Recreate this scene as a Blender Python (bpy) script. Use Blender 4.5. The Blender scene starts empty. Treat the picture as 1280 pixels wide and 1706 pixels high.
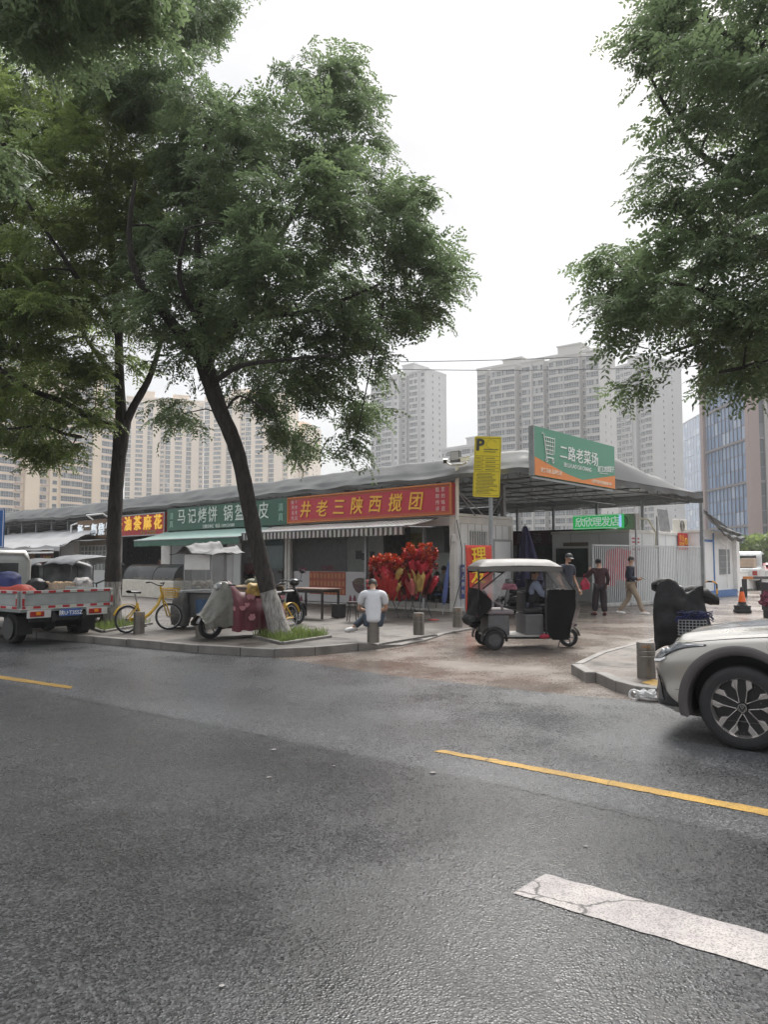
import bpy, bmesh, math, random
import numpy as np
from mathutils import Vector, Matrix, noise
random.seed(7); np.random.seed(7)
R = math.radians; PI = math.pi
scene = bpy.context.scene
COL = scene.collection

# ---------------------------------------------------------------- camera
EYE = 1.6; FPX = 1220.0; PITCH = math.atan((935-853)/FPX)
cam_d = bpy.data.cameras.new("camera"); cam = bpy.data.objects.new("camera", cam_d); COL.objects.link(cam)
cam.location = (0, 0, EYE); cam.rotation_euler = (PI/2+PITCH, 0, 0)
cam_d.sensor_fit = 'VERTICAL'; cam_d.sensor_height = 36; cam_d.sensor_width = 27
cam_d.lens = 36*FPX/1706; cam_d.clip_start = 0.05; cam_d.clip_end = 4000
scene.camera = cam

# ---------------------------------------------------------------- sky, sun, exposure
SUN_EL, SUN_AZ = R(52), R(20)          # veiled sun high ahead and a little to the right
w = bpy.data.worlds.new("World"); scene.world = w; w.use_nodes = True
nt = w.node_tree; nt.nodes.clear()
wo = nt.nodes.new('ShaderNodeOutputWorld'); bg = nt.nodes.new('ShaderNodeBackground')
sky = nt.nodes.new('ShaderNodeTexSky'); sky.sky_type = 'NISHITA'; sky.sun_disc = False
sky.sun_elevation = SUN_EL; sky.sun_rotation = SUN_AZ; sky.dust_density = 4; sky.air_density = 1.0; sky.ozone_density = 1
tc = nt.nodes.new('ShaderNodeTexCoord'); mp = nt.nodes.new('ShaderNodeMapping'); mp.inputs['Scale'].default_value = (1.5, 1.5, 4.5)
nz = nt.nodes.new('ShaderNodeTexNoise'); nz.inputs['Scale'].default_value = 1.6; nz.inputs['Detail'].default_value = 5; nz.inputs['Roughness'].default_value = .5
cr = nt.nodes.new('ShaderNodeValToRGB')
cr.color_ramp.elements[0].position = .3; cr.color_ramp.elements[0].color = (2.3, 2.35, 2.41, 1)
cr.color_ramp.elements[1].position = .6; cr.color_ramp.elements[1].color = (3.02, 3.04, 3.07, 1)
mx = nt.nodes.new('ShaderNodeMix'); mx.data_type = 'RGBA'; mx.inputs[0].default_value = .9   # a full cloud deck over the clear sky
nt.links.new(tc.outputs['Generated'], mp.inputs['Vector']); nt.links.new(mp.outputs[0], nz.inputs['Vector'])
nt.links.new(nz.outputs['Fac'], cr.inputs[0]); nt.links.new(sky.outputs[0], mx.inputs[6]); nt.links.new(cr.outputs[0], mx.inputs[7])
sz = nt.nodes.new('ShaderNodeSeparateXYZ'); nt.links.new(tc.outputs['Generated'], sz.inputs[0])   # an overcast sky is brightest overhead
zr = nt.nodes.new('ShaderNodeMapRange'); zr.interpolation_type = 'SMOOTHSTEP'; zr.inputs[1].default_value = .62; zr.inputs[2].default_value = 1.0; zr.inputs[3].default_value = 1.0; zr.inputs[4].default_value = 3.9
nt.links.new(sz.outputs[2], zr.inputs[0]); vm = nt.nodes.new('ShaderNodeVectorMath'); vm.operation = 'SCALE'
nt.links.new(mx.outputs[2], vm.inputs[0]); nt.links.new(zr.outputs[0], vm.inputs['Scale']); nt.links.new(vm.outputs[0], bg.inputs['Color']); bg.inputs['Strength'].default_value = .1
nt.links.new(bg.outputs[0], wo.inputs['Surface'])
sun_d = bpy.data.lights.new("sun", 'SUN'); sun = bpy.data.objects.new("sun", sun_d); COL.objects.link(sun)
sun_d.energy = 2.2; sun_d.angle = R(40); sun_d.color = (1, .97, .93)
sun.rotation_euler = (PI/2-SUN_EL, 0, PI-SUN_AZ); sun.location = (0, 0, 60)
scene.view_settings.view_transform = 'Standard'; scene.view_settings.look = 'None'
scene.view_settings.exposure = 1.42; scene.view_settings.gamma = 1; scene.view_settings.use_curve_mapping = False

# ---------------------------------------------------------------- pixel of the photograph -> place in the street
def ray(px, py):
    a = (px-640)/FPX; b = (853-py)/FPX
    return Vector((a, math.cos(PITCH)-b*math.sin(PITCH), math.sin(PITCH)+b*math.cos(PITCH)))
def G(px, py, z=0.0):
    d = ray(px, py); t = (z-EYE)/d.z
    return Vector((d.x*t, d.y*t, z))
def P(px, py, y):
    d = ray(px, py); t = y/d.y
    return Vector((d.x*t, y, EYE+d.z*t))

# ---------------------------------------------------------------- materials
MATS = {}
def mat(name, col, rough=.7, metal=0.0, var=.12, scale=6, bump=0.0, bscale=40, spec=.5, coat=0.0, emit=None, trans=0.0, alpha=1.0, var2=0.0):
    if name in MATS: return MATS[name]
    m = bpy.data.materials.new(name); m.use_nodes = True; n = m.node_tree; b = n.nodes['Principled BSDF']
    b.inputs['Roughness'].default_value = rough; b.inputs['Metallic'].default_value = metal
    b.inputs['Specular IOR Level'].default_value = spec
    if coat: b.inputs['Coat Weight'].default_value = coat; b.inputs['Coat Roughness'].default_value = .05
    if trans: b.inputs['Transmission Weight'].default_value = trans
    if alpha < 1: b.inputs['Alpha'].default_value = alpha
    t = n.nodes.new('ShaderNodeTexCoord'); z = n.nodes.new('ShaderNodeTexNoise')
    z.inputs['Scale'].default_value = scale; z.inputs['Detail'].default_value = 4
    n.links.new(t.outputs['Object'], z.inputs['Vector'])
    r = n.nodes.new('ShaderNodeValToRGB'); r.color_ramp.elements[0].position = .3; r.color_ramp.elements[1].position = .72
    lo = [max(0, c*(1-var)) for c in col]; hi = [min(1, c*(1+var)) for c in col]
    r.color_ramp.elements[0].color = (*lo, 1); r.color_ramp.elements[1].color = (*hi, 1)
    n.links.new(z.outputs['Fac'], r.inputs[0])
    n.links.new(r.outputs[0], b.inputs['Base Color'])
    mr = n.nodes.new('ShaderNodeMapRange'); mr.inputs[3].default_value = max(.02, rough-.1); mr.inputs[4].default_value = min(1, rough+.1)
    n.links.new(z.outputs['Fac'], mr.inputs[0]); n.links.new(mr.outputs[0], b.inputs['Roughness'])
    if bump:
        z2 = n.nodes.new('ShaderNodeTexNoise'); z2.inputs['Scale'].default_value = bscale; z2.inputs['Detail'].default_value = 3
        bp = n.nodes.new('ShaderNodeBump'); bp.inputs['Strength'].default_value = bump; bp.inputs['Distance'].default_value = .02
        n.links.new(t.outputs['Object'], z2.inputs['Vector']); n.links.new(z2.outputs['Fac'], bp.inputs['Height']); n.links.new(bp.outputs[0], b.inputs['Normal'])
    if emit:
        b.inputs['Emission Color'].default_value = (*emit[0], 1); b.inputs['Emission Strength'].default_value = emit[1]
    MATS[name] = m
    return m
def film(name, col, clear=.6, rough=.15):      # clear plastic sheet or thin glass
    if name in MATS: return MATS[name]
    m = bpy.data.materials.new(name); m.use_nodes = True; n = m.node_tree; n.nodes.clear()
    o = n.nodes.new('ShaderNodeOutputMaterial'); a = n.nodes.new('ShaderNodeBsdfTransparent'); b = n.nodes.new('ShaderNodeBsdfPrincipled')
    b.inputs['Base Color'].default_value = (*col, 1); b.inputs['Roughness'].default_value = rough
    z = n.nodes.new('ShaderNodeTexNoise'); z.inputs['Scale'].default_value = 5; z.inputs['Detail'].default_value = 4
    mr = n.nodes.new('ShaderNodeMapRange'); mr.inputs[3].default_value = min(1, 1-clear+.12); mr.inputs[4].default_value = max(0, 1-clear-.12)
    t = n.nodes.new('ShaderNodeTexCoord'); n.links.new(t.outputs['Object'], z.inputs['Vector'])
    s = n.nodes.new('ShaderNodeMixShader'); n.links.new(z.outputs['Fac'], mr.inputs[0]); n.links.new(mr.outputs[0], s.inputs[0])
    n.links.new(a.outputs[0], s.inputs[1]); n.links.new(b.outputs[0], s.inputs[2]); n.links.new(s.outputs[0], o.inputs['Surface'])
    MATS[name] = m; return m

# ---------------------------------------------------------------- mesh building
class MB:
    def __init__(s): s.v = []; s.f = []
    def add(s, vs, fs, M=None):
        k = len(s.v)
        s.v += [tuple(M @ Vector(v)) if M is not None else tuple(v) for v in vs]
        s.f += [tuple(i+k for i in f) for f in fs]; return s
    def box(s, c, d, M=None, rz=0, rx=0, ry=0, top=1.0):
        x, y, z = [q/2 for q in d]
        vs = [(-x,-y,-z),(x,-y,-z),(x,y,-z),(-x,y,-z),(-x*top,-y*top,z),(x*top,-y*top,z),(x*top,y*top,z),(-x*top,y*top,z)]
        T = Matrix.Translation(c) @ Matrix.Rotation(rz,4,'Z') @ Matrix.Rotation(ry,4,'Y') @ Matrix.Rotation(rx,4,'X')
        if M is not None: T = M @ T
        return s.add(vs, [(3,2,1,0),(4,5,6,7),(0,1,5,4),(1,2,6,5),(2,3,7,6),(3,0,4,7)], T)
    def span(s, a, b, M=None):      # box between two corners
        a = Vector(a); b = Vector(b); return s.box((a+b)/2, [abs(q) for q in (b-a)], M)
    def tube(s, pts, r, n=8, caps=True, M=None):
        pts = [Vector(p) for p in pts]; m = len(pts)
        rs = list(r) if hasattr(r, '__len__') else [r]*m
        vs = []; fs = []; prev = None
        for i, p in enumerate(pts):
            t = (pts[min(i+1, m-1)]-pts[max(i-1, 0)])
            t = t.normalized() if t.length > 1e-9 else Vector((0,0,1))
            if prev is None:
                u = t.cross(Vector((0,0,1)));
                if u.length < .05: u = t.cross(Vector((1,0,0)))
            else: u = prev-t*prev.dot(t)
            u.normalize(); prev = u; q = t.cross(u)
            for k in range(n):
                a = 2*PI*k/n; vs.append(p+(u*math.cos(a)+q*math.sin(a))*rs[i])
        for i in range(m-1):
            for k in range(n):
                k2 = (k+1) % n; fs.append((i*n+k, i*n+k2, (i+1)*n+k2, (i+1)*n+k))
        if caps: fs.append(tuple(range(n-1,-1,-1))); fs.append(tuple((m-1)*n+k for k in range(n)))
        return s.add(vs, fs, M)
    def lathe(s, prof, n=20, M=None, a0=0, a1=2*PI, caps=True):   # profile of (radius, z)
        full = abs(a1-a0-2*PI) < 1e-6; c = n if full else n+1; vs = []; fs = []
        for r, z in prof:
            for k in range(c):
                a = a0+(a1-a0)*k/n; vs.append((r*math.cos(a), r*math.sin(a), z))
        for i in range(len(prof)-1):
            for k in range(n):
                k2 = (k+1) % c; fs.append((i*c+k, i*c+k2, (i+1)*c+k2, (i+1)*c+k))
        if caps and full and prof[0][0] > 1e-6: fs.append(tuple(range(c-1,-1,-1)))
        if caps and full and prof[-1][0] > 1e-6: fs.append(tuple((len(prof)-1)*c+k for k in range(c)))
        return s.add(vs, fs, M)
    def prism(s, poly, y0, y1, M=None, axis='y'):       # polygon in (x, z) pushed from y0 to y1; axis 'z': (x, y) pushed in z
        n = len(poly); mk = (lambda p, q: (p[0], q, p[1])) if axis == 'y' else ((lambda p, q: (p[0], p[1], q)) if axis == 'z' else (lambda p, q: (q, p[0], p[1])))
        vs = [mk(p, y0) for p in poly]+[mk(p, y1) for p in poly]
        fs = [tuple(range(n)), tuple(range(2*n-1, n-1, -1))]+[(k, n+k, n+(k+1) % n, (k+1) % n) for k in range(n)]
        return s.add(vs, fs, M)
    def grid(s, fn, nu, nv, M=None, wrap=False):
        vs = [fn(i/nu, j/nv) for j in range(nv+1) for i in range(nu+1)]
        fs = [(j*(nu+1)+i, j*(nu+1)+i+1, (j+1)*(nu+1)+i+1, (j+1)*(nu+1)+i) for j in range(nv) for i in range(nu)]
        return s.add(vs, fs, M)
    def ball(s, c, r, n=12, m=8, M=None, wob=0.0, seed=0):
        r = r if hasattr(r, '__len__') else (r,r,r); vs = []; fs = []
        for j in range(m+1):
            th = PI*j/m
            for i in range(n):
                a = 2*PI*i/n; d = Vector((math.sin(th)*math.cos(a), math.sin(th)*math.sin(a), math.cos(th)))
                k = 1+wob*noise.noise(d*2.2+Vector((seed*3.7, seed, 0)))
                vs.append((c[0]+d.x*r[0]*k, c[1]+d.y*r[1]*k, c[2]+d.z*r[2]*k))
        for j in range(m):
            for i in range(n):
                i2 = (i+1) % n; fs.append((j*n+i, (j+1)*n+i, (j+1)*n+i2, j*n+i2))
        return s.add(vs, fs, M)
    def quad(s, a, b, c, d, M=None): return s.add([a,b,c,d], [(0,1,2,3)], M)
    def torus(s, c, R0, r, axis='y', n=28, m=10, M=None, a0=0, a1=2*PI, sq=1.0):
        vs = []; fs = []; full = abs(a1-a0-2*PI) < 1e-6; cnt = n if full else n+1
        for i in range(cnt):
            a = a0+(a1-a0)*i/n
            for j in range(m):
                b = 2*PI*j/m; rr = R0+r*math.cos(b); h = r*sq*math.sin(b); x = rr*math.cos(a); z = rr*math.sin(a)
                p = (x, h, z) if axis == 'y' else ((h, x, z) if axis == 'x' else (x, z, h))
                vs.append((c[0]+p[0], c[1]+p[1], c[2]+p[2]))
        for i in range(n):
            i2 = (i+1) % cnt
            for j in range(m):
                j2 = (j+1) % m; fs.append((i*m+j, i*m+j2, i2*m+j2, i2*m+j))
        return s.add(vs, fs, M)
    def build(s, name, m=None, parent=None, smooth=None, bevel=0, label=None, segs=2, subsurf=0, solid=0):
        me = bpy.data.meshes.new(name); me.from_pydata(s.v, [], s.f); 
        bm = bmesh.new(); bm.from_mesh(me); bmesh.ops.recalc_face_normals(bm, faces=bm.faces); bm.to_mesh(me); bm.free()
        o = bpy.data.objects.new(name, me); COL.objects.link(o)
        if m: me.materials.append(m)
        if smooth is not None:
            me.polygons.foreach_set('use_smooth', [True]*len(me.polygons)); me.set_sharp_from_angle(angle=R(smooth))
        if solid: q = o.modifiers.new('solid', 'SOLIDIFY'); q.thickness = solid; q.offset = 0
        if bevel: q = o.modifiers.new('bevel', 'BEVEL'); q.width = bevel; q.segments = segs; q.limit_method = 'ANGLE'; q.angle_limit = R(35)
        if subsurf: q = o.modifiers.new('sub', 'SUBSURF'); q.levels = subsurf; q.render_levels = subsurf
        if parent: o.parent = parent
        if label: o['label'] = label
        return o
def tag(o, label=None, cat=None, group=None, kind=None):
    if label: o['label'] = label
    if cat: o['category'] = cat
    if group: o['group'] = group
    if kind: o['kind'] = kind
    return o
def thing(name, label, cat, loc=(0,0,0), rotz=0, group=None):
    o = bpy.data.objects.new(name, None); COL.objects.link(o); o.empty_display_size = .2
    o.location = loc; o.rotation_euler = (0, 0, rotz); return tag(o, label, cat, group)
def struct(o): o['kind'] = 'structure'; return o
def dup(root, loc, rotz=None, label=None, group=None, scale=None):
    r = root.copy(); COL.objects.link(r); r.location = loc
    if rotz is not None: r.rotation_euler = (0, 0, rotz)
    if label: r['label'] = label
    if group: r['group'] = group
    if scale: r.scale = (scale,)*3
    for ch in list(root.children):
        c = ch.copy(); COL.objects.link(c); c.parent = r
        for g in list(ch.children):
            d = g.copy(); COL.objects.link(d); d.parent = c
    return r
def text_mb(txt, size, bold=0.0, depth=.004, spacing=1.0, align='CENTER', shear=0.0, xscale=1.0):
    """lettering as mesh, in the local XZ plane facing -Y, centred on its own middle"""
    cu = bpy.data.curves.new('lettering', 'FONT'); cu.body = txt; cu.size = size; cu.extrude = depth; cu.offset = bold
    cu.align_x = align; cu.space_character = spacing; cu.resolution_u = 2; cu.shear = shear
    o = bpy.data.objects.new('lettering', cu); COL.objects.link(o); dg = bpy.context.evaluated_depsgraph_get()
    me = bpy.data.meshes.new_from_object(o.evaluated_get(dg)); vs = [v.co.copy() for v in me.vertices]; fs = [tuple(p.vertices) for p in me.polygons]
    bpy.data.objects.remove(o); bpy.data.curves.remove(cu); bpy.data.meshes.remove(me)
    mb = MB()
    if not vs: return mb
    zc = (max(v.y for v in vs)+min(v.y for v in vs))/2; xc = (max(v.x for v in vs)+min(v.x for v in vs))/2
    mb.v = [((v.x-xc)*xscale, -v.z, v.y-zc) for v in vs]; mb.f = fs
    return mb
def put(mb, src, x, y, z, rot=None, s=1.0):
    M = Matrix.Translation((x,y,z))
    if rot: M = M @ rot
    return mb.add(src.v, src.f, M @ Matrix.Scale(s,4))
def vtext(mb, txt, size, x, y, ztop, pitch, **k):     # a column of characters
    for i, ch in enumerate(txt): put(mb, text_mb(ch, size, **k), x, y, ztop-i*pitch)
    return mb

WHITE = mat('white_paint', (.80,.80,.78), .5, var=.06)
GREYW = mat('grey_white_panel', (.55,.56,.56), .45, var=.06, scale=2)
STEEL = mat('galvanised_steel', (.36,.37,.38), .45, metal=.6, var=.15)
DSTEEL = mat('dark_steel', (.10,.10,.105), .55, metal=.4)
BLACK = mat('black_plastic', (.018,.018,.02), .5, var=.3)
RUBBER = mat('tyre_rubber', (.022,.022,.023), .8, var=.3, scale=20)
CHROME = mat('chrome', (.6,.6,.6), .15, metal=1, var=.05)
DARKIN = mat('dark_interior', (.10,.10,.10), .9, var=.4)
def build_multi(name, parts, parent=None, smooth=None, label=None):
    """one object from several MBs, a material slot each"""
    o = MB(); idx = []; mats = []
    for mb, m in parts:
        o.add(mb.v, mb.f)
        if m not in mats: mats.append(m)
        idx += [mats.index(m)]*len(mb.f)
    me = bpy.data.meshes.new(name); me.from_pydata(o.v, [], o.f)
    for m in mats: me.materials.append(m)
    me.polygons.foreach_set('material_index', idx)
    bm = bmesh.new(); bm.from_mesh(me); bmesh.ops.recalc_face_normals(bm, faces=bm.faces); bm.to_mesh(me); bm.free()
    if smooth is not None: me.polygons.foreach_set('use_smooth', [True]*len(me.polygons)); me.set_sharp_from_angle(angle=R(smooth))
    ob = bpy.data.objects.new(name, me); COL.objects.link(ob)
    if parent: ob.parent = parent
    if label: ob['label'] = label
    return ob
# ================================================================ ground, road, lane, pavements
def ground_mat(name, c0, c1, r0, r1, agg=90, bump=.5, patch=.35, speck=.0, bdist=.01, tint=None, lanes=None):
    m = bpy.data.materials.new(name); m.use_nodes = True; n = m.node_tree; b = n.nodes['Principled BSDF']; L = n.links.new
    t = n.nodes.new('ShaderNodeTexCoord')
    def NZ(sc, d=4, ro=.55):
        q = n.nodes.new('ShaderNodeTexNoise'); q.inputs['Scale'].default_value = sc; q.inputs['Detail'].default_value = d; q.inputs['Roughness'].default_value = ro
        L(t.outputs['Object'], q.inputs['Vector']); return q
    big = NZ(patch, 5, .6); fine = NZ(agg, 3, .7); mid = NZ(3.5, 5, .65)
    r = n.nodes.new('ShaderNodeValToRGB'); r.color_ramp.elements[0].position = .32; r.color_ramp.elements[1].position = .68
    r.color_ramp.elements[0].color = (*c0,1); r.color_ramp.elements[1].color = (*c1,1)
    ad = n.nodes.new('ShaderNodeMath'); ad.operation = 'MULTIPLY_ADD'; ad.inputs[1].default_value = .55; L(big.outputs['Fac'], ad.inputs[0])
    m2 = n.nodes.new('ShaderNodeMath'); m2.operation = 'MULTIPLY'; m2.inputs[1].default_value = .45; L(mid.outputs['Fac'], m2.inputs[0]); L(m2.outputs[0], ad.inputs[2])
    L(ad.outputs[0], r.inputs[0])
    # aggregate: pale and dark stones
    vo = n.nodes.new('ShaderNodeTexVoronoi'); vo.inputs['Scale'].default_value = agg; L(t.outputs['Object'], vo.inputs['Vector'])
    vr = n.nodes.new('ShaderNodeValToRGB'); e = vr.color_ramp.elements
    e[0].position = 0; e[0].color = (.30,.30,.30,1); e[1].position = 1; e[1].color = (2.3,2.27,2.2,1); k_ = e.new(.6); k_.color = (.8,.8,.8,1)
    sp = n.nodes.new('ShaderNodeSeparateColor'); L(vo.outputs['Color'], sp.inputs[0]); L(sp.outputs[0], vr.inputs[0])
    mu = n.nodes.new('ShaderNodeMix'); mu.data_type = 'RGBA'; mu.blend_type = 'MULTIPLY'; mu.inputs[0].default_value = speck
    L(r.outputs[0], mu.inputs[6]); L(vr.outputs[0], mu.inputs[7])
    last = mu.outputs[2]
    if lanes:      # wheel tracks: bands along the road, smoother and a little darker
        dp = n.nodes.new('ShaderNodeVectorMath'); dp.operation = 'DOT_PRODUCT'; L(t.outputs['Object'], dp.inputs[0]); dp.inputs[1].default_value = (lanes[0],lanes[1],0)
        wb = n.nodes.new('ShaderNodeMath'); wb.operation = 'MULTIPLY_ADD'; wb.inputs[1].default_value = 1.2; L(mid.outputs['Fac'], wb.inputs[0]); L(dp.outputs['Value'], wb.inputs[2])
        sn = n.nodes.new('ShaderNodeMath'); sn.operation = 'SINE'; ml = n.nodes.new('ShaderNodeMath'); ml.operation = 'MULTIPLY'; ml.inputs[1].default_value = 3.6; L(wb.outputs[0], ml.inputs[0]); L(ml.outputs[0], sn.inputs[0])
        lr = n.nodes.new('ShaderNodeMapRange'); lr.inputs[1].default_value = -1; lr.inputs[2].default_value = 1; lr.inputs[3].default_value = .80; lr.inputs[4].default_value = 1.16; L(sn.outputs[0], lr.inputs[0])
        ls = n.nodes.new('ShaderNodeVectorMath'); ls.operation = 'SCALE'; L(last, ls.inputs[0]); L(lr.outputs[0], ls.inputs['Scale']); last = ls.outputs[0]
        # beyond the seam: older, paler layer, with wet sheen painted into its colour
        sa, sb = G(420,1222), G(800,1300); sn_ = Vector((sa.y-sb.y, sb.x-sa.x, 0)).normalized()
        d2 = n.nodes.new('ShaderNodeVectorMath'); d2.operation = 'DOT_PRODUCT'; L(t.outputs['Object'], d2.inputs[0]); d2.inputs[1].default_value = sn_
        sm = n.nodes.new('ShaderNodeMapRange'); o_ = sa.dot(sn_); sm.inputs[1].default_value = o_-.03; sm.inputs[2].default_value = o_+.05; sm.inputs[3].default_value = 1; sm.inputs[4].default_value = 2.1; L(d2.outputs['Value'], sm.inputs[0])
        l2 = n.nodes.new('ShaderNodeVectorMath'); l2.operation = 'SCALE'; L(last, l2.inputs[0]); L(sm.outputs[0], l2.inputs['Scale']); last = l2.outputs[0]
    if tint:
        q = NZ(.55, 4, .6); q2 = n.nodes.new('ShaderNodeValToRGB'); q2.color_ramp.elements[0].position = .52; q2.color_ramp.elements[1].position = .72
        q2.color_ramp.elements[0].color = (0,0,0,1); q2.color_ramp.elements[1].color = (1,1,1,1); L(q.outputs['Fac'], q2.inputs[0])
        k = n.nodes.new('ShaderNodeMix'); k.data_type = 'RGBA'; L(q2.outputs[0], k.inputs[0]); L(last, k.inputs[6]); k.inputs[7].default_value = (*tint,1); last = k.outputs[2]
    L(last, b.inputs['Base Color'])
    rr = n.nodes.new('ShaderNodeMapRange'); rr.inputs[1].default_value = .38; rr.inputs[2].default_value = .62; rr.inputs[3].default_value = r0; rr.inputs[4].default_value = r1
    q = NZ(.5, 5, .62); L(q.outputs['Fac'], rr.inputs[0])
    rs = n.nodes.new('ShaderNodeMath'); rs.operation = 'MULTIPLY_ADD'; rs.inputs[1].default_value = .30*speck; L(sp.outputs[1], rs.inputs[0]); ro = n.nodes.new('ShaderNodeMath'); ro.operation = 'SUBTRACT'; ro.inputs[1].default_value = .15*speck; L(rr.outputs[0], ro.inputs[0]); L(ro.outputs[0], rs.inputs[2]); L(rs.outputs[0], b.inputs['Roughness'])
    bp = n.nodes.new('ShaderNodeBump'); bp.inputs['Strength'].default_value = bump; bp.inputs['Distance'].default_value = bdist
    a2 = n.nodes.new('ShaderNodeMath'); a2.operation = 'ADD'; fm = n.nodes.new('ShaderNodeMath'); fm.operation = 'MULTIPLY'; fm.inputs[1].default_value = .35; L(fine.outputs['Fac'], fm.inputs[0]); L(fm.outputs[0], a2.inputs[0]); L(vo.outputs['Distance'], a2.inputs[1]); L(a2.outputs[0], bp.inputs['Height'])
    L(bp.outputs[0], b.inputs['Normal'])
    return m
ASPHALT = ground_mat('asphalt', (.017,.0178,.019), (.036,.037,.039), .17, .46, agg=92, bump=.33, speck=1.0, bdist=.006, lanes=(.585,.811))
LANE = ground_mat('worn_concrete', (.145,.118,.10), (.235,.20,.175), .13, .40, agg=55, bump=.35, speck=.35, bdist=.004, tint=(.13,.085,.065))
EARTH = ground_mat('town_ground', (.12,.12,.115), (.17,.165,.16), .7, .9, agg=20, bump=.1, speck=.2)

def paver_mat(name, a, b_, mort, sx, sy, rot=0.0):
    m = bpy.data.materials.new(name); m.use_nodes = True; n = m.node_tree; b = n.nodes['Principled BSDF']; L = n.links.new
    t = n.nodes.new('ShaderNodeTexCoord'); mp_ = n.nodes.new('ShaderNodeMapping'); mp_.inputs['Rotation'].default_value = (0,0,rot); L(t.outputs['Object'], mp_.inputs['Vector'])
    br = n.nodes.new('ShaderNodeTexBrick'); br.inputs['Scale'].default_value = 1; br.inputs['Brick Width'].default_value = sx; br.inputs['Row Height'].default_value = sy
    br.inputs['Mortar Size'].default_value = .007; br.inputs['Color1'].default_value = (*a,1); br.inputs['Color2'].default_value = (*b_,1); br.inputs['Mortar'].default_value = (*mort,1)
    L(mp_.outputs[0], br.inputs['Vector'])
    z = n.nodes.new('ShaderNodeTexNoise'); z.inputs['Scale'].default_value = 1.1; z.inputs['Detail'].default_value = 6; z.inputs['Roughness'].default_value = .65; L(t.outputs['Object'], z.inputs['Vector'])
    cr_ = n.nodes.new('ShaderNodeValToRGB'); cr_.color_ramp.elements[0].position = .3; cr_.color_ramp.elements[1].position = .7; cr_.color_ramp.elements[0].color = (.55,.55,.55,1); cr_.color_ramp.elements[1].color = (1.25,1.22,1.18,1)
    L(z.outputs['Fac'], cr_.inputs[0])
    mu = n.nodes.new('ShaderNodeMix'); mu.data_type = 'RGBA'; mu.blend_type = 'MULTIPLY'; mu.inputs[0].default_value = 1; L(br.outputs['Color'], mu.inputs[6]); L(cr_.outputs[0], mu.inputs[7]); L(mu.outputs[2], b.inputs['Base Color'])
    rr = n.nodes.new('ShaderNodeMapRange'); rr.inputs[1].default_value = .35; rr.inputs[2].default_value = .65; rr.inputs[3].default_value = .3; rr.inputs[4].default_value = .75; L(z.outputs['Fac'], rr.inputs[0]); L(rr.outputs[0], b.inputs['Roughness'])
    bp = n.nodes.new('ShaderNodeBump'); bp.inputs['Strength'].default_value = .5; bp.inputs['Distance'].default_value = .01; bp.invert = True; L(br.outputs['Fac'], bp.inputs['Height']); L(bp.outputs[0], b.inputs['Normal'])
    return m
PAVER = paver_mat('wet_paver', (.075,.066,.058), (.108,.095,.083), (.035,.032,.029), .6, .3, R(-44))
KERBM = mat('kerb_granite', (.17,.158,.145), .6, var=.38, scale=3, bump=.4, bscale=60)
# stones get darker and lighter from one to the next
def flat(name, pts, z, m):
    o = MB(); o.v = [(p[0], p[1], z if len(p) < 3 or z is not None else p[2]) for p in pts]; o.f = [tuple(range(len(pts)))]
    b = o.build(name, m); bm = bmesh.new(); bm.from_mesh(b.data); bmesh.ops.triangulate(bm, faces=bm.faces)
    for f_ in bm.faces:
        if f_.normal.z < 0: f_.normal_flip()
    bm.to_mesh(b.data); bm.free(); return b
g = MB(); g.add([(1800*math.cos(a*PI/24), 1800*math.sin(a*PI/24), -.02) for a in range(48)], [tuple(range(48))])
struct(g.build('ground', EARTH))
ldir = (G(180,1073.75)-G(330,1087.5)).normalized()
KL = [G(330,1087.5)+ldir*70, G(330,1087.5), G(400,1091.5), G(457,1094.5), G(525,1091), G(597,1084)]
edge = [(440,1094),(487,1100),(560,1111),(640,1124),(805,1142),(940,1157),(1055,1167),(1200,1183),(1500,1216)]
EP = [G(*p) for p in edge]
rdir = (G(1500,1216)-G(1055,1167)).normalized()
roadp = [KL[0]+Vector((-.5,.8,0)), KL[1]+Vector((0,.3,0)), *EP, EP[-1]+rdir*60, Vector((60,-40,0)), Vector((-90,-40,0))]
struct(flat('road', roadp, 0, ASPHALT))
lane = [KL[0]+Vector((2,10,0)), *EP, EP[-1]+rdir*60, Vector((70,75,0)), Vector((-30,75,0))]
struct(flat('lane', lane, -.006, LANE))
# left pavement with a dropped kerb at the corner
RO = [G(597,1084), G(640,1079.5), G(667,1076), G(712,1067), G(742,1057), G(790,1048), G(850,1036)]
RI = [p+Vector((-.55,.95,0)) for p in RO]; RI[0] = RO[0]+Vector((-.05,.35,0)); RI[-1] = G(846,1026); RI[-2] = G(775,1040)
back = [G(905,1016), G(905,1016)+Vector((.69,.72,0))*3, G(330,1087.5)+ldir*70+Vector((14,16,0))]
struct(flat('pavement', [*KL[:-1], KL[-1], *RI, *back], .12, PAVER))
rm = MB()
for i in range(len(RO)-1):
    zz = lambda k: .12 if k == 0 else (.05 if k == 1 else .012)
    a, b_, c, d = RO[i], RO[i+1], RI[i+1], RI[i]
    rm.quad((a.x,a.y,zz(i)), (b_.x,b_.y,zz(i+1)), (c.x,c.y,.12), (d.x,d.y,.12))
struct(rm.build('pavement_ramp', PAVER))
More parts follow.
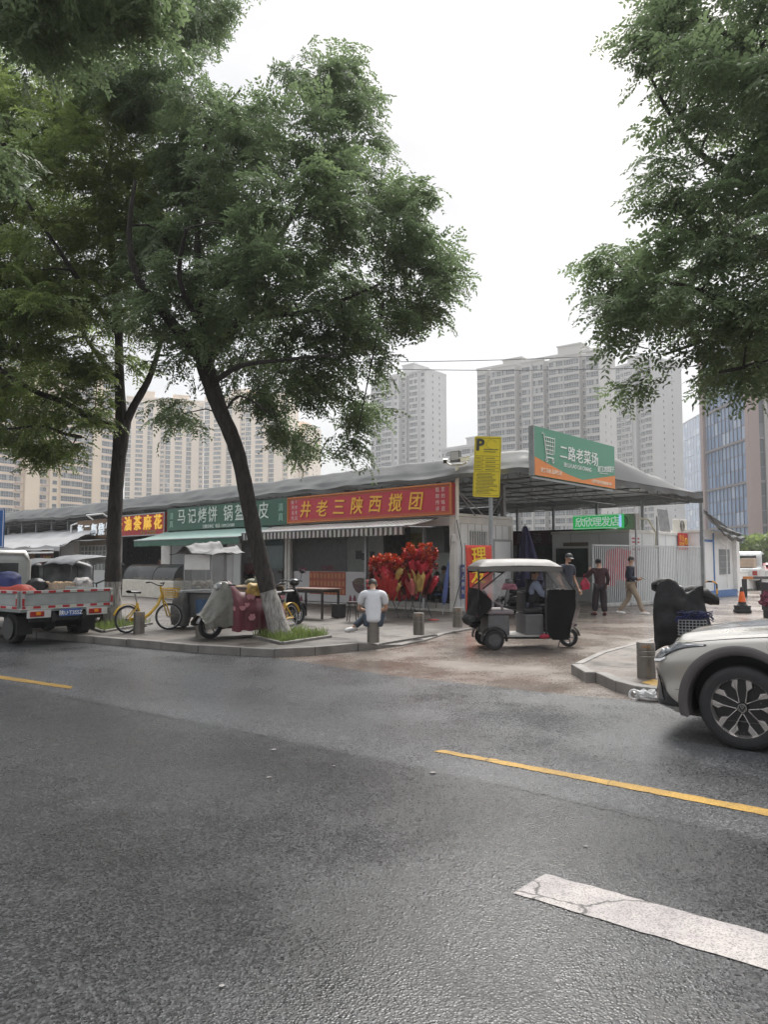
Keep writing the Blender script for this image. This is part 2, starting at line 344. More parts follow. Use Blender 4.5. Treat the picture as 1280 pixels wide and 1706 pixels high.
def kerb(name, pts, hs, width=.13, step=.95, seed=1):
    rr = random.Random(seed); o = MB(); P_ = [Vector((p.x,p.y,0)) for p in pts]
    acc = 0
    for i in range(len(P_)-1):
        a, b_ = P_[i], P_[i+1]; Ln = (b_-a).length; k = max(1, round(Ln/step)) ; d = (b_-a)/Ln; nrm = Vector((-d.y, d.x, 0))
        if nrm.y < 0: nrm = -nrm
        for j in range(k):
            u0, u1 = j/k, (j+1)/k; p0 = a+d*(Ln*u0+.006); p1 = a+d*(Ln*u1-.006)
            h0 = hs[i]+(hs[i+1]-hs[i])*u0; h1 = hs[i]+(hs[i+1]-hs[i])*u1; off = rr.uniform(-.008,.008); dz = rr.uniform(-.005,.005)
            q = [p0-nrm*(.01+off), p1-nrm*(.01+off), p1+nrm*width, p0+nrm*width]
            o.add([(v.x,v.y,-.05) for v in q]+[(q[0].x,q[0].y,h0+dz),(q[1].x,q[1].y,h1+dz),(q[2].x,q[2].y,h1+dz),(q[3].x,q[3].y,h0+dz)],
                  [(3,2,1,0),(4,5,6,7),(0,1,5,4),(1,2,6,5),(2,3,7,6),(3,0,4,7)])
    return struct(o.build(name, KERBM, bevel=.014))
KP = [KL[0], KL[1], KL[2], KL[3], KL[4], KL[5], RO[1], RO[2], RO[3], RO[4], RO[5], RO[6]]
kerb('kerb', KP, [.135]*6+[.06,.025,.03,.03,.03,.03])
# right pavement
RK = [G(969.5,1121), G(994,1136), G(1027,1152), G(1062,1162), G(1105,1167.5), G(1105,1167.5)+rdir*25]
RU = [G(1105,1167.5)+rdir*25+Vector((3,6,0)), G(1240,1046), G(1120,1068), G(1010,1100)]
struct(flat('pavement', [*RK, *RU], .12, paver_mat('brown_paver', (.09,.07,.058), (.125,.10,.083), (.04,.034,.03), .42, .21, R(30))))
kerb('kerb', RK, [.135]*6, width=.15, step=.6, seed=4)
kerb('kerb', [RK[0], RU[3], RU[2], RU[1]], [.135,.13,.13,.13], width=.1, seed=5)
# painted lines
def paint(name, col, crack):
    m = bpy.data.materials.new(name); m.use_nodes = True; n = m.node_tree; b = n.nodes['Principled BSDF']; L = n.links.new
    t = n.nodes.new('ShaderNodeTexCoord')
    z = n.nodes.new('ShaderNodeTexNoise'); z.inputs['Scale'].default_value = 2.5; z.inputs['Detail'].default_value = 8; z.inputs['Roughness'].default_value = .7; L(t.outputs['Object'], z.inputs['Vector'])
    r = n.nodes.new('ShaderNodeValToRGB'); r.color_ramp.elements[0].position = .3; r.color_ramp.elements[0].color = (col[0]*.55,col[1]*.55,col[2]*.6,1); r.color_ramp.elements[1].position = .62; r.color_ramp.elements[1].color = (*col,1)
    L(z.outputs['Fac'], r.inputs[0])
    mp2 = n.nodes.new('ShaderNodeMapping'); mp2.inputs['Scale'].default_value = (1.0,1.0,1); L(t.outputs['Object'], mp2.inputs['Vector'])
    dn = n.nodes.new('ShaderNodeMix'); dn.data_type = 'RGBA'; dn.inputs[0].default_value = .12; z3 = n.nodes.new('ShaderNodeTexNoise'); z3.inputs['Scale'].default_value = 7; z3.inputs['Detail'].default_value = 4
    L(t.outputs['Object'], z3.inputs['Vector']); L(mp2.outputs[0], dn.inputs[6]); L(z3.outputs['Color'], dn.inputs[7])
    v = n.nodes.new('ShaderNodeTexVoronoi'); v.feature = 'DISTANCE_TO_EDGE'; v.inputs['Scale'].default_value = crack; L(dn.outputs[2], v.inputs['Vector'])
    c = n.nodes.new('ShaderNodeValToRGB'); c.color_ramp.elements[0].position = .0022; c.color_ramp.elements[0].color = (.12,.12,.12,1); c.color_ramp.elements[1].position = .006; c.color_ramp.elements[1].color = (1,1,1,1); L(v.outputs['Distance'], c.inputs[0])
    f = n.nodes.new('ShaderNodeTexNoise'); f.inputs['Scale'].default_value = 120; f.inputs['Detail'].default_value = 2; L(t.outputs['Object'], f.inputs['Vector'])
    fr = n.nodes.new('ShaderNodeValToRGB'); fr.color_ramp.elements[0].position = .40; fr.color_ramp.elements[0].color = (.35,.35,.35,1); fr.color_ramp.elements[1].position = .50; fr.color_ramp.elements[1].color = (1,1,1,1); L(f.outputs['Fac'], fr.inputs[0])
    m1 = n.nodes.new('ShaderNodeMix'); m1.data_type = 'RGBA'; m1.blend_type = 'MULTIPLY'; m1.inputs[0].default_value = 1; L(r.outputs[0], m1.inputs[6]); L(c.outputs[0], m1.inputs[7])
    m3 = n.nodes.new('ShaderNodeMix'); m3.data_type = 'RGBA'; m3.blend_type = 'MULTIPLY'; m3.inputs[0].default_value = .7; L(m1.outputs[2], m3.inputs[6]); L(fr.outputs[0], m3.inputs[7]); L(m3.outputs[2], b.inputs['Base Color'])
    b.inputs['Roughness'].default_value = .6
    bp = n.nodes.new('ShaderNodeBump'); bp.inputs['Strength'].default_value = .5; bp.inputs['Distance'].default_value = .006; L(f.outputs['Fac'], bp.inputs['Height']); L(bp.outputs[0], b.inputs['Normal'])
    return m
def ragged(name, pts, m, z=.004, seed=1, amp=.008):
    rr = random.Random(seed); out = []
    for i in range(len(pts)):
        a, b_ = pts[i], pts[(i+1) % len(pts)]; k = max(2, int((b_-a).length/.06)); d = (b_-a).normalized(); nn = Vector((-d.y,d.x,0))
        for j in range(k): out.append(a+(b_-a)*(j/k)+nn*rr.uniform(-amp,amp))
    return struct(flat(name, out, z, m))
YEL = paint('yellow_paint', (.50,.29,.045), 1.3); WHP = paint('white_paint_road', (.41,.375,.35), 1.15)
ydir = (G(1280,1357)-G(725,1252)).normalized()
ragged('yellow_line', [G(722,1252), G(740,1250), G(1280,1347)+ydir*2.5, G(1280,1362)+ydir*2.5], YEL, seed=3)
ragged('yellow_line', [G(-120,1114), G(-100,1111), G(122,1144), G(116,1148)], YEL, seed=4)
wd = (G(1280,1616)-G(858,1488)).normalized()
ragged('white_line', [G(856,1489), G(910,1457), G(1280,1552)+wd*2, G(1280,1617)+wd*2], WHP, seed=5, amp=.005)
# old seam where two layers of asphalt meet
SEAM = mat('bitumen_seam', (.030,.030,.031), .4, var=.3)
sp_ = [G(110,1162), G(230,1186), G(420,1222), G(620,1262), G(800,1300), G(1000,1346), G(1400,1440)]
sd = MB(); rr = random.Random(3); ln = []
for i in range(len(sp_)-1):
    for j in range(14): ln.append(sp_[i].lerp(sp_[i+1], j/14)+Vector((rr.uniform(-.012,.012), rr.uniform(-.016,.016), 0)))
for i in range(len(ln)-1):
    w0 = .005+.006*abs(noise.noise(ln[i]*2)); a, b_ = ln[i], ln[i+1]
    if noise.noise(ln[i]*1.3) > .05: continue
    sd.quad((a.x,a.y-w0,.004), (b_.x,b_.y-w0,.004), (b_.x,b_.y+w0,.004), (a.x,a.y+w0,.004))
struct(sd.build('asphalt_seam', SEAM))
# yellow tactile strip on the right pavement
ragged('tactile_strip', [G(1070,1137,.125), G(1090,1131,.125), G(1120,1140,.125), G(1100,1146,.125)], YEL, z=.125, seed=8)
# small litter on the road
LIT = mat('pale_litter', (.22,.21,.2), .8)
for i, (x, y, s_) in enumerate([(722,1288,.04),(456,1250,.04),(448,1296,.025),(556,1277,.02),(978,1411,.022),(368,1645,.016)]):
    p = G(x, y); o = MB(); a = [(p.x+s_*math.cos(k*PI/3+i)*random.uniform(.5,1), p.y+s_*.8*math.sin(k*PI/3+i)*random.uniform(.5,1), .006+.003*random.random()) for k in range(6)]
    o.add(a+[(p.x,p.y,.010)], [(k,(k+1)%6,6) for k in range(6)])
    tag(o.build('litter_scrap', LIT), ['pale scrap on the asphalt just left of the far tip of the long yellow line', 'pale scrap on the dark seam in the left half of the road', 'pale scrap below the seam left of centre, second nearest of a close trio', 'small pale scrap right of a close trio on the seam in mid road', 'pale scrap lying beyond the white dash and below the yellow line', 'nearest pale scrap, alone at the bottom left of the road'][i], 'litter')
# ================================================================ the market: its own axes, x along the shop fronts, y into the market
C0 = G(757, 1020, .12)
UX = Vector((.7208, -.6931, 0)); UY = Vector((.6931, .7208, 0)); MROT = math.atan2(UX.y, UX.x)
def ML(x, y, z=0.0): return Vector((C0.x, C0.y, 0))+UX*x+UY*y+Vector((0,0,z))
def fp(px, py, ly=0.0):          # place on the plane parallel to the shop fronts, as (x, z)
    d = ray(px, py); o = ML(0, ly); t = o.dot(UY)/d.dot(UY); p = d*t
    return ((p-Vector((C0.x,C0.y,0))).dot(UX), EYE+p.z)
def spx(px, py, lx=0.0):         # place on a plane square to the shop fronts, as (y, z)
    d = ray(px, py); o = ML(lx, 0); t = o.dot(UX)/d.dot(UX); p = d*t
    return ((p-Vector((C0.x,C0.y,0))).dot(UY), EYE+p.z)
def mthing(name, label, cat, x=0, y=0, z=0, group=None): return thing(name, label, cat, ML(x,y,z), MROT, group)

TARP = mat('grey_tarpaulin', (.095,.098,.096), .6, var=.14, scale=1.2, bump=.25, bscale=6)
_n = TARP.node_tree; _b = _n.nodes['Principled BSDF']; _t = _n.nodes.new('ShaderNodeBsdfTranslucent'); _t.inputs['Color'].default_value = (.34,.35,.34,1); _m = _n.nodes.new('ShaderNodeMixShader'); _m.inputs[0].default_value = .05   # woven PVC lets some daylight through
_o = [q for q in _n.nodes if q.type == 'OUTPUT_MATERIAL'][0]; _n.links.new(_b.outputs[0], _m.inputs[1]); _n.links.new(_t.outputs[0], _m.inputs[2]); _n.links.new(_m.outputs[0], _o.inputs['Surface'])
def tarp_under():
    return mat('tarpaulin_underside', (.13,.13,.13), .8, var=.15, scale=1.5)
# ---- canopy
can = mthing('market_canopy', 'large grey tarpaulin canopy on steel trusses over the market containers', 'canopy')
X0, X1, YF = -78.0, 2.75, 12.0
def roofz(y):
    if y < .55: return 4.15+.57*max(0,(y+.1))/.65
    if y < 5.4: return 4.72+.36*(y-.55)/4.85
    return 5.08-.80*(y-5.4)/(YF-5.4)
def roof_fn(u, v):
    x = X0+(X1-X0)*u
    ys = [-.1,.0,.15,.32,.55,1.2,2.2,3.6,5.4,7,8.6,10.3,YF]; k = v*(len(ys)-1); i = min(int(k), len(ys)-2); y = ys[i]+(ys[i+1]-ys[i])*(k-i)
    z = roofz(y)
    sag = .06*abs(math.sin(x*PI/2.2)) if y < .5 else .03*math.sin(x*PI/1.1)
    z += sag*(-.7 if y < .1 else .15)+.055*noise.noise(Vector((x*.45,y*.8,0)))+.035*noise.noise(Vector((x*1.5,y*2,3)))
    y += .07*noise.noise(Vector((x*1.1,z*2,8)))*(1 if y < 1 else .2)
    if x < -21.6 and y < .6: z += .07*math.sin((x+21.6)*.35)
    e = (x-(X1-.55))/.55
    if e > 0 and y > .3: z -= (z-4.18)*min(1,e)**1.3
    return (x, y, z)
o = MB().grid(roof_fn, 480, 36)
# short drop at the eaves: front hem, gable hem and the far valance
o.grid(lambda u,v: (X0+(X1-X0)*u, -.1+.05*noise.noise(Vector((u*60,v,2))), roof_fn(u,0)[2]-.13*v-.02*abs(math.sin(u*110))*v), 400, 2)
o.grid(lambda u,v: (X1-.015+.03*math.sin(u*40)*v, -.1+(YF+.1)*u, 4.20-(.20+.03*math.sin(u*55))*v), 70, 2)
o.grid(lambda u,v: (-7+(X1+7)*u, YF, 4.3-.42*v+.03*math.sin(u*30)*v), 60, 2)
o.build('tarpaulin', TARP, can, smooth=50)
TRUSS = mat('truss_paint', (.17,.175,.18), .5, metal=.2, var=.2)
def lattice(mb, a, b, h, n, r=.022, M=None):
    a = Vector(a); b = Vector(b); H_ = Vector((0,0,h))
    mb.tube([a,b], r, 4); mb.tube([a+H_,b+H_], r, 4)
    for i in range(n):
        p = a.lerp(b, i/n); q = a.lerp(b, (i+.5)/n)+H_; s_ = a.lerp(b, (i+1)/n)
        mb.tube([p,q,s_], r*.6, 4, caps=False)
for i in range(26):
    x = 2.2-3.0*i; t = MB(); lattice(t, (x,.15,3.98), (x,YF-.1,3.98), .30, 16); 
    for y in (1.2,2.6,4,5.4,7,8.6,10.2):
        t.tube([(x,y,4.28),(x,y,roofz(y)-.06)], .018, 4)
    t.tube([(x,.3,4.3)]+[(x,y,roofz(y)-.07) for y in (.6,2.6,5.4,8.6,YF)], .022, 4); t.build('truss', TRUSS, can)
for y in (.25, 1.5, 2.9, 4.2, 5.5, 7, 8.5, 10.1, YF-.12):
    t = MB()
    if y in (.25, YF-.12): lattice(t, (X0,y,3.86), (X1-.5,y,3.86), .3, 100, .02)
    else: t.tube([(X0,y,roofz(y)-.1),(X1-.75,y,roofz(y)-.1)], .03, 4); t.tube([(X0,y+.5,3.98),(X1-.15,y+.5,3.98)], .018, 4)
    t.build('purlin', TRUSS, can)
POSTM = mat('grey_post_paint', (.30,.31,.32), .5, metal=.2, var=.12)
for i in range(33):
    x = -.4-2.3*i; t = MB().box((x,.5,3.45), (.1,.1,1.15)); t.build('post', POSTM, can)
py_ = [spx(px, 900, 2.55)[0] for px in (884,948,1019,1093,1171)]
for y in py_[4:]:
    t = MB().box((2.55,y,2.05), (.12,.12,4.1)); t.build('post', POSTM, can)
for x in (-5.6,-3.7,-1.6,.4):
    MB().box((x,YF-.2,2.05), (.1,.1,4.1)).build('post', POSTM, can)
# post and slanted prop on the corner container roof
q = spx(848, 830, 0.0)
t = MB().box((-.12, q[0]-.15, 3.5), (.13,.13,1.2)); t.tube([(-.1,q[0]-.95,2.9),(-.1,q[0]-.2,3.75)], .04, 6); t.build('post', POSTM, can)
# dark back wall of the hall
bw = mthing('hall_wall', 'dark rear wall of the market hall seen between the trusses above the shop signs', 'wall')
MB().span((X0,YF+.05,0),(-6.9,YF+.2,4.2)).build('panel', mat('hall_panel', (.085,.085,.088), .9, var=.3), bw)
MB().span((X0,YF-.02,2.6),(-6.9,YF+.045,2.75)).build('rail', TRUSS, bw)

# ---- container shops
PAN = mat('sandwich_panel', (.76,.77,.77), .4, var=.05, scale=1.5); PANG = mat('grey_panel', (.36,.37,.37), .45, var=.08, scale=1.5)
FRAMEW = mat('white_steel_frame', (.70,.68,.64), .45, var=.10, scale=3); TILE = mat('shop_floor', (.50,.48,.45), .35, var=.15)
GLASS = film('shop_glass', (.16,.18,.18), .95, .04)
PALEG = mat('pale_green_wall', (.70,.76,.71), .6, var=.07)
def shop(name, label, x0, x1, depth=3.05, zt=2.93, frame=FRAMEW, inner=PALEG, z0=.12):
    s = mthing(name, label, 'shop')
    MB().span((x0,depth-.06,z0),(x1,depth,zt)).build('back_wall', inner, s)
    MB().span((x0,.02,z0+.002),(x1,depth-.07,z0+.06)).build('floor', TILE, s)
    o = MB(); o.span((x0-.02,-.02,zt-.0),(x1+.02,depth+.02,zt+.09)); o.build('roof', frame, s, bevel=.008)
    for x in (x0+.07, x1-.07): MB().span((x-.07,.0,z0+.003),(x+.07,.12,zt-.003)).build('corner_post', frame, s, bevel=.006)
    return s
# red shop
rx0 = fp(479.5, 900)[0]; red = shop('corner_shop', 'corner container shop with red signboard, striped awning and grey side wall', rx0, -.02)
sw = MB().span((-.10,.13,.12),(-.03,3.0,2.92)); sw.build('side_wall', PAN, red)
for k in range(8): MB().span((-.03,.35+k*.36,.2),(-.021,.362+k*.36,2.85)).build('panel_seam', PANG, red)
o = MB(); o.span((-.028,.0,2.72),(.02,3.05,2.92)); o.span((-.028,.0,.12),(.02,3.05,.24)); o.span((-.028,0,.24),(.024,.14,2.72)); o.span((-.028,2.93,.24),(.02,3.05,2.72)); o.build('side_frame', FRAMEW, red, bevel=.008)
dy0, dy1 = spx(824,900)[0], spx(851,900)[0]
MB().span((-.029,dy0,.25),(.012,dy1,2.22)).build('door', PAN, red, bevel=.01)
o = MB(); o.span((-.029,dy0-.07,.25),(.022,dy0,2.29)); o.span((-.029,dy1,.25),(.022,dy1+.07,2.29)); o.span((-.029,dy0,2.225),(.022,dy1,2.29)); o.build('door_frame', PANG, red)
wy0, wy1 = spx(785,900)[0], spx(812,900)[0]; zb, zt_ = spx(800,912)[1], spx(800,885)[1]
MB().span((-.029,wy0,zb-.7),(-.01,wy1,zt_)).build('window', mat('window_dark', (.16,.17,.18), .2), red)
o = MB()
for k in range(8):
    y = wy0+(wy1-wy0)*k/7; o.tube([(.03,y,zb-.7),(.03,y,zt_+.02)], .014, 6)
o.tube([(.03,wy0,zt_),(.03,wy1,zt_)], .014, 6); o.tube([(.03,wy0,zb-.68),(.03,wy1,zb-.68)], .014, 6); o.build('window_bars', WHITE, red)
# front: glazing, counter panel with menu, mullions
mx1 = fp(605,950)[0]; 
MB().span((rx0+.2,.14,.2),(mx1,.19,1.25)).build('counter_panel', mat('menu_white', (.62,.60,.62), .4, var=.04), red)
a, b_ = fp(511,952), fp(571,992)
o = MB(); o.span((a[0],.128,b_[1]),(b_[0],.139,a[1])); o.build('menu_board', mat('menu_red', (.42,.075,.035), .5, var=.12), red)
o = MB(); nx = 10
for i in range(nx):
    for j in range(3):
        x = a[0]+(b_[0]-a[0])*(i+.15)/nx; z = b_[1]+(a[1]-b_[1])*(j+.12)/3; o.span((x,.121,z),(x+(b_[0]-a[0])*.62/nx,.1275,z+(a[1]-b_[1])*.22))
o.build('menu_line', mat('menu_gold', (.55,.22,.09), .5), red)
t = text_mb('陕西搅团', .17, .003, .003); o = MB(); c = fp(541,946); put(o, t, c[0], .13, c[1]); o.build('menu_title', mat('plum_ink', (.22,.05,.09), .6), red)
# painted bowl of noodles on the panel, and small figures under it
bc = fp(597,968); o = MB()
pts = [(bc[0]+.42*math.cos(k*PI/12), bc[1]-.02-.40*abs(math.sin(k*PI/12))) for k in range(12,25)]
o.prism(pts, .124, .138); o.build('bowl_picture', mat('bowl_maroon', (.10,.035,.04), .4, var=.3), red)
o = MB(); o.prism([(bc[0]+.36*math.cos(k*PI/12), bc[1]+.12*math.sin(k*PI/12)-.02) for k in range(24)], .118, .1235); o.build('broth_picture', mat('broth', (.12,.075,.05), .4, var=.8, scale=14), red)
pm = fp(500,950); o = MB(); rr = random.Random(5)
for k in range(14): o.prism([(pm[0]+rr.uniform(-.22,.22)+.03*math.cos(j*PI/3), pm[1]+rr.uniform(-.01,.01)+(k-7)*.012+.03*math.sin(j*PI/3)) for j in range(6)], .128, .138)
o.build('blossom_picture', mat('blossom_ink', (.30,.05,.12), .6), red)
o = MB()
for px in (497,505,579,586): 
    q = fp(px,999); o.prism([(q[0]-.09,q[1]-.14),(q[0]+.09,q[1]-.14),(q[0]+.05,q[1]+.08),(q[0],q[1]+.16),(q[0]-.05,q[1]+.08)], .128, .138)
o.build('figure_picture', mat('figure_ink', (.25,.06,.09), .6), red)
MB().span((rx0+.2,.15,1.26),(mx1-.03,.165,2.6)).build('glazing', GLASS, red)
for x in (mx1, fp(702,950)[0]): MB().span((x-.04,.1,.18),(x+.04,.2,2.65)).build('mullion', STEEL, red)
MB().span((rx0+.14,.08,2.655),(-.15,.2,2.92)).build('lintel', FRAMEW, red)
MB().span((mx1+.05,.3,.181),(-.15,.42,.34)).build('sill_step', mat('step_concrete', (.36,.35,.33), .7), red)
# inside: partition, pictures, white board, ceiling box
MB().span((-4.4,1.6,.19),(-4.32,2.95,2.9)).build('partition', DARKIN, red)
o = MB()
for x, z, s_ in ((-7.05,1.85,.14),(-6.75,1.78,.11),(-6.3,1.85,.1)): o.span((x-s_,2.93,z-s_*1.2),(x+s_,2.975,z+s_*1.2))
o.build('wall_picture', mat('picture_dark', (.08,.08,.08), .5), red)
MB().span((-6.0,2.9,1.3),(-5.0,2.97,2.6)).build('wall_board', WHITE, red)
MB().span((-3.3,2.5,1.9),(-2.4,2.95,2.75)).build('cooker_hood', mat('hood_grey', (.17,.18,.18), .4, metal=.5), red)
MB().span((-2.2,2.7,2.2),(-.4,2.97,2.5)).build('air_curtain', mat('appliance_grey', (.28,.29,.3), .5), red)
MB().span((-4.25,2.86,1.9),(-3.5,2.975,2.6)).build('kitchen_hatch', mat('hatch_yellow', (.34,.31,.10), .5, var=.3), red)
MB().span((-4.25,2.4,.19),(-2.5,2.9,1.05)).build('kitchen_counter', mat('counter_grey', (.2,.21,.21), .4), red)
# green shop
gx0 = fp(278,900)[0]; grn = shop('bakery_shop', 'long container shop with the dark green signboard and plain green awning', gx0, rx0-.05, inner=mat('grey_inner_wall', (.36,.37,.36), .7))
def front(s, a_, b2, z0, z1, m, y0=.03, y1=.09, name='front_panel'):
    return MB().span((fp(a_,950)[0],y0,z0),(fp(b2,950)[0],y1,z1)).build(name, m, s)
front(grn,268,283,.2,2.9,FRAMEW,-.01,.12,'pillar'); front(grn,283.5,371,.2,2.9,PANG); front(grn,372,376,.2,2.9,DSTEEL,name='door_post')
front(grn,376.5,399,.2,2.3,PAN,name='door'); front(grn,376.5,399,2.31,2.9,PANG)
front(grn,430,468,1.3,2.4,film('teal_glass', (.10,.16,.16), .35, .05),.1,.12,'window'); front(grn,430,468,.2,1.29,DSTEEL)
front(grn,404,424,1.2,2.2,GLASS,.1,.12,'window')
o = MB()
for k in range(6): x = fp(322,920)[0]+.33*k; o.span((x,.0,1.9),(x+.06,.025,2.35))
o.build('hanging_tag', mat('tag_white', (.5,.45,.44), .6), grn)
o = MB(); q = fp(300,915); q2 = fp(352,915); o.span((q[0],-.05,2.36),(q2[0],.025,2.44)); o.build('rail', STEEL, grn)
# tea shop, biscuit shop, tarpaulin stall
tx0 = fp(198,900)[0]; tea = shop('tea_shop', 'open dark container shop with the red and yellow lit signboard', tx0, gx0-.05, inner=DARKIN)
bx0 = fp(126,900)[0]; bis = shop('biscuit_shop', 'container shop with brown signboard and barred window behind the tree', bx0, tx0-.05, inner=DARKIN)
front(bis,126,131,.2,2.7,FRAMEW,-.01,.12,'pillar'); front(bis,131.5,196,.2,1.15,PAN); 
front(bis,131.5,196,1.16,2.4,film('pale_glass', (.42,.46,.46), .3, .1),.07,.09,'window')
o = MB()
for px in range(132,197,6): x = fp(px,940)[0]; o.span((x,.03,1.17),(x+.05,.06,2.4))
for z in (1.5,1.8,2.1,2.38): o.span((fp(131.5,940)[0],.025,z),(fp(196,940)[0],.029,z+.04))
o.build('window_bars', WHITE, bis)
front(bis,131.5,196,2.41,2.9,mat('tan_panel', (.33,.27,.2), .6),name='lintel')
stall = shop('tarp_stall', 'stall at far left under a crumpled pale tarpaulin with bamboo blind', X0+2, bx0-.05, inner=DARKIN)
front(stall,33,55,.5,2.3,mat('bamboo_blind', (.33,.18,.07), .7, var=.25, scale=20),name='blind')
front(stall,96,125,.2,2.7,PAN)
front(stall,-60,32,.2,1.0,PANG)
TARPW = mat('pale_tarpaulin', (.30,.30,.30), .6, var=.1, scale=1.5, bump=.5, bscale=3)
sx0, sx1 = X0+2, fp(127,900,-1.2)[0]
def stfn(u, v):
    x = sx0+(sx1-sx0)*u; y = .4-2.4*v
    return (x, y, 3.35-1.0*v**1.2+.10*noise.noise(Vector((x*1.1+y,y*2,1)))+.06*math.sin(x*2.1+v*3)*v)
o = MB().grid(stfn, 60, 14)
o.grid(lambda u,v: (sx0+(sx1-sx0)*u, -2.0+.06*math.sin(u*50)*v, stfn(u,1)[2]-.22*v), 60, 2); o.build('tarpaulin', TARPW, stall, smooth=60)
o = MB()
for x in (sx1-.1, sx1-4, sx1-8): o.tube([(x,-1.95,.13),(x,-1.95,2.4)], .03, 6); o.tube([(x,.2,3.2),(x,-1.95,2.35)], .025, 6)
o.build('pole', DSTEEL, stall)
o = MB(); o.span((sx0,-2.1,2.0),(sx1-.6,-2.06,2.08)); o.span((sx0,-2.1,2.17),(sx1-.6,-2.07,2.22)); o.build('white_rail', WHITE, stall)

# ---- signboards
def signboard(name, label, pl, pr, face, y=-.16, edge=None, th=.14, group=None, lit=None):
    """pl, pr = (px, ytop, ybottom) of its left and right ends"""
    x0, zt0 = fp(pl[0], pl[1], y); _, zb0 = fp(pl[0], pl[2], y); x1, zt1 = fp(pr[0], pr[1], y); _, zb1 = fp(pr[0], pr[2], y)
    zt, zb = (zt0+zt1)/2, (zb0+zb1)/2
    s = mthing(name, label, 'signboard', (x0+x1)/2, y, (zt+zb)/2, group); w_, h = x1-x0, zt-zb
    MB().box((0,th/2,0), (w_,th,h)).build('panel', face, s)
    if edge:
        o = MB(); e = .05
        o.box((0,.03,h/2-e/2),(w_,.12,e)); o.box((0,.03,-h/2+e/2),(w_,.12,e)); o.box((-w_/2+e/2,.03,0),(e,.12,h-2*e)); o.box((w_/2-e/2,.03,0),(e,.12,h-2*e)); o.build('frame', edge, s, bevel=.006)
    return s, w_, h
CRIM = mat('sign_crimson', (.46,.03,.05), .5, var=.06); GOLD = mat('sign_gold', (.78,.42,.04), .4, var=.1); ORF = mat('sign_orange_frame', (.52,.17,.04), .5, var=.15, scale=30)
rs, w_, h = signboard('shop_sign', 'long crimson signboard with gold characters and orange border', (479.5,830,873), (753,803,856.5), CRIM, edge=ORF)
o = MB()
for i, ch in enumerate('井老三陕西搅团'): put(o, text_mb(ch, .60, .007, .012, shear=.12), -w_/2+w_*(.135+.114*i), -.014, 0, Matrix.Rotation(R(3),4,'Y'))
o.build('lettering', GOLD, rs)
o = MB(); vtext(o, '陕西名吃', .155, -w_/2+.30, -.006, .29, .19, bold=.0); vtext(o, '十年老店', .155, -w_/2+.50, -.006, .29, .19, bold=.0)
vtext(o, '粗粮传承', .155, w_/2-.54, -.006, .29, .19, bold=.0); vtext(o, '家的味道', .155, w_/2-.32, -.006, .29, .19, bold=.0)
o.build('small_lettering', mat('sign_pink', (.72,.52,.50), .5), rs)
o = MB()
for e, t_ in ((.075,.018),(.105,.01)):
    o.box((0,-.004,h/2-e),(w_-2*e,.006,t_)); o.box((0,-.004,-h/2+e),(w_-2*e,.006,t_)); o.box((-w_/2+e,-.004,0),(t_,.006,h-2*e)); o.box((w_/2-e,-.004,0),(t_,.006,h-2*e))
o.build('inner_border', ORF, rs)
o = MB(); o.tube([(w_/2-.05,.16,h/2-.1),(w_/2+.0,1.5,-.4)], .02, 6); o.tube([(w_/2-.05,.16,h/2-.1),(w_/2-.05,1.2,-.45)], .02, 6); o.build('brace', STEEL, rs)
GRN = mat('sign_deep_green', (.028,.10,.066), .5, var=.08); PALE = mat('sign_pale', (.62,.66,.62), .5)
gs, w_, h = signboard('shop_sign', 'long dark green signboard with pale characters between crimson and lit red signs', (278.5,848,885.5), (478.3,830,872.5), GRN)
o = MB(); xs = [.165,.265,.36,.45,.58,.675,.77,.855]
for f_, ch in zip(xs, '马记烤饼锅盔凉皮'): put(o, text_mb(ch, .68, .001, .012), -w_/2+w_*(f_-.02), -.014, .10)
o.build('lettering', PALE, gs)
o = MB(); vtext(o, '清真', .32, -w_/2+.38, -.006, .16, .36); vtext(o, '清真', .32, w_/2-.36, -.006, .16, .36); o.build('side_lettering', mat('sign_seafoam', (.30,.50,.40), .5), gs)
o = MB(); put(o, text_mb('订做各种饼  电话: 15091531880', .17, .002, .004), -.2, -.006, -.38); o.build('small_lettering', PALE, gs)
TRED = mat('sign_dark_red', (.40,.02,.025), .5, var=.08); LITY = mat('lit_yellow', (.75,.45,.05), .5, emit=((1,.62,.08),.14)); LITW = mat('lit_white', (.8,.85,.9), .4, emit=((.85,.93,1),.12))
ts, w_, h = signboard('shop_sign', 'red signboard with glowing yellow characters right of the second tree', (190,862,897), (274.5,851,889), TRED, edge=STEEL)
o = MB()
for i, ch in enumerate('壶油茶麻花'): put(o, text_mb(ch, .72, .008, .03), -w_/2+w_*(.10+.195*i+.01), -.034, .10)
o.build('lettering', LITY, ts)
o = MB(); put(o, text_mb('专业一班老味道', .2, .003, .004), w_*.2, -.006, -.36); o.build('small_lettering', mat('sign_olive', (.30,.20,.04), .5), ts)
BRN = mat('sign_brown', (.13,.072,.035), .55, var=.12)
bs, w_, h = signboard('shop_sign', 'brown signboard with glowing white characters left of the second tree', (128.5,868.5,898.5), (197,862,895), BRN)
o = MB()
for i, ch in enumerate('杨二郎烧饼'): put(o, text_mb(ch, .66, .006, .03), -w_/2+w_*(.1+.175*i), -.034, -.03)
o.build('lettering', LITW, bs)
o = MB(); o.tube([(-w_*.1,0,h/2),(-w_*.1,-.35,h/2+.22),(w_*.3,-.35,h/2+.22),(w_*.3,0,h/2)], .035, 8); o.tube([(-w_/2,.05,h/2-.1),(-w_/2-.5,-.1,h/2-.2),(-w_/2-.55,-.1,-h/2-.2)], .05, 8); o.build('lamp_bracket', WHITE, bs)

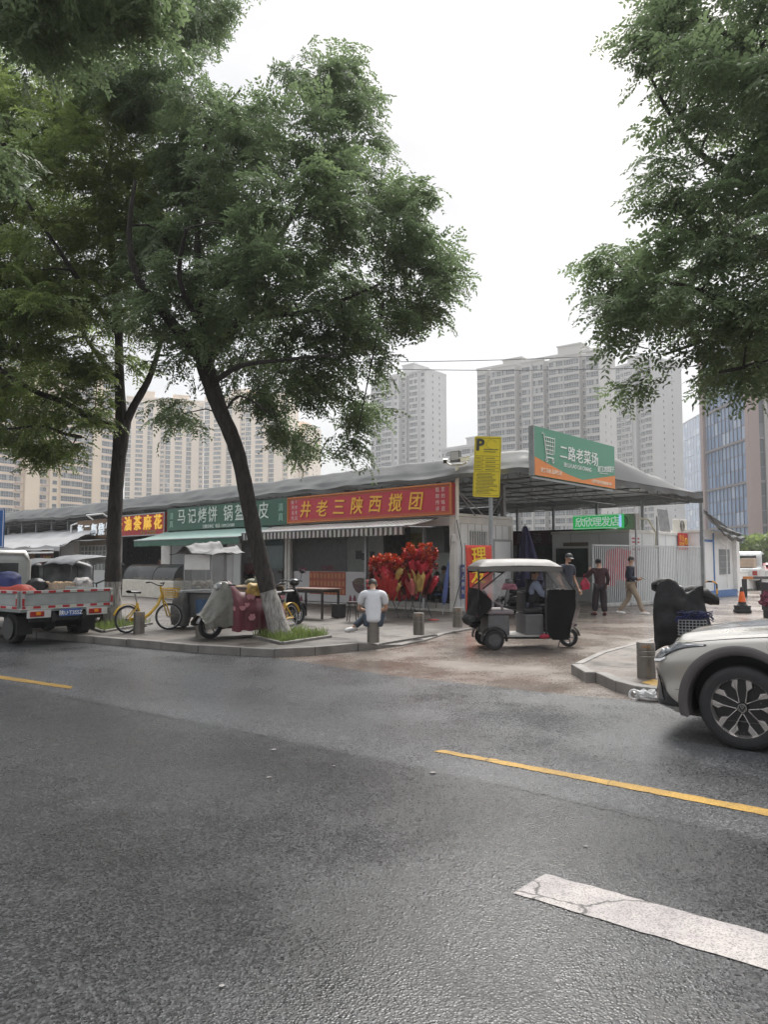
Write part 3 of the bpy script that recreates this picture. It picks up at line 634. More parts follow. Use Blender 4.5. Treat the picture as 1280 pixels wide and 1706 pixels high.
# ---- awnings
def awning(name, label, xl, xr, zb_, zf, out, top, val, drop, scallop, stripe=None):
    s = mthing(name, label, 'awning', xl, -.02, 0); L_ = xr-xl; n = max(20, int(L_/.05))
    MB().grid(lambda u,v: (L_*u, -out*v, zb_+(zf-zb_)*v-.05*math.sin(v*PI)+.015*noise.noise(Vector((u*L_*2,v*3,0)))), n, 8).build('cover', top, s, smooth=40, solid=.012)
    MB().grid(lambda u,v: (L_*u, -out-.012+.035*v*noise.noise(Vector((u*L_*3,v,4))), zf-drop*v-scallop*v*abs(math.sin(u*L_*PI/.18))), int(L_/.03), 3).build('valance', val, s, smooth=60)
    o = MB(); o.tube([(0,-out,zf-.02),(L_,-out,zf-.02)], .03, 8)
    for x in (.15, L_*.5, L_-.15): o.tube([(x,0,zb_-.25),(x+.5,-out*.5,(zb_+zf)/2-.18),(x,-out,zf-.03)], .02, 6)
    o.build('arm', STEEL, s); return s
def stripes(name, c0, c1, per, ax=0):
    m = bpy.data.materials.new(name); m.use_nodes = True; n = m.node_tree; b = n.nodes['Principled BSDF']; L = n.links.new; b.inputs['Roughness'].default_value = .8
    t = n.nodes.new('ShaderNodeTexCoord'); sx = n.nodes.new('ShaderNodeSeparateXYZ'); L(t.outputs['Object'], sx.inputs[0])
    d = n.nodes.new('ShaderNodeMath'); d.operation = 'DIVIDE'; d.inputs[1].default_value = per; L(sx.outputs[ax], d.inputs[0])
    f = n.nodes.new('ShaderNodeMath'); f.operation = 'FRACT'; L(d.outputs[0], f.inputs[0])
    r = n.nodes.new('ShaderNodeValToRGB'); r.color_ramp.interpolation = 'CONSTANT'; e = r.color_ramp.elements; e[0].color = (*c0,1); e[1].position = .5; e[1].color = (*c1,1); L(f.outputs[0], r.inputs[0])
    z = n.nodes.new('ShaderNodeTexNoise'); z.inputs['Scale'].default_value = 3; L(t.outputs['Object'], z.inputs['Vector'])
    mu = n.nodes.new('ShaderNodeMix'); mu.data_type = 'RGBA'; mu.blend_type = 'MULTIPLY'; mu.inputs[0].default_value = .35; L(r.outputs[0], mu.inputs[6]); L(z.outputs['Color'], mu.inputs[7]); L(mu.outputs[2], b.inputs['Base Color']); return m
STR = stripes('brown_white_stripes', (.085,.07,.06), (.62,.60,.57), .2)
awning('awning', 'brown and white striped awning under the crimson sign', -8.45, -.55, 2.90, 2.62, 1.5, STR, STR, .25, .03)
AG = mat('awning_green_top', (.20,.30,.265), .6, var=.08); AGV = mat('awning_green_valance', (.05,.13,.095), .7, var=.1)
awning('awning', 'plain green awning with a wavy edge under the dark green sign', -16.4, -8.6, 2.92, 2.50, 1.5, AG, AGV, .24, .05)
bl = mthing('awning', 'thin dark awning strip under the brown sign beside the tree', 'awning', bx0-3.2, -.02, 0)
MB().grid(lambda u,v: (8.3*u, -1.3*v, 2.72-.12*v+.03*math.sin(u*12)*v), 40, 4).build('cover', mat('thin_dark_cover', (.09,.09,.09), .7), bl, smooth=40, solid=.02)
o = MB(); o.tube([(.1,-1.3,2.58),(.1,-1.0,.2)], .03, 6); o.tube([(.1,-1.3,2.55),(1.2,0,1.6)], .02, 6); o.tube([(.1,-1.25,1.5),(-1.0,-.2,2.9)], .02, 6); o.build('pole', DSTEEL, bl)

# ---- green market sign on the canopy gable
MSG = mat('market_green', (.10,.30,.20), .5, var=.04); MSO = mat('market_orange', (.72,.24,.055), .5, var=.05); LWH = mat('letter_white', (.80,.82,.80), .5, var=.03)
lx = X1+.14
yl, ztl = spx(890.5,711,lx); _, zbl = spx(890.5,789,lx); yr, ztr = spx(1024,742.5,lx); _, zbr = spx(1024,816,lx)
W_ = yr-yl; zt, zb = (ztl+ztr)/2, (zbl+zbr)/2; H_ = zt-zb
tilt = math.atan2(((ztr+zbr)-(ztl+zbl))/2, W_)
ms = thing('market_sign', 'big green and orange market signboard with a white trolley hung on the canopy edge', 'signboard', ML(lx,(yl+yr)/2,(zt+zb)/2), MROT+PI/2)
ms.rotation_euler = (0, -tilt, MROT+PI/2)
MB().box((0,.07,0),(W_,.14,H_)).build('panel', MSG, ms)
o = MB(); o.prism([(-W_/2,-H_/2),(W_*.06,-H_/2),(W_*.06,-H_*.43),(-W_*.12,-H_*.37),(-W_/2,-H_*.13)], -.008, -.002)
o.prism([(W_*.06,-H_/2),(W_/2,-H_/2),(W_/2,-H_*.19),(W_*.06,-H_*.43)], -.008, -.002); o.build('orange_band', MSO, ms)
o = MB()
for i, ch in enumerate('二路老菜场'): put(o, text_mb(ch, .44, .003, .006), -W_/2+W_*(.325+.098*i), -.012, .09*H_)
put(o, text_mb('ER LU LAO CAI CHANG', .165, .002, .004, xscale=.9), -W_/2+W_*.50, -.010, -.17*H_)
o.build('lettering', LWH, ms)
o = MB(); put(o, text_mb('家门口的菜篮子', .20, .002, .004, shear=.3, xscale=.75), W_*.37, -.010, -.08*H_, Matrix.Rotation(R(-5),4,'Y')); o.tube([(W_*.28,-.012,-.2*H_),(W_*.4,-.012,-.18*H_)], .009, 5)
o.build('script_lettering', LWH, ms)
o = MB(); put(o, text_mb('服务百姓 品质生活', .13, .003, .004), -W_*.32, -.013, -.37*H_); put(o, text_mb('小菜篮里有百姓的食与味', .115, .003, .004), W_*.31, -.013, -.41*H_); o.build('small_lettering', mat('letter_cream', (.85,.66,.5), .5), ms)
# trolley pictogram
o = MB(); cx, cz, u = -W_/2+W_*.155, .14*H_, H_*.235
def tl(pts, r): o.tube([(cx+p[0]*u, -.014, cz+p[1]*u) for p in pts], r, 5)
tl([(-1.15,1.05),(-.85,1.0),(-.45,-.75),(-.5,-1.0),(.75,-1.0)], .018)
for k in range(5): tl([(-.8+.12*k*.9,.78-.36*k),(1.0-.09*k,.78-.36*k)], .012)
for k in range(6): tl([(-.72+.34*k,.78),(-.38+.24*k,-.66)], .010)
for dx in (-.4,.65): o.torus((cx+dx*u,-.014,cz-1.25*u), .15*u, .012, n=14, m=5)
o.build('trolley_picture', LWH, ms)
o = MB(); o.box((0,.10,-H_/2-.05),(W_,.06,.06)); o.box((-W_/2-.015,.08,0),(.03,.16,H_+.02)); o.build('frame', STEEL, ms)

# ---- lamp and camera arm on the container corner
cp = thing('camera_pole', 'grey pole with floodlight and two cameras on the corner container', 'camera pole', ML(.10,.05,2.3), MROT)
pz = spx(773,776,.10)[1]-2.3
o = MB(); o.tube([(0,0,.2),(0,0,pz)], .055, 10); o.tube([(0,0,.2),(0,0,.02),(-.05,.05,-.1)], .04, 8); o.build('pole', WHITE, cp, smooth=40)
o = MB(); o.tube([(-.32,-.05,pz+.06),(-.2,-.03,pz),(.2,.03,pz),(.32,.05,pz+.06)], .035, 8); o.build('arm', WHITE, cp, smooth=40)
o = MB(); o.box((0,-.05,pz+.24),(.36,.12,.34)); o.build('floodlight', mat('lamp_dark', (.16,.16,.155), .4), cp, bevel=.02)
MB().box((0,-.113,pz+.25),(.28,.006,.24)).build('lamp_lens', mat('lamp_lens', (.42,.42,.40), .2), cp)
for sx_, n_ in ((-1,0),(1,1)):
    Mx = Matrix.Translation((sx_*.36,.03*sx_-.05,pz+.13)) @ Matrix.Rotation(sx_*-.6,4,'Z') @ Matrix.Rotation(.2,4,'X')
    o = MB(); o.box((0,-.05,0),(.12,.3,.11), Mx); o.box((0,-.08,.065),(.15,.36,.012), Mx); c_ = o.build('camera', WHITE, cp, bevel=.015)
    MB().box((0,-.205,0),(.09,.012,.085), Mx).build('lens', BLACK, c_)
o = MB(); o.tube([(.02,-.05,.5),(.1,-.1,.3),(.16,.0,-.3),(.10,.1,-1.1),(.05,-.2,-1.9),(.1,-.35,-2.1)], .012, 6); o.build('cable', BLACK, cp)
o = MB(); o.box((-.09,-.02,-.02),(.14,.12,.22)); o.build('junction_box', WHITE, cp, bevel=.01)
# ---- yellow parking notice
PY = mat('notice_yellow', (.84,.68,.03), .45, var=.06, scale=2); INK = mat('notice_ink', (.05,.05,.04), .6)
base = G(820,1034); pyd = base.y
tl_, br_ = P(789.5,727,pyd), P(835,828,pyd); pk = thing('parking_sign', 'tall yellow parking notice board on a grey pole', 'sign', (base.x,base.y,0), R(-8))
cxp = (tl_.x+br_.x)/2-base.x; zc = (tl_.z+br_.z)/2; wv, hv = br_.x-tl_.x, tl_.z-br_.z
MB().tube([(0,.08,0),(0,.08,tl_.z-.1)], .055, 12).build('pole', mat('pole_grey', (.33,.35,.36), .45, metal=.4), pk, smooth=40)
lean = Matrix.Translation((cxp,0,zc)) @ Matrix.Rotation(R(2.5),4,'Y')
pol = []
for (sx_, sz_, a0) in ((1,1,0),(-1,1,90),(-1,-1,180),(1,-1,270)):
    for k in range(5): a = R(a0+k*22.5); pol.append((sx_*(wv/2-.05)+.05*math.cos(a), sz_*(hv/2-.05)+.05*math.sin(a)))
MB().prism(pol, -.01, .015, lean).build('board', PY, pk)
o = MB(); put(o, text_mb('P', .44, .016, .004), -wv*.27, -.016, hv*.36); o.v = [tuple(lean @ Vector(v)) for v in o.v]; o.build('lettering', INK, pk)
o = MB()
def bar(x0,x1,z,t_=.006): o.span((x0*wv,-.0155,z*hv-t_),(x1*wv,-.0105,z*hv+t_), lean)
for z in (.47,-.47): bar(-.46,.46,z,.003)
for x in (-.46,.46): o.span((x*wv-.003,-.0155,-.47*hv),(x*wv+.003,-.0105,.47*hv), lean)
for z in (.175,.105,.04,-.02,-.08): bar(-.44,.44,z,.003)
o.span((-.18*wv-.003,-.0155,-.08*hv),(-.18*wv+.003,-.0105,.175*hv), lean)
rr = random.Random(2)
def words(x0, x1, z, hh=.011):
    x = x0
    while x < x1-.02:
        l = rr.uniform(.018,.03); o.span((x*wv,-.0165,z*hv-hh),((x+l)*wv,-.011,z*hv+hh*rr.uniform(.4,1)), lean); x += l+.012
words(-.14,.42,.285,.016); words(-.14,.3,.245,.012)
for z in (.14,.075,.01,-.05): words(-.42,-.22,z,.012); words(-.06,.30,z,.013)
for k in range(15): words(-.40 if k % 3 else -.36, rr.uniform(.1,.42), -.11-.0235*k, .009)
o.build('small_print', INK, pk)
o = MB(); o.torus((cxp+.12,0,zc+.37*hv), .13, .006, n=16, m=4, a0=.3, a1=4.6); o.v = [(v[0],v[1]-.014,v[2]) for v in o.v]; o.build('ring_mark', mat('notice_olive', (.52,.42,.05), .5), pk)

# ---- barber container across the lane
bc_ = P(1050,935,28.0); 
BR = thing('barber_shop', 'grey white container barber shop behind the steel fence', 'shop', (bc_.x,bc_.y,0), MROT)
BH = 1.6+(935-882)/FPX*28.0; BWd, BDp = 3.35, 6.6
PANB = mat('barber_panel', (.74,.76,.75), .4, var=.06, scale=1.2)
MB().span((-BWd,0,0),(0,BDp,BH-.12)).build('wall', PANB, BR)
MB().span((-BWd-.04,-.04,BH-.118),(.04,BDp+.04,BH)).build('roof', FRAMEW, BR, bevel=.01)
for x in (-2.5,-1.25): MB().span((x,-.008,.1),(x+.02,-.001,BH-.13)).build('panel_seam', PANG, BR)
for y in range(1,6): MB().span((.001,y*1.1,.1),(.008,y*1.1+.02,BH-.13)).build('panel_seam', PANG, BR)
def bl_(px, py): 
    d = ray(px, py); o_ = Vector((bc_.x,bc_.y,0)); t = o_.dot(UY)/d.dot(UY); p = d*t; return ((p-o_).dot(UX), EYE+p.z)
a, b_ = bl_(927,914), bl_(982,962)
f_ = MB(); f_.span((a[0]-.06,-.05,b_[1]-.06),(b_[0]+.06,-.001,b_[1])); f_.span((a[0]-.06,-.05,a[1]),(b_[0]+.06,-.001,a[1]+.06)); f_.span((a[0]-.06,-.05,b_[1]),(a[0],-.001,a[1])); f_.span((b_[0],-.05,b_[1]),(b_[0]+.06,-.001,a[1]))
wf = f_.build('window', FRAMEW, BR, bevel=.006); MB().span((a[0],-.02,b_[1]),(b_[0],-.002,a[1])).build('pane', mat('dark_teal_pane', (.035,.05,.048), .08, var=.4, scale=2), wf)
o = MB(); o.span((a[0]+.35,-.03,a[1]+.09),(b_[0],-.004,a[1]+.24)); o.build('notice_strip', mat('brown_strip', (.16,.12,.09), .6), BR)
o = MB(); o.span((.002,.12,1.95),(.012,.95,BH-.2)); np_ = o.build('notice_sheet', WHITE, BR)
o = MB(); rr = random.Random(4)
for k in range(4): o.span((.013,.2,2.02+.14*k),(.017,.85,2.09+.14*k))
o.build('notice_print', mat('notice_pink', (.5,.12,.16), .6), np_)
# its lit green sign and air conditioner
LG = mat('lit_green', (.03,.30,.09), .4, emit=((.02,.42,.10),.25)); LGW = mat('lit_letter', (.85,.95,.95), .4, emit=((.9,1,1),.10))
z0, z1 = bl_(1000,881)[1], bl_(1000,857.5)[1]; x0, x1 = bl_(957,870)[0], bl_(1040,870)[0]
bsn = thing('barber_sign', 'glowing green sign with white characters on the barber container roof', 'signboard', ML(0,0)*0+Vector((bc_.x,bc_.y,0))+UX*((x0+x1)/2)-UY*.1+Vector((0,0,(z0+z1)/2)), MROT)
MB().box((0,.08,0),(x1-x0,.16,z1-z0)).build('panel', LG, bsn, bevel=.02)
o = MB()
for i, ch in enumerate('欣欣理发店'): put(o, text_mb(ch, .40, .004, .008), -(x1-x0)/2+(x1-x0)*(.15+.175*i), -.012, 0)
o.build('lettering', LGW, bsn)
o = MB(); e = .02; o.box((0,-.005,(z1-z0)/2-.03),(x1-x0-.1,.01,e)); o.box((0,-.005,-(z1-z0)/2+.03),(x1-x0-.1,.01,e)); o.build('border', LGW, bsn)
MB().box(((x1-x0)/2-.09,-.01,0),(.1,.02,z1-z0-.1)).build('digit_strip', mat('lit_blue', (.1,.2,.5), .4, emit=((.4,.6,1),.3)), bsn)
def aircon(label, loc, rz, sc=1.0):
    t = thing('air_conditioner', label, 'air conditioner', loc, rz, 'outdoor air conditioning units')
    MB().box((0,0,.32),(.82,.32,.6)).build('casing', mat('aircon_cream', (.52,.50,.45), .5), t, bevel=.02)
    o = MB(); o.torus((-.12,-.165,.33), .22, .012, n=20, m=5)
    for k in range(1,5): o.torus((-.12,-.165,.33), .045*k, .006, n=16, m=4)
    o.build('fan_grille', BLACK, t)
    o = MB(); o.box((-.28,0,.01),(.06,.36,.02)); o.box((.28,0,.01),(.06,.36,.02)); o.build('foot', DSTEEL, t); return t
aircon('cream air conditioning unit on the roof corner right of the glowing green sign', Vector((bc_.x,bc_.y,BH))+UX*-.25+UY*.45, MROT-.15)
aircon('pale air conditioning unit on the container roof near the far canopy post', Vector((bc_.x,bc_.y,BH))+UX*-.3+UY*5.6, MROT+PI/2)
bd = thing('leaning_board', 'grey board leaning on the container roof beside the far air conditioner', 'board', Vector((bc_.x,bc_.y,BH))+UX*-.45+UY*4.3, MROT+PI/2)
MB().box((0,0,.5),(1.0,.04,1.0), rx=-.12).build('sheet', mat('board_grey', (.20,.20,.20), .6, var=.3, scale=4), bd); MB().box((.52,.02,.5),(.05,.06,1.02), rx=-.12).build('edge', WHITE, bd)
hose = MB(); hp = [Vector((bc_.x,bc_.y,BH))+UX*-.05+UY*.7+Vector((0,0,.5)), Vector((bc_.x,bc_.y,BH))+UX*.1+UY*1.5+Vector((0,0,.42)), Vector((bc_.x,bc_.y,BH))+UX*.2+UY*2.0+Vector((0,0,-.1)), Vector((bc_.x,bc_.y,BH))+UX*.2+UY*1.9+Vector((0,0,-.7))]
tag(hose.tube(hp, .04, 8).build('drain_hose', mat('hose_cream', (.6,.58,.45), .5), smooth=50), 'cream hose curving down the barber container wall', 'hose')
rsn = thing('wall_sign', 'small red square sign with yellow characters above the right end of the fence', 'sign', Vector((bc_.x,bc_.y,0))+UX*.06+UY*5.0+Vector((0,0,2.45)), MROT+PI/2)
MB().box((0,0,0),(1.0,.03,.72)).build('panel', mat('bright_red', (.55,.03,.025), .5), rsn)
o = MB(); vtext(o, '专理', .28, -.3, -.02, .15, .3, bold=.002); vtext(o, '业发', .28, -.02, -.02, .15, .3, bold=.002); o.torus((.3,-.02,0), .13, .03, n=18, m=5); put(o, text_mb('发', .16, .004), .3, -.02, 0); o.build('lettering', GOLD, rsn)
# clothing shop behind
cs0 = P(868,935,33.0); cl = thing('clothes_shop', 'dark clothing stall deep in the lane under a dim maroon sign', 'shop', (cs0.x,cs0.y,0), MROT)
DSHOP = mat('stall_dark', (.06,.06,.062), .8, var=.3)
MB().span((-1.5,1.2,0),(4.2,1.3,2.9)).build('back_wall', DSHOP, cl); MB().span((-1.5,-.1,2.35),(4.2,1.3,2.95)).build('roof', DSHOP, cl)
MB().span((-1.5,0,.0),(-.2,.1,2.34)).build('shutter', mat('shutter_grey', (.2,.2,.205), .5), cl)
o = MB(); rr = random.Random(9)
for k in range(9): x = .1+k*.32; o.span((x,.5,.5),(x+.25,.6,1.5))
o.build('hanging_garment', mat('garments', (.16,.17,.19), .9, var=.6, scale=6), cl)
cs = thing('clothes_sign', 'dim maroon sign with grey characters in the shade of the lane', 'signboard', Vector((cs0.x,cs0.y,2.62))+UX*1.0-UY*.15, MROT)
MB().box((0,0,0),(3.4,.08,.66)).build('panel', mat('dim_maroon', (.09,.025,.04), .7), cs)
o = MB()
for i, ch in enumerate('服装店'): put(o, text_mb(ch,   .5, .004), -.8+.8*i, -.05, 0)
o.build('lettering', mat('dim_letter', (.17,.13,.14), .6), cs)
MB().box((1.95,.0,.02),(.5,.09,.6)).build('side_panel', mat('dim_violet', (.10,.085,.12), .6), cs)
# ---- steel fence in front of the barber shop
FST = mat('fence_galvanised', (.58,.60,.61), .45, metal=.15, var=.10)
fa, fb = P(989,935,25.9), P(1169,935,29.6); fa.z = fb.z = 0; fl = (fb-fa).length; fd = (fb-fa).normalized()
fe = thing('bar_fence', 'tall pale fence of close vertical steel bars', 'fence', fa, math.atan2(fd.y, fd.x))
zt0 = 1.6+27/FPX*25.9; zb0 = .10
o = MB(); n = 62
for i in range(n+1):
    x = .03+(fl-.06)*i/n; o.box((x,0,(zt0+zb0)/2),(.035,.02,zt0-zb0-.06))
o.build('bar', FST, fe); fe.children[-1]['kind'] = 'stuff'
for z in (zb0, zt0): MB().box((fl/2,0,z),(fl,.05,.05)).build('rail', FST, fe)
for x in (.0, fl*.38, fl*.58, fl): MB().box((x,.04,zt0/2+.02+(.55 if x in (fl*.38,fl*.58) else 0)),(.07,.06,zt0+.04+(1.1 if x in (fl*.38,fl*.58) else 0))).build('post', FST, fe)
cloth = MB(); cb = fa+fd*1.55+Vector((fd.y,-fd.x,0))*-.12
def cfn(u, v): 
    x = -.75+1.5*u; return (x, .10*math.sin(x*9+v*2), 1.95-(.3*abs(x)) - v*(1.35-.35*abs(x)+.12*math.sin(u*9)))
cloth.grid(cfn, 22, 12)
rc = cloth.build('red_cloth', mat('red_cloth', (.62,.02,.05), .8, var=.3, scale=3), smooth=60); rc.location = cb+Vector((0,0,.2)); rc.rotation_euler = (0,0,math.atan2(fd.y,fd.x)); tag(rc, 'bright red cloth hung behind the bars of the steel fence', 'cloth')
# rubble kerb along the fence foot
o = MB(); rr = random.Random(12)
for k in range(16):
    p = fa+fd*(fl*(k+.3)/16)+Vector((fd.y,-fd.x,0))*(.25+.05*rr.random()); o.box((p.x,p.y,.06),(.42,.22,.13), rz=math.atan2(fd.y,fd.x)+rr.uniform(-.08,.08))
struct(o.build('kerb', mat('pale_kerb', (.45,.44,.42), .7, var=.25), bevel=.03))
# ---- white and blue guard booth, its canopy flap
gb0 = P(1168,935,31.6); GB = thing('guard_booth', 'white booth with blue edges at the end of the fence', 'booth', (gb0.x,gb0.y,0), MROT)
BLUE = mat('booth_blue', (.06,.17,.42), .5, var=.1); gl = 4.4; gh = 2.85
MB().span((-2.4,0,.0),(0,gl,gh)).build('wall', PAN, GB)
o = MB()
for y in (.04,1.55,gl-.04): o.span((.001,y-.05,.0),(.03,y+.05,gh))
o.span((.001,.1,0),(.035,gl,.30)); o.span((.001,.1,gh-.4),(.03,1.5,gh-.3)); o.build('blue_edge', BLUE, GB)
MB().span((-2.45,-.05,gh+.001),(.08,gl+.05,gh+.1)).build('roof', FRAMEW, GB)
f_ = MB().span((.001,2.2,1.0),(.02,3.5,2.15)); wf = f_.build('window', mat('booth_pane', (.22,.24,.25), .2), GB)
o = MB()
for k in range(9): o.span((.021,2.2+.16*k,1.0),(.035,2.22+.16*k,2.15))
for k in range(5): o.span((.021,2.2,1.0+.28*k),(.035,3.5,1.02+.28*k))
o.build('bars', PANG, wf)
o = MB(); o.span((.001,gl-.42,.3),(.18,gl,gh+.0)); o.build('corner_column', WHITE, GB, bevel=.01)
o = MB(); o.tube([(.12,2.0,2.6),(.15,2.5,2.35),(.15,2.75,2.25),(.15,2.72,.4)], .03, 6); o.tube([(.12,3.2,2.6),(.16,2.95,2.35),(.15,2.78,2.25)], .03, 6); o.build('pipe', WHITE, GB, smooth=40)
fl_ = thing('tarp_flap', 'drooping grey tarpaulin flap hung from the canopy corner over the white booth', 'tarpaulin', (gb0.x,gb0.y,0), MROT)
def flapf(u, v):
    y = -.5+4.6*u; z = 3.9-.95*u**.75-v*(.35+.5*math.sin(u*PI)*.6)-.10*abs(math.sin(u*13))*v
    return (.25+.35*v+.08*math.sin(v*14+u*5), y, z)
MB().grid(flapf, 40, 12).build('sheet', TARP, fl_, smooth=60, solid=.01)
# ================================================================ towers far behind
def pane_mat(name, c0, c1, c2, rough=.12):
    m = bpy.data.materials.new(name); m.use_nodes = True; n = m.node_tree; b = n.nodes['Principled BSDF']; L = n.links.new
    g_ = n.nodes.new('ShaderNodeNewGeometry'); oi = n.nodes.new('ShaderNodeObjectInfo'); a = n.nodes.new('ShaderNodeMath'); a.operation = 'ADD'; f = n.nodes.new('ShaderNodeMath'); f.operation = 'FRACT'
    L(g_.outputs['Random Per Island'], a.inputs[0]); L(oi.outputs['Random'], a.inputs[1]); L(a.outputs[0], f.inputs[0])
    r = n.nodes.new('ShaderNodeValToRGB'); e = r.color_ramp.elements; e[0].color = (*c0,1); e[1].color = (*c2,1); e[1].position = 1; k = e.new(.55); k.color = (*c1,1); k = e.new(.8); k.color = (*c1,1)
    L(f.outputs[0], r.inputs[0]); L(r.outputs[0], b.inputs['Base Color']); b.inputs['Roughness'].default_value = rough; return m
PANE_G = pane_mat('grey_pane', (.022,.028,.033), (.075,.09,.10), (.40,.40,.38))
PANE_B = pane_mat('blue_pane', (.12,.19,.32), (.19,.28,.43), (.40,.48,.58), .08)
PANE_D = pane_mat('dark_pane', (.04,.05,.06), (.07,.085,.10), (.20,.21,.22))
def window_mb(w_, h, nl, fr=.09, rail=True):
    p = MB(); f = MB(); d = w_/nl
    for i in range(nl): p.quad((i*d+.02,-.02,.02),((i+1)*d-.02,-.02,.02),((i+1)*d-.02,-.02,h-.02),(i*d+.02,-.02,h-.02))
    for i in range(nl+1): f.box((min(max(i*d,fr/2),w_-fr/2),-.03,h/2),(fr*.8,.10,h))
    f.box((w_/2,-.03,h-fr/2),(w_,.11,fr)); f.box((w_/2,-.03,fr/2),(w_,.11,fr))
    if rail and h > 1.3: f.box((w_/2,-.03,h*.38),(w_,.09,fr*.8))
    return p, f
def tower(name, label, cat, L_, R_, top, fh, bays, wallm, framem, pane, back=14, lowest=880, slab=None, crown=None, dscale=1.0, group=None, sidem=None, sidewin=True):
    """L_, R_ = (px, distance) of the two ends of its front; top = pixel row of the roof at the nearer end"""
    a = P(L_[0], 935, L_[1]); b_ = P(R_[0], 935, R_[1]); a.z = b_.z = 0; W = (b_-a).length; d = (b_-a).normalized(); ang = math.atan2(d.y, d.x)
    near = L_ if L_[1] < R_[1] else R_
    H_ = EYE+(P(near[0], top, near[1]).z-EYE); nf = int(H_/fh); t = thing(name, label, cat, a, ang, group)
    body = MB(); slabs = MB(); wins = []; tot = sum(x[0] for x in bays); x = 0
    lo = max(0, int((P(near[0], lowest, near[1]).z)/fh)-1)
    for wd_, kind, pr in bays:
        w_ = W*wd_/tot; 
        if pr <= 0: body.span((x,-pr+.01,0),(x+w_,back,H_))
        else:
            body.span((x+.002,-pr,0),(x+w_-.002,.012,H_-fh*.3)); body.span((x,.013,0),(x+w_,back,H_))
        for k in range(lo, nf):
            z = k*fh
            if kind in ('bay','curve'):
                nl = max(2, round(w_/1.0)); wins.append((x+.15, -pr-.01, z+.72, w_-.3, fh-.92, nl, 'r'))
                slabs.span((x-.08,-pr-.22,z+fh-.2),(x+w_+.08,-pr-.001,z+fh))
                if kind == 'curve': slabs.span((x+w_*.2,-pr-.5,z+fh-.17),(x+w_*.8,-pr-.221,z+fh-.02))
            elif kind == 'small': wins.append((x+w_*.25, -pr-.005, z+.9, w_*.5, 1.6, 1, ''))
            elif kind == 'two':
                for q in (.1,.58): wins.append((x+w_*q, -pr-.005, z+.9, w_*.32, 1.5, 2, ''))
            elif kind == 'dark':
                wins.append((x+.12, -pr-.01, z+.35, w_-.24, fh-.5, max(1,round(w_/1.5)), 'r')); slabs.span((x,-pr-.12,z+fh-.15),(x+w_,-pr-.001,z+fh))
            elif kind == 'ac':
                wins.append((x+w_*.08, -pr-.01, z+.9, w_*.7, 1.7, 2, '')); slabs.span((x+w_*.05,-pr-.55,z+.35),(x+w_*.95,-pr-.001,z+.45))
                slabs.span((x+w_*.35,-pr-.5,z+.451),(x+w_*.9,-pr-.1,z+.95))
        x += w_
    if slab is None: slab = wallm
    body.build('wall', wallm, t)
    if slabs.v: slabs.build('floor_slab', slab, t)['kind'] = 'stuff'
    # windows: highest and nearest first
    wins.sort(key=lambda q: -q[2]); cache = {}; rest = []
    for i, (wx, wy, wz, ww, wh, nl, fl) in enumerate(wins):
        key = (round(ww,2), round(wh,2), nl, fl)
        if i < 100:
            if key not in cache:
                o = build_multi('window', [(window_mb(ww,wh,nl)[0],pane),(window_mb(ww,wh,nl)[1],framem)], t); cache[key] = o.data
            else: o = bpy.data.objects.new('window', cache[key]); COL.objects.link(o); o.parent = t
            o.location = (wx, wy, wz)
        else: rest.append((wx, wy, wz, ww, wh, nl))
    if rest:
        pp, ff = MB(), MB()
        for wx, wy, wz, ww, wh, nl in rest:
            p, f = window_mb(ww, wh, nl); M_ = Matrix.Translation((wx,wy,wz)); pp.add(p.v, p.f, M_); ff.add(f.v, f.f, M_)
        o = build_multi('window', [(pp,pane),(ff,framem)], t); o['kind'] = 'stuff'
    # side windows, roof parapet and lift houses
    prm = MB(); prm.span((-.1,-.35,H_),(W+.1,.3,H_+1.0)); prm.span((-.1,back-.4,H_),(W+.1,back,H_+1.0)); prm.span((-.1,.3,H_),(.35,back-.4,H_+1.0)); prm.span((W-.35,.3,H_),(W+.1,back-.4,H_+1.0)); prm.build('parapet', slab, t)
    if crown:
        for (u0,u1,hh) in crown:
            o = MB(); o.span((W*u0,3,H_),(W*u1,back-2,H_+hh)); o.span((W*u0-.4,2.6,H_+hh),(W*u1+.4,back-1.6,H_+hh+.5)); o.build('lift_house', wallm, t)
    if sidewin:
        for xx, sg in ((0,-1),(W,1)):
            o = MB()
            for k in range(lo, nf):
                z = k*fh
                for y in (back*.3, back*.62): o.span((xx, y, z+1.1),(xx+sg*.04, y+.8, z+2.2))
            so = o.build('side_window', PANE_D, t); so['kind'] = 'stuff'
    return t, W, H_
AW = mat('tower_white', (.50,.50,.49), .7, var=.06, scale=.15); BW = mat('tower_beige_grey', (.45,.435,.41), .7, var=.06, scale=.15); CW = mat('tower_grey', (.38,.375,.37), .7, var=.06, scale=.15)
FRG = mat('tower_frame', (.46,.46,.46), .5); BEI = mat('tower_tan', (.70,.57,.42), .75, var=.06, scale=.1); BEI2 = mat('tower_tan_far', (.72,.60,.47), .75, var=.06, scale=.1)
PINK = mat('tower_pinkish', (.60,.47,.42), .75, var=.06)
tower('apartment_tower', 'white apartment tower standing alone right of the tree crown', 'tower', (618,352), (711,330), 616, 2.85,
      [(2.2,'ac',0),(2.6,'dark',0),(2.4,'ac',.3),(3.2,'bay',1.2),(2.6,'small',.2),(2.0,'ac',-2),(1.2,'wall',-4),(2.0,'dark',-3),(3.6,'bay',1.0),(3.0,'small',-.3)], AW, FRG, PANE_G, 16, 800, crown=[(.52,.72,5)])
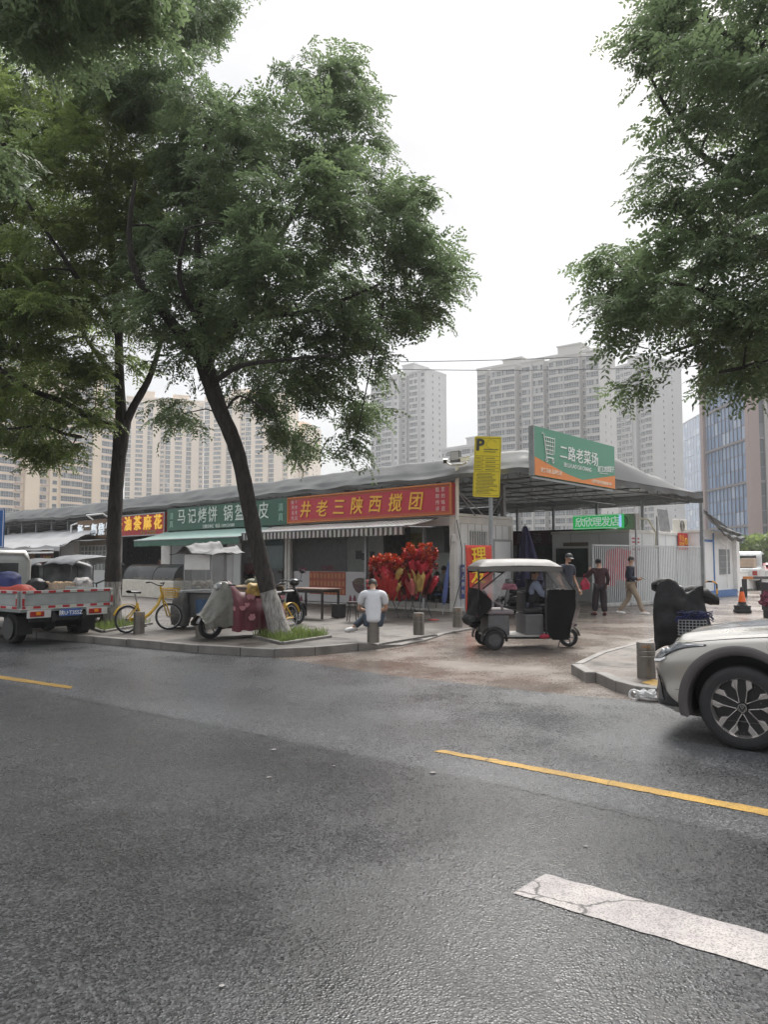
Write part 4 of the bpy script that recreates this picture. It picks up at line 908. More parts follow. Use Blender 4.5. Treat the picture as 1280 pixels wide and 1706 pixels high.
tower('apartment_tower', 'broad apartment slab of wavy glazed balconies behind the green market sign', 'tower', (798,292), (1006,262), 583, 2.95,
      [(3.6,'bay',0),(2.0,'ac',-2),(4.6,'curve',.8),(5.2,'curve',1.0),(2.2,'ac',-2.2),(3.6,'bay',.2),(.5,'wall',1.4),(4.0,'bay',.3),(2.2,'ac',-2.2),(5.2,'curve',1.0),(5.4,'curve',.8),(2.2,'ac',-2),(4.4,'bay',.6)], BW, FRG, PANE_G, 17, 885, crown=[(.2,.36,3.2),(.66,.84,4.5)])
tower('apartment_tower', 'grey apartment tower with dark vertical window strips behind the right canopy roof', 'tower', (1026,345), (1098,325), 597, 2.9,
      [(2.2,'ac',0),(2.4,'dark',.1),(2.4,'ac',.3),(3.4,'bay',1.0),(1.4,'wall',.2),(1.4,'ac',-2),(3.0,'bay',-1.0),(3.2,'bay',.2),(1.2,'wall',.4)], CW, FRG, PANE_G, 20, 885, crown=[(.3,.55,4)])
tower('apartment_block', 'low pale apartment block peeping over the canopy behind the yellow notice', 'building', (737,300), (800,285), 742, 2.9,
      [(2,'two',0),(2.6,'bay',.6),(1.6,'small',0),(2.6,'bay',.6),(2,'two',0)], AW, FRG, PANE_G, 12, 790, crown=[(.55,.95,4)])
tower('apartment_tower', 'nearest tan apartment tower behind the leaves at far left', 'tower', (-70,250), (196,305), 560, 3.0,
      [(3,'wall',0),(2.5,'dark',-.5),(4,'bay',.8),(2.4,'ac',-1),(3,'wall',.4),(2.2,'ac',-.6),(2,'small',.3),(5,'curve',1.2),(2.6,'dark',0),(2,'wall',.3),(3,'bay',.3),(2,'wall',0)], BEI, FRG, PANE_G, 16, 880, slab=PINK)
far = [(1.6,'dark',0),(1.2,'wall',.4),(2.2,'bay',.8),(1.2,'wall',.4),(1.6,'dark',-1),(2.2,'wall',.3),(1.5,'ac',-1)]
tower('apartment_tower', 'tall tan tower with thin vertical window strips between the two tree trunks', 'tower', (204,455), (336,470), 662, 3.0, far*2, BEI2, FRG, PANE_G, 18, 850, slab=BEI2, crown=[(.15,.35,5),(.6,.8,4)])
tower('apartment_tower', 'tan tower right of the main trunk, partly behind its leaves', 'tower', (336.5,470), (478,455), 655, 3.0, far*2, BEI2, FRG, PANE_G, 18, 840, slab=BEI2, crown=[(.3,.5,5)])
tower('apartment_tower', 'slim lower tan tower ending the beige row at its right', 'tower', (480,480), (514,475), 711, 3.0, [(1.5,'ac',0),(2,'bay',.5),(2.2,'wall',.3),(1.5,'small',0)], BEI2, FRG, PANE_G, 18, 820, slab=BEI2, crown=[(.2,.6,4)])
# glass towers
def glass_tower(label, L_, R_, top, fh, nb, pane, back, pier, band, floors_per_band, bandh=.5, second=None, framem=None):
    a = P(L_[0], 935, L_[1]); b_ = P(R_[0], 935, R_[1]); a.z = b_.z = 0; W = (b_-a).length; d = (b_-a).normalized()
    near = L_ if L_[1] < R_[1] else R_; H_ = P(near[0], top, near[1]).z; t = thing('glass_tower', label, 'tower', a, math.atan2(d.y,d.x))
    MB().span((.02,.05,0),(W-.02,back,H_)).build('core', mat('tower_core', (.12,.13,.15), .6), t)
    nf = int(H_/fh); bw_ = W/nb
    for i in range(nb):
        if floors_per_band:
            pass
        p = MB()
        for k in range(nf):
            p.quad((i*bw_+.06,0,k*fh+.2),((i+1)*bw_-.06,0,k*fh+.2),((i+1)*bw_-.06,0,(k+1)*fh-.04),(i*bw_+.06,0,(k+1)*fh-.04))
        p.build('curtain_wall', pane, t)
        MB().span((i*bw_-.06,-.16,0),(i*bw_+.06,.05,H_)).build('mullion', framem or mat('mullion_grey', (.12,.13,.16), .5), t)
    # side face glazing
    p = MB(); n2 = max(3,int(back/3.0)); s2 = back/n2
    for xx, sg in ((W,1),(0,-1)):
        for i in range(n2):
            for k in range(nf): p.quad((xx+sg*.03,i*s2+.1,k*fh+.1),(xx+sg*.03,(i+1)*s2-.1,k*fh+.1),(xx+sg*.03,(i+1)*s2-.1,(k+1)*fh-.1),(xx+sg*.03,i*s2+.1,(k+1)*fh-.1))
    so = p.build('side_glazing', second or pane, t); so['kind'] = 'stuff'
    for k in range(0, nf+1, max(1,floors_per_band)):
        MB().span((-.35,-.45,k*fh-bandh/2),(W+.35,back,k*fh+bandh/2)).build('floor_band', band, t)
    if pier:
        for x in (0, W): MB().span((x-pier/2,-.7,0),(x+pier/2,1.5,H_+1)).build('pier', mat('pier_brown', (.30,.225,.205), .7, var=.05), t)
        o = MB()
        for i in range(1,n2): o.span((W+.04,i*s2-.35,0),(W+.5,i*s2+.35,H_))
        o.build('side_pier', mat('pier_grey', (.35,.33,.31), .7), t)
    return t
glass_tower('blue glass tower with a slanting open crown between grey tower and office tower', (1131,520), (1172,470), 690, 4.0, 9, PANE_B, 18, 0, mat('band_blue', (.20,.27,.38), .4), 3, .25)
glass_tower('nearest glass office tower with brown piers behind the right tree', (1181,172), (1258,150), 545, 3.0, 12, PANE_B, 22, 1.6, mat('band_grey', (.17,.155,.16), .5), 3, .5, second=PANE_D)
# ================================================================ street trees
def leaf_mat(name, dark, lit, young, tr=.55):
    m = bpy.data.materials.new(name); m.use_nodes = True; n = m.node_tree; n.nodes.clear(); L = n.links.new
    o = n.nodes.new('ShaderNodeOutputMaterial'); b = n.nodes.new('ShaderNodeBsdfPrincipled'); t = n.nodes.new('ShaderNodeBsdfTranslucent'); s = n.nodes.new('ShaderNodeMixShader'); s.inputs[0].default_value = tr
    g_ = n.nodes.new('ShaderNodeNewGeometry'); r = n.nodes.new('ShaderNodeValToRGB'); e = r.color_ramp.elements; e[0].color = (*dark,1); e[1].color = (*young,1); e[1].position = 1; k = e.new(.6); k.color = (*lit,1); k = e.new(.93); k.color = (*lit,1)
    tc_ = n.nodes.new('ShaderNodeTexCoord'); nz_ = n.nodes.new('ShaderNodeTexNoise'); nz_.inputs['Scale'].default_value = .55; nz_.inputs['Detail'].default_value = 3; L(tc_.outputs['Object'], nz_.inputs['Vector'])
    a = n.nodes.new('ShaderNodeMath'); a.operation = 'MULTIPLY_ADD'; a.inputs[1].default_value = .45; L(g_.outputs['Random Per Island'], a.inputs[0])
    mr = n.nodes.new('ShaderNodeMapRange'); mr.inputs[1].default_value = .3; mr.inputs[2].default_value = .7; mr.inputs[3].default_value = 0; mr.inputs[4].default_value = .56; L(nz_.outputs['Fac'], mr.inputs[0]); L(mr.outputs[0], a.inputs[2])
    L(a.outputs[0], r.inputs[0]); L(r.outputs[0], b.inputs['Base Color']); L(r.outputs[0], t.inputs['Color'])
    b.inputs['Roughness'].default_value = .42; b.inputs['Specular IOR Level'].default_value = .5
    L(b.outputs[0], s.inputs[1]); L(t.outputs[0], s.inputs[2]); L(s.outputs[0], o.inputs['Surface']); return m
LEAF = leaf_mat('leaf_green', (.095,.138,.066), (.162,.220,.105), (.27,.35,.11))
LEAF2 = leaf_mat('leaf_yellow_green', (.105,.150,.050), (.18,.235,.070), (.29,.36,.08))
def bark_mat():
    m = bpy.data.materials.new('bark'); m.use_nodes = True; n = m.node_tree; b = n.nodes['Principled BSDF']; L = n.links.new
    t = n.nodes.new('ShaderNodeTexCoord'); mp_ = n.nodes.new('ShaderNodeMapping'); mp_.inputs['Scale'].default_value = (9,9,1.8); L(t.outputs['Object'], mp_.inputs['Vector'])
    z = n.nodes.new('ShaderNodeTexNoise'); z.inputs['Scale'].default_value = 2.2; z.inputs['Detail'].default_value = 6; z.inputs['Roughness'].default_value = .7; L(mp_.outputs[0], z.inputs['Vector'])
    r = n.nodes.new('ShaderNodeValToRGB'); r.color_ramp.elements[0].position = .35; r.color_ramp.elements[0].color = (.018,.015,.013,1); r.color_ramp.elements[1].position = .7; r.color_ramp.elements[1].color = (.075,.062,.052,1); L(z.outputs['Fac'], r.inputs[0]); L(r.outputs[0], b.inputs['Base Color'])
    b.inputs['Roughness'].default_value = .85; bp = n.nodes.new('ShaderNodeBump'); bp.inputs['Strength'].default_value = 1; bp.inputs['Distance'].default_value = .07; L(z.outputs['Fac'], bp.inputs['Height']); L(bp.outputs[0], b.inputs['Normal']); return m
BARK = bark_mat()
def lime_mat():
    m = bpy.data.materials.new('limewash'); m.use_nodes = True; n = m.node_tree; b = n.nodes['Principled BSDF']; L = n.links.new
    t = n.nodes.new('ShaderNodeTexCoord'); mp_ = n.nodes.new('ShaderNodeMapping'); mp_.inputs['Scale'].default_value = (14,14,2.2); L(t.outputs['Object'], mp_.inputs['Vector'])
    z = n.nodes.new('ShaderNodeTexNoise'); z.inputs['Scale'].default_value = 2; z.inputs['Detail'].default_value = 6; z.inputs['Roughness'].default_value = .7; L(mp_.outputs[0], z.inputs['Vector'])
    r = n.nodes.new('ShaderNodeValToRGB'); r.color_ramp.elements[0].position = .3; r.color_ramp.elements[0].color = (.06,.052,.046,1); r.color_ramp.elements[1].position = .62; r.color_ramp.elements[1].color = (.42,.40,.375,1); L(z.outputs['Fac'], r.inputs[0]); L(r.outputs[0], b.inputs['Base Color'])
    b.inputs['Roughness'].default_value = .9; bp = n.nodes.new('ShaderNodeBump'); bp.inputs['Strength'].default_value = .8; bp.inputs['Distance'].default_value = .03; L(z.outputs['Fac'], bp.inputs['Height']); L(bp.outputs[0], b.inputs['Normal']); return m
LIME = lime_mat()
def limb(pts, rads, n=12, seed=0, gnarl=.06):
    """smooth tapered tube with knobbly outline through points"""
    P_ = [Vector(p) for p in pts]; out = []; rr = []
    for i in range(len(P_)-1):
        p0, p1, p2, p3 = P_[max(i-1,0)], P_[i], P_[i+1], P_[min(i+2,len(P_)-1)]
        for j in range(6):
            t = j/6; out.append(.5*((2*p1)+(p2-p0)*t+(2*p0-5*p1+4*p2-p3)*t*t+(3*p1-p0-3*p2+p3)*t**3)); rr.append(rads[i]+(rads[i+1]-rads[i])*t)
    out.append(P_[-1]); rr.append(rads[-1])
    rr = [r*(1+gnarl*2*noise.noise(p*2.3+Vector((seed,0,0)))) for r, p in zip(rr, out)]
    mb = MB().tube(out, rr, n)
    mb.v = [tuple(Vector(v)+Vector((noise.noise(Vector(v)*5),noise.noise(Vector(v)*5+Vector((9,0,0))),0))*gnarl*.3*min(1,rr[min(k//n,len(rr)-1)]/.12)) for k, v in enumerate(mb.v)]
    return mb, out, rr
def leaflet_template(rg, nleaf=8, ll=.088, lw=.044, span=.5):
    """one branchlet: pinnate leaves along it, drooping; returns (k,4,3)"""
    Q = []
    for i in range(nleaf):
        s = (i+.6)/nleaf; base = np.array([span*s, 0, -.10*s*s]); side = 1 if i % 2 else -1
        if i == nleaf-1: side = 0
        az = side*rg.uniform(.7,1.25)+rg.uniform(-.15,.15); el = rg.uniform(-.15,.3); rl = rg.uniform(.19,.30)
        d = np.array([math.cos(az)*math.cos(el), math.sin(az)*math.cos(el), math.sin(el)])
        for j in range(10):
            u = (j//2+.8)/5.3; p = base+d*rl*u+np.array([0,0,-.16*u*u*rl/.25]); sd = 1 if j % 2 else -1
            sidev = np.cross(d,[0,0,1.]); sidev /= np.linalg.norm(sidev)+1e-9
            ld = d*rg.uniform(.35,.75)+sidev*sd*.85+np.array([0,0,rg.uniform(-.75,-.05)]); ld /= np.linalg.norm(ld)
            wv = np.cross(ld, np.array([rg.uniform(-.4,.4),rg.uniform(-.4,.4),1.])); wv /= np.linalg.norm(wv)+1e-9
            l_ = ll*rg.uniform(.75,1.15); w_ = lw*rg.uniform(.8,1.15)
            Q.append([p, p+ld*l_*.45+wv*w_*.5, p+ld*l_+np.array([0,0,-.01]), p+ld*l_*.45-wv*w_*.5])
    return np.array(Q)
_rg = np.random.RandomState(3)
TEMPL = [leaflet_template(_rg, nleaf=_rg.randint(7,10), span=_rg.uniform(.42,.62)) for _ in range(8)]
def inpoly(x, y, poly):
    r = False; j = len(poly)-1
    for i in range(len(poly)):
        xi, yi = poly[i]; xj, yj = poly[j]
        if (yi > y) != (yj > y) and x < (xj-xi)*(y-yi)/(yj-yi)+xi: r = not r
        j = i
    return r
def edist(x, y, poly):
    b = 1e9
    for i in range(len(poly)):
        x0, y0 = poly[i]; x1, y1 = poly[(i+1) % len(poly)]; dx, dy = x1-x0, y1-y0; t = max(0,min(1,((x-x0)*dx+(y-y0)*dy)/(dx*dx+dy*dy+1e-9)))
        b = min(b, math.hypot(x-x0-t*dx, y-y0-t*dy))
    return b
def foliage(regions, d0, spacing, thick, per, seed, limbs, axis, leaf=LEAF, parent=None, gap=.0, scale=1.0, reach=.62, tw=.016):
    """regions: crown outlines, as seen from the street; the crown is as deep as it is wide"""
    rg = np.random.RandomState(seed); cen = []
    for reg in regions:
        poly, dd, sp, gp = (list(reg)+[None]*4)[:4]; sp = sp or spacing; gp = gap if gp is None else gp; dd = dd or d0
        xs = [p[0] for p in poly]; ys = [p[1] for p in poly]; ppm = FPX/dd
        area = 0
        for i in range(len(poly)): x0,y0 = poly[i]; x1,y1 = poly[(i+1)%len(poly)]; area += x0*y1-x1*y0
        area = abs(area)/2/ppm**2; want = int(area/(sp*sp)); k = 0; tries = 0
        while k < want and tries < want*40:
            tries += 1; x = rg.uniform(min(xs),max(xs)); y = rg.uniform(min(ys),max(ys))
            if not inpoly(x, y, poly): continue
            e = edist(x, y, poly)/ppm
            if e < reach*.55*rg.uniform(.4,1.3) : continue
            T_ = min(thick, .35+e*1.15); dz = rg.uniform(-1,1)*T_; p = P(x, y, dd+dz)
            # keep its pixel while its distance varies
            if noise.noise(p*.55+Vector((seed,0,0)))*.6+noise.noise(p*1.3)*.4 < gp-.35*0: continue
            cen.append(p); k += 1
    # twigs: each leaf clump joins the nearest wood
    nodes = [(Vector(p), r) for p, r in limbs]; arr = np.array([list(p) for p, _ in nodes]); order = sorted(range(len(cen)), key=lambda i: float(np.min(np.sum((arr-np.array(cen[i]))**2,axis=1))))
    pts = [list(p) for p, _ in nodes]; rad = [r for _, r in nodes]; A = np.zeros((len(pts)+len(cen),3)); A[:len(pts)] = pts; na = len(pts); tw_ = MB(); dirs = {}
    for i in order:
        c = cen[i]; q = A[:na]-np.array(c); dist = np.sum(q*q,axis=1)+np.where(q[:,2] > .3, q[:,2]*.8, 0); j = int(np.argmin(dist)); p = Vector(A[j]); r = min(tw*1.9, rad[j]*.62); r = max(r, .005)
        mid = p.lerp(c,.5)+Vector((rg.uniform(-.08,.08),rg.uniform(-.08,.08),.10*(c-p).length))
        tw_.tube([p,mid,c], [r,r*.75,r*.5], 4, caps=False); A[na] = list(c); rad.append(r*.62); na += 1
        dv = (c-p); dirs[i] = dv.normalized() if dv.length > .05 else Vector((1,0,0))
    if tw_.v: t = tw_.build('twig', BARK, parent); t['kind'] = 'stuff'
    V = []
    for i, c in enumerate(cen):
        out = Vector((c.x-axis.x, c.y-axis.y, 0)); out = out.normalized() if out.length > .1 else Vector((1,0,0)); base = (dirs[i]*.8+out*.7)
        for k in range(per):
            d = Vector((base.x+rg.normal()*.75, base.y+rg.normal()*.75, base.z*.35+rg.normal()*.42-.16)); d.normalize()
            up = Vector((rg.normal()*.42, rg.normal()*.42, 1)); y = up.cross(d); y.normalize(); z = d.cross(y)
            M3 = np.array([[d.x,y.x,z.x],[d.y,y.y,z.y],[d.z,y.z,z.z]])*scale*rg.uniform(.8,1.2)
            off = np.array(c)+rg.normal(size=3)*np.array([.15,.15,.10])*scale
            V.append(TEMPL[rg.randint(len(TEMPL))].reshape(-1,3) @ M3.T+off)
    V = np.concatenate(V).astype(np.float32); nq = len(V)//4
    me = bpy.data.meshes.new('crown'); me.vertices.add(len(V)); me.vertices.foreach_set('co', V.ravel()); me.loops.add(nq*4); me.loops.foreach_set('vertex_index', np.arange(nq*4,dtype=np.int32)); me.polygons.add(nq); me.polygons.foreach_set('loop_start', np.arange(0,nq*4,4,dtype=np.int32)); me.update(calc_edges=True)
    me.materials.append(leaf); o = bpy.data.objects.new('crown', me); COL.objects.link(o); o.parent = parent; return o, nq
def street_tree(label, limbs_px, crown, d0, spacing, thick, per, seed, leaf=LEAF, white=None, gap=-.12, trunk_n=1, scale=1.0, shift=0.0, **kw):
    """limbs_px: list of [(px,py,distance,radius), ...]; the first ones (trunk_n) are the trunk"""
    limbs_px = [[(q[0],q[1],q[2]+shift,q[3]) for q in L_] for L_ in limbs_px]; base = limbs_px[0][0]; b = P(base[0], base[1], base[2]); t = thing('street_tree', label, 'tree', (b.x,b.y,b.z), 0, 'street trees')
    inv = Vector((b.x,b.y,b.z)); wood = []; first = True
    for i, L_ in enumerate(limbs_px):
        pts = [P(*q[:3]) for q in L_]; rads = [q[3] for q in L_]
        mb, out, rr = limb(pts, rads, 14 if i < trunk_n else 9, seed+i)
        mb.v = [tuple(Vector(v)-inv) for v in mb.v]
        if i < trunk_n and white:
            zl = white-inv.z; ring = 14; 
            cut = max(k for k in range(len(out)) if out[k].z-inv.z < zl)
            # split trunk at the top of the limewash
            lo = MB(); hi = MB(); lo.v = list(mb.v); hi.v = list(mb.v)
            for f in mb.f:
                zc_ = min(mb.v[q][2] for q in f)
                (lo if min(q//ring for q in f) < cut else hi).f.append(f)
            for q_, nm, mm in ((hi,'trunk',BARK),(lo,'limewashed_base',LIME)):
                used = sorted({q for f in q_.f for q in f}); mp_ = {a:c for c,a in enumerate(used)}; q_.v = [q_.v[a] for a in used]; q_.f = [tuple(mp_[q] for q in f) for f in q_.f]; q_.build(nm, mm, t, smooth=60)
        else: mb.build('trunk' if i < trunk_n else 'limb', BARK, t, smooth=60)
        if not (i < trunk_n) or len(limbs_px) == 1: wood += list(zip(out, rr))
        else: wood += list(zip(out[-3:], rr[-3:]))
    c, n_ = foliage(crown, d0, spacing, thick, per, seed, wood, b, leaf, None, gap, scale, **kw)
    for o in [c, *[q for q in bpy.data.objects if q.name.startswith('twig') and q.parent is None]]:
        o.parent = t; o.matrix_parent_inverse = Matrix.Translation(-inv)
    return t, n_
T1 = [(250,300),(262,150),(300,75),(345,70),(380,110),(405,135),(450,115),(478,30),(500,25),(525,75),(560,60),(618,110),(640,170),(682,190),(668,260),(690,300),(735,345),(730,400),(765,425),(782,490),(740,545),(700,560),(650,590),(640,640),(600,625),(560,640),(520,685),(470,690),(430,680),(400,655),(340,640),(300,660),(255,600),(225,520),(205,420)]
nl = 0
t1, n_ = street_tree('leaning street tree with limewashed base in front of the dark green sign', [
    [(468,1063,15.3,.235),(456,1020,15.3,.185),(444,975,15.3,.165),(424,890,15.3,.150),(406,800,15.3,.150),(390,738,15.3,.150),(366,682,15.3,.155),(346,625,15.3,.165),(338,594,15.3,.17)],
    [(338,600,15.3,.13),(302,556,15.1,.105),(262,508,14.8,.09),(228,460,14.6,.075),(215,390,14.4,.05),(225,300,14.2,.03)],
    [(343,605,15.3,.13),(364,574,15.4,.11),(396,540,15.6,.095),(415,505,15.8,.08),(445,430,16.1,.06),(500,340,16.4,.045),(560,250,16.6,.025)],
    [(338,600,15.3,.09),(330,480,15.3,.07),(330,340,15.2,.055),(350,220,15.1,.035),(400,150,15.0,.02)],
    [(397,540,15.6,.06),(450,527,15.0,.05),(530,515,14.3,.04),(640,470,13.9,.02)],
    [(338,596,15.3,.08),(350,520,16.4,.06),(380,430,17.4,.04),(440,330,18,.02)],
    [(352,640,15.3,.06),(400,610,14.2,.045),(470,600,13.4,.03),(560,590,13.0,.02)],
    [(345,560,15.3,.06),(300,470,13.9,.045),(310,380,13,.03)],
    [(372,690,15.3,.03),(400,660,15.0,.02),(450,690,14.6,.012)],
    [(640,500,14.2,.02),(620,600,14.6,.015),(600,700,14.8,.01)]],
    [(T1,14.4), ([(150,50),(300,40),(330,170),(200,230),(140,150)],15.2,.36), ([(425,680),(520,680),(505,750),(475,775),(440,745)],15.0,.42), ([(545,640),(640,640),(622,720),(600,780),(560,775),(548,740)],14.7,.46), ([(270,640),(335,650),(325,735),(300,750),(285,715)],15.2,.45), ([(535,745),(580,750),(606,776),(585,795),(540,785)],14.7,.42), ([(270,-40),(392,-40),(385,30),(350,62),(300,75),(270,60)],15.6)],
    15.3, .36, 3.3, 7, 11, LEAF, white=1.12, gap=-.28, shift=-1.0, reach=.78); nl += n_
T2 = [(-80,100),(40,60),(200,90),(290,150),(300,300),(262,400),(245,520),(262,560),(255,600),(225,625),(180,640),(192,700),(190,725),(140,785),(105,775),(60,775),(20,745),(-80,770)]
t2, n_ = street_tree('upright street tree with limewashed base beside the grey truck', [
    [(188,1044,17.2,.23),(187,1000,17.2,.19),(188,960,17.2,.18),(190,880,17.2,.165),(195,790,17.2,.165),(201,735,17.2,.18),(204,700,17.2,.19)],
    [(203,705,17.2,.14),(199,650,17.2,.12),(197,560,17.2,.10),(190,450,17.2,.08),(180,320,17.1,.05),(190,200,17,.03)],
    [(207,708,17.2,.11),(226,670,17.2,.09),(246,635,17.2,.075),(262,590,17.3,.06),(280,520,17.5,.04)],
    [(200,712,17.2,.09),(160,702,16.8,.085),(110,672,16.2,.07),(50,648,15.6,.055),(-20,600,15,.03)],
    [(135,728,16.4,.04),(105,722,16.0,.04),(70,710,15.6,.03),(10,715,15.2,.02)],
    [(200,640,17.2,.07),(130,540,18.2,.05),(80,400,18.8,.03)], [(198,560,17.2,.07),(120,450,15.8,.05),(40,330,15,.03)]],
    [(T2,16.8), ([(215,700),(240,705),(238,725),(212,728)],17.2,.35)], 16.8, .355, 3.4, 8, 23, LEAF2, white=G(188,1044,.13).z+1.05, gap=-.30); nl += n_
t3, n_ = street_tree('nearest tree overhanging the upper left corner with dark drooping leaves', [
    [(-420,1120,9.3,.24),(-400,900,9.3,.19),(-390,600,9.3,.17),(-370,400,9.3,.16)], [(-372,410,9.3,.12),(-250,250,9.2,.09),(-100,120,9,.06),(60,20,8.8,.035)], [(-372,405,9.3,.12),(-260,150,9.4,.08),(-80,-60,9.4,.05),(120,-80,9.2,.03)], [(-260,260,9.2,.06),(-120,260,9.6,.04),(10,240,9.9,.02)]],
    [([(-120,-120),(262,-120),(262,15),(232,50),(222,105),(196,150),(165,120),(130,120),(90,85),(40,100),(-20,120),(-120,160)],9.0), ([(-90,200),(20,195),(28,240),(10,330),(-90,330)],9.8,.4), ([(-500,-200),(-130,-200),(-120,300),(-330,420),(-520,300)],9.3,.75)],
    9.0, .31, 1.9, 7, 31, LEAF, gap=-.3); nl += n_
T4 = [(1076,-90),(1088,30),(1040,65),(1055,110),(1045,150),(1085,180),(1130,168),(1082,212),(1062,235),(1075,262),(1050,300),(1080,335),(1025,322),(975,365),(988,405),(945,485),(952,515),(1012,520),(1008,548),(1045,590),(1042,620),(1075,672),(1110,640),(1142,640),(1165,602),(1190,642),(1215,652),(1240,692),(1280,682),(1420,690),(1480,400),(1420,-90)]
t4, n_ = street_tree('tree entering from the right edge above the towers', [
    [(1490,1150,11.2,.24),(1480,950,11.2,.19),(1470,760,11.2,.18),(1460,640,11.2,.18)],
    [(1462,650,11.2,.13),(1380,560,11.1,.10),(1260,520,11,.07),(1150,480,10.9,.045),(1040,450,10.8,.02)],
    [(1460,645,11.2,.13),(1380,450,11.4,.10),(1260,320,11.6,.07),(1150,240,11.7,.04),(1080,120,11.8,.02)],
    [(1460,640,11.2,.12),(1420,350,11.0,.09),(1300,150,10.8,.06),(1180,30,10.6,.03)],
    [(1380,560,11.1,.05),(1290,600,10.6,.04),(1200,620,10.3,.02)], [(1300,540,11.0,.05),(1200,560,11.8,.035),(1110,590,12.2,.02)]],
    [(T4,11.1)], 11.1, .365, 2.6, 6, 47, LEAF, gap=-.28); nl += n_
print('LEAFLETS', nl)
# tree pits with grass
def grass(name, label, pts, z, n, h, seed):
    rg = np.random.RandomState(seed); poly = [(p.x,p.y) for p in pts]; xs = [p[0] for p in poly]; ys = [p[1] for p in poly]; V = []; k = 0
    while k < n:
        x = rg.uniform(min(xs),max(xs)); y = rg.uniform(min(ys),max(ys))
        if not inpoly(x,y,poly): continue
        k += 1; hh = h*rg.uniform(.4,1.2)*(1+.5*noise.noise(Vector((x*3,y*3,0)))); a = rg.uniform(0,6.28); w_ = rg.uniform(.006,.012); l_ = rg.uniform(0,.5)*hh; b = rg.uniform(0,6.28)
        dx, dy = math.cos(a)*w_, math.sin(a)*w_; lx, ly = math.cos(b)*l_, math.sin(b)*l_
        V += [(x-dx,y-dy,z),(x+dx,y+dy,z),(x+dx*.6+lx*.5,y+dy*.6+ly*.5,z+hh*.65),(x+lx,y+ly,z+hh)]
    o = MB(); o.v = V; o.f = [(i,i+1,i+2,i+3) for i in range(0,len(V),4)]
    g_ = o.build(name, LEAF2); tag(g_, label, 'grass', kind='stuff'); return g_
SOIL = mat('soil', (.05,.04,.03), .95, var=.4, scale=12)
pit1 = [G(422,1062,.12),G(500,1054,.12),G(550,1062,.12),G(470,1074,.12)]
pit2 = [G(150,1047,.12),G(205,1038,.12),G(252,1040,.12),G(172,1054,.12)]
for pit, sd_, nm in ((pit1,1,'tuft grass around the foot of the leaning tree'),(pit2,2,'tuft grass around the foot of the upright tree')):
    struct(flat('soil', pit, .126, SOIL)); grass('grass', nm, pit, .126, 1500 if sd_ == 1 else 800, .17, sd_)
    o = MB()
    for i in range(4):
        a, b_ = pit[i], pit[(i+1)%4]; d = b_-a; o.box(((a+b_)/2)+Vector((0,0,.02)), (d.length,.09,.06), rz=math.atan2(d.y,d.x))
    struct(o.build('kerb', KERBM, bevel=.01))
# ================================================================ vehicles
def lerpt(tab, x):
    if x <= tab[0][0]: return tab[0][1]
    for (x0,y0),(x1,y1) in zip(tab, tab[1:]):
        if x <= x1: t = (x-x0)/(x1-x0); return y0+(y1-y0)*t
    return tab[-1][1]
def smt(tab, x):       # smooth interpolation
    if x <= tab[0][0]: return tab[0][1]
    for i in range(len(tab)-1):
        if x <= tab[i+1][0]:
            p1, p2 = tab[i], tab[i+1]; p0 = tab[max(i-1,0)]; p3 = tab[min(i+2,len(tab)-1)]; h = p2[0]-p1[0]; t = (x-p1[0])/h
            m1 = (p2[1]-p0[1])/(p2[0]-p0[0])*h if p2[0] != p0[0] else 0; m2 = (p3[1]-p1[1])/(p3[0]-p1[0])*h if p3[0] != p1[0] else 0
            return (2*t**3-3*t*t+1)*p1[1]+(t**3-2*t*t+t)*m1+(-2*t**3+3*t*t)*p2[1]+(t**3-t*t)*m2
    return tab[-1][1]
CARP = mat('car_champagne', (.43,.405,.365), .28, metal=.5, var=.015, scale=1, coat=1.0)
CARCLAD = mat('car_cladding', (.075,.065,.065), .55, var=.06); CARBLK = mat('car_gloss_black', (.012,.012,.013), .12, coat=.5)
CGLASS = mat('car_glass', (.02,.024,.026), .06, var=.1); HLG = film('headlight_lens', (.5,.52,.55), .80, .02)
RIMS = mat('rim_machined', (.52,.49,.47), .25, metal=.85, var=.04); RIMB = mat('rim_black', (.016,.016,.017), .25)
def wheel(parent, x, y, r, w_, face, rr=.70, style='car', name='wheel', tyre=RUBBER):
    """face = +1/-1: side its outer face looks to, along y"""
    o = MB(); M_ = Matrix.Translation((x,y,r)) @ Matrix.Rotation(PI/2,4,'X')
    pr = [(r*rr,-w_/2*.9),(r*.86,-w_/2),(r*.96,-w_/2*.86),(r,-w_/2*.55)]
    for g_ in (-.3,0,.3): pr += [(r,w_/2*(g_-.06)),(r*.975,w_/2*(g_-.05)),(r*.975,w_/2*(g_+.05)),(r,w_/2*(g_+.06))]
    pr += [(r,w_/2*.55),(r*.96,w_/2*.86),(r*.86,w_/2),(r*rr,w_/2*.9)]
    o.lathe(pr, 48 if style == 'car' else 28, M_, caps=False)
    if style == 't': o.lathe([(r*rr,w_*.45),(r*rr*.9,w_*.1),(r*.2,w_*.05),(r*.2,w_*.25),(0,w_*.25)], 28, M_, caps=False); o.lathe([(0,-w_*.25),(r*.2,-w_*.25),(r*.2,-w_*.05),(r*rr*.9,-w_*.1),(r*rr,-w_*.45)], 28, M_, caps=False)
    if style == 's': o.lathe([(r*rr,w_*.42),(r*rr*.93,w_*.2),(r*rr*.93,-w_*.2),(r*rr,-w_*.42)], 28, M_, caps=False)
    wl = o.build(name, tyre, parent, smooth=45); return wl
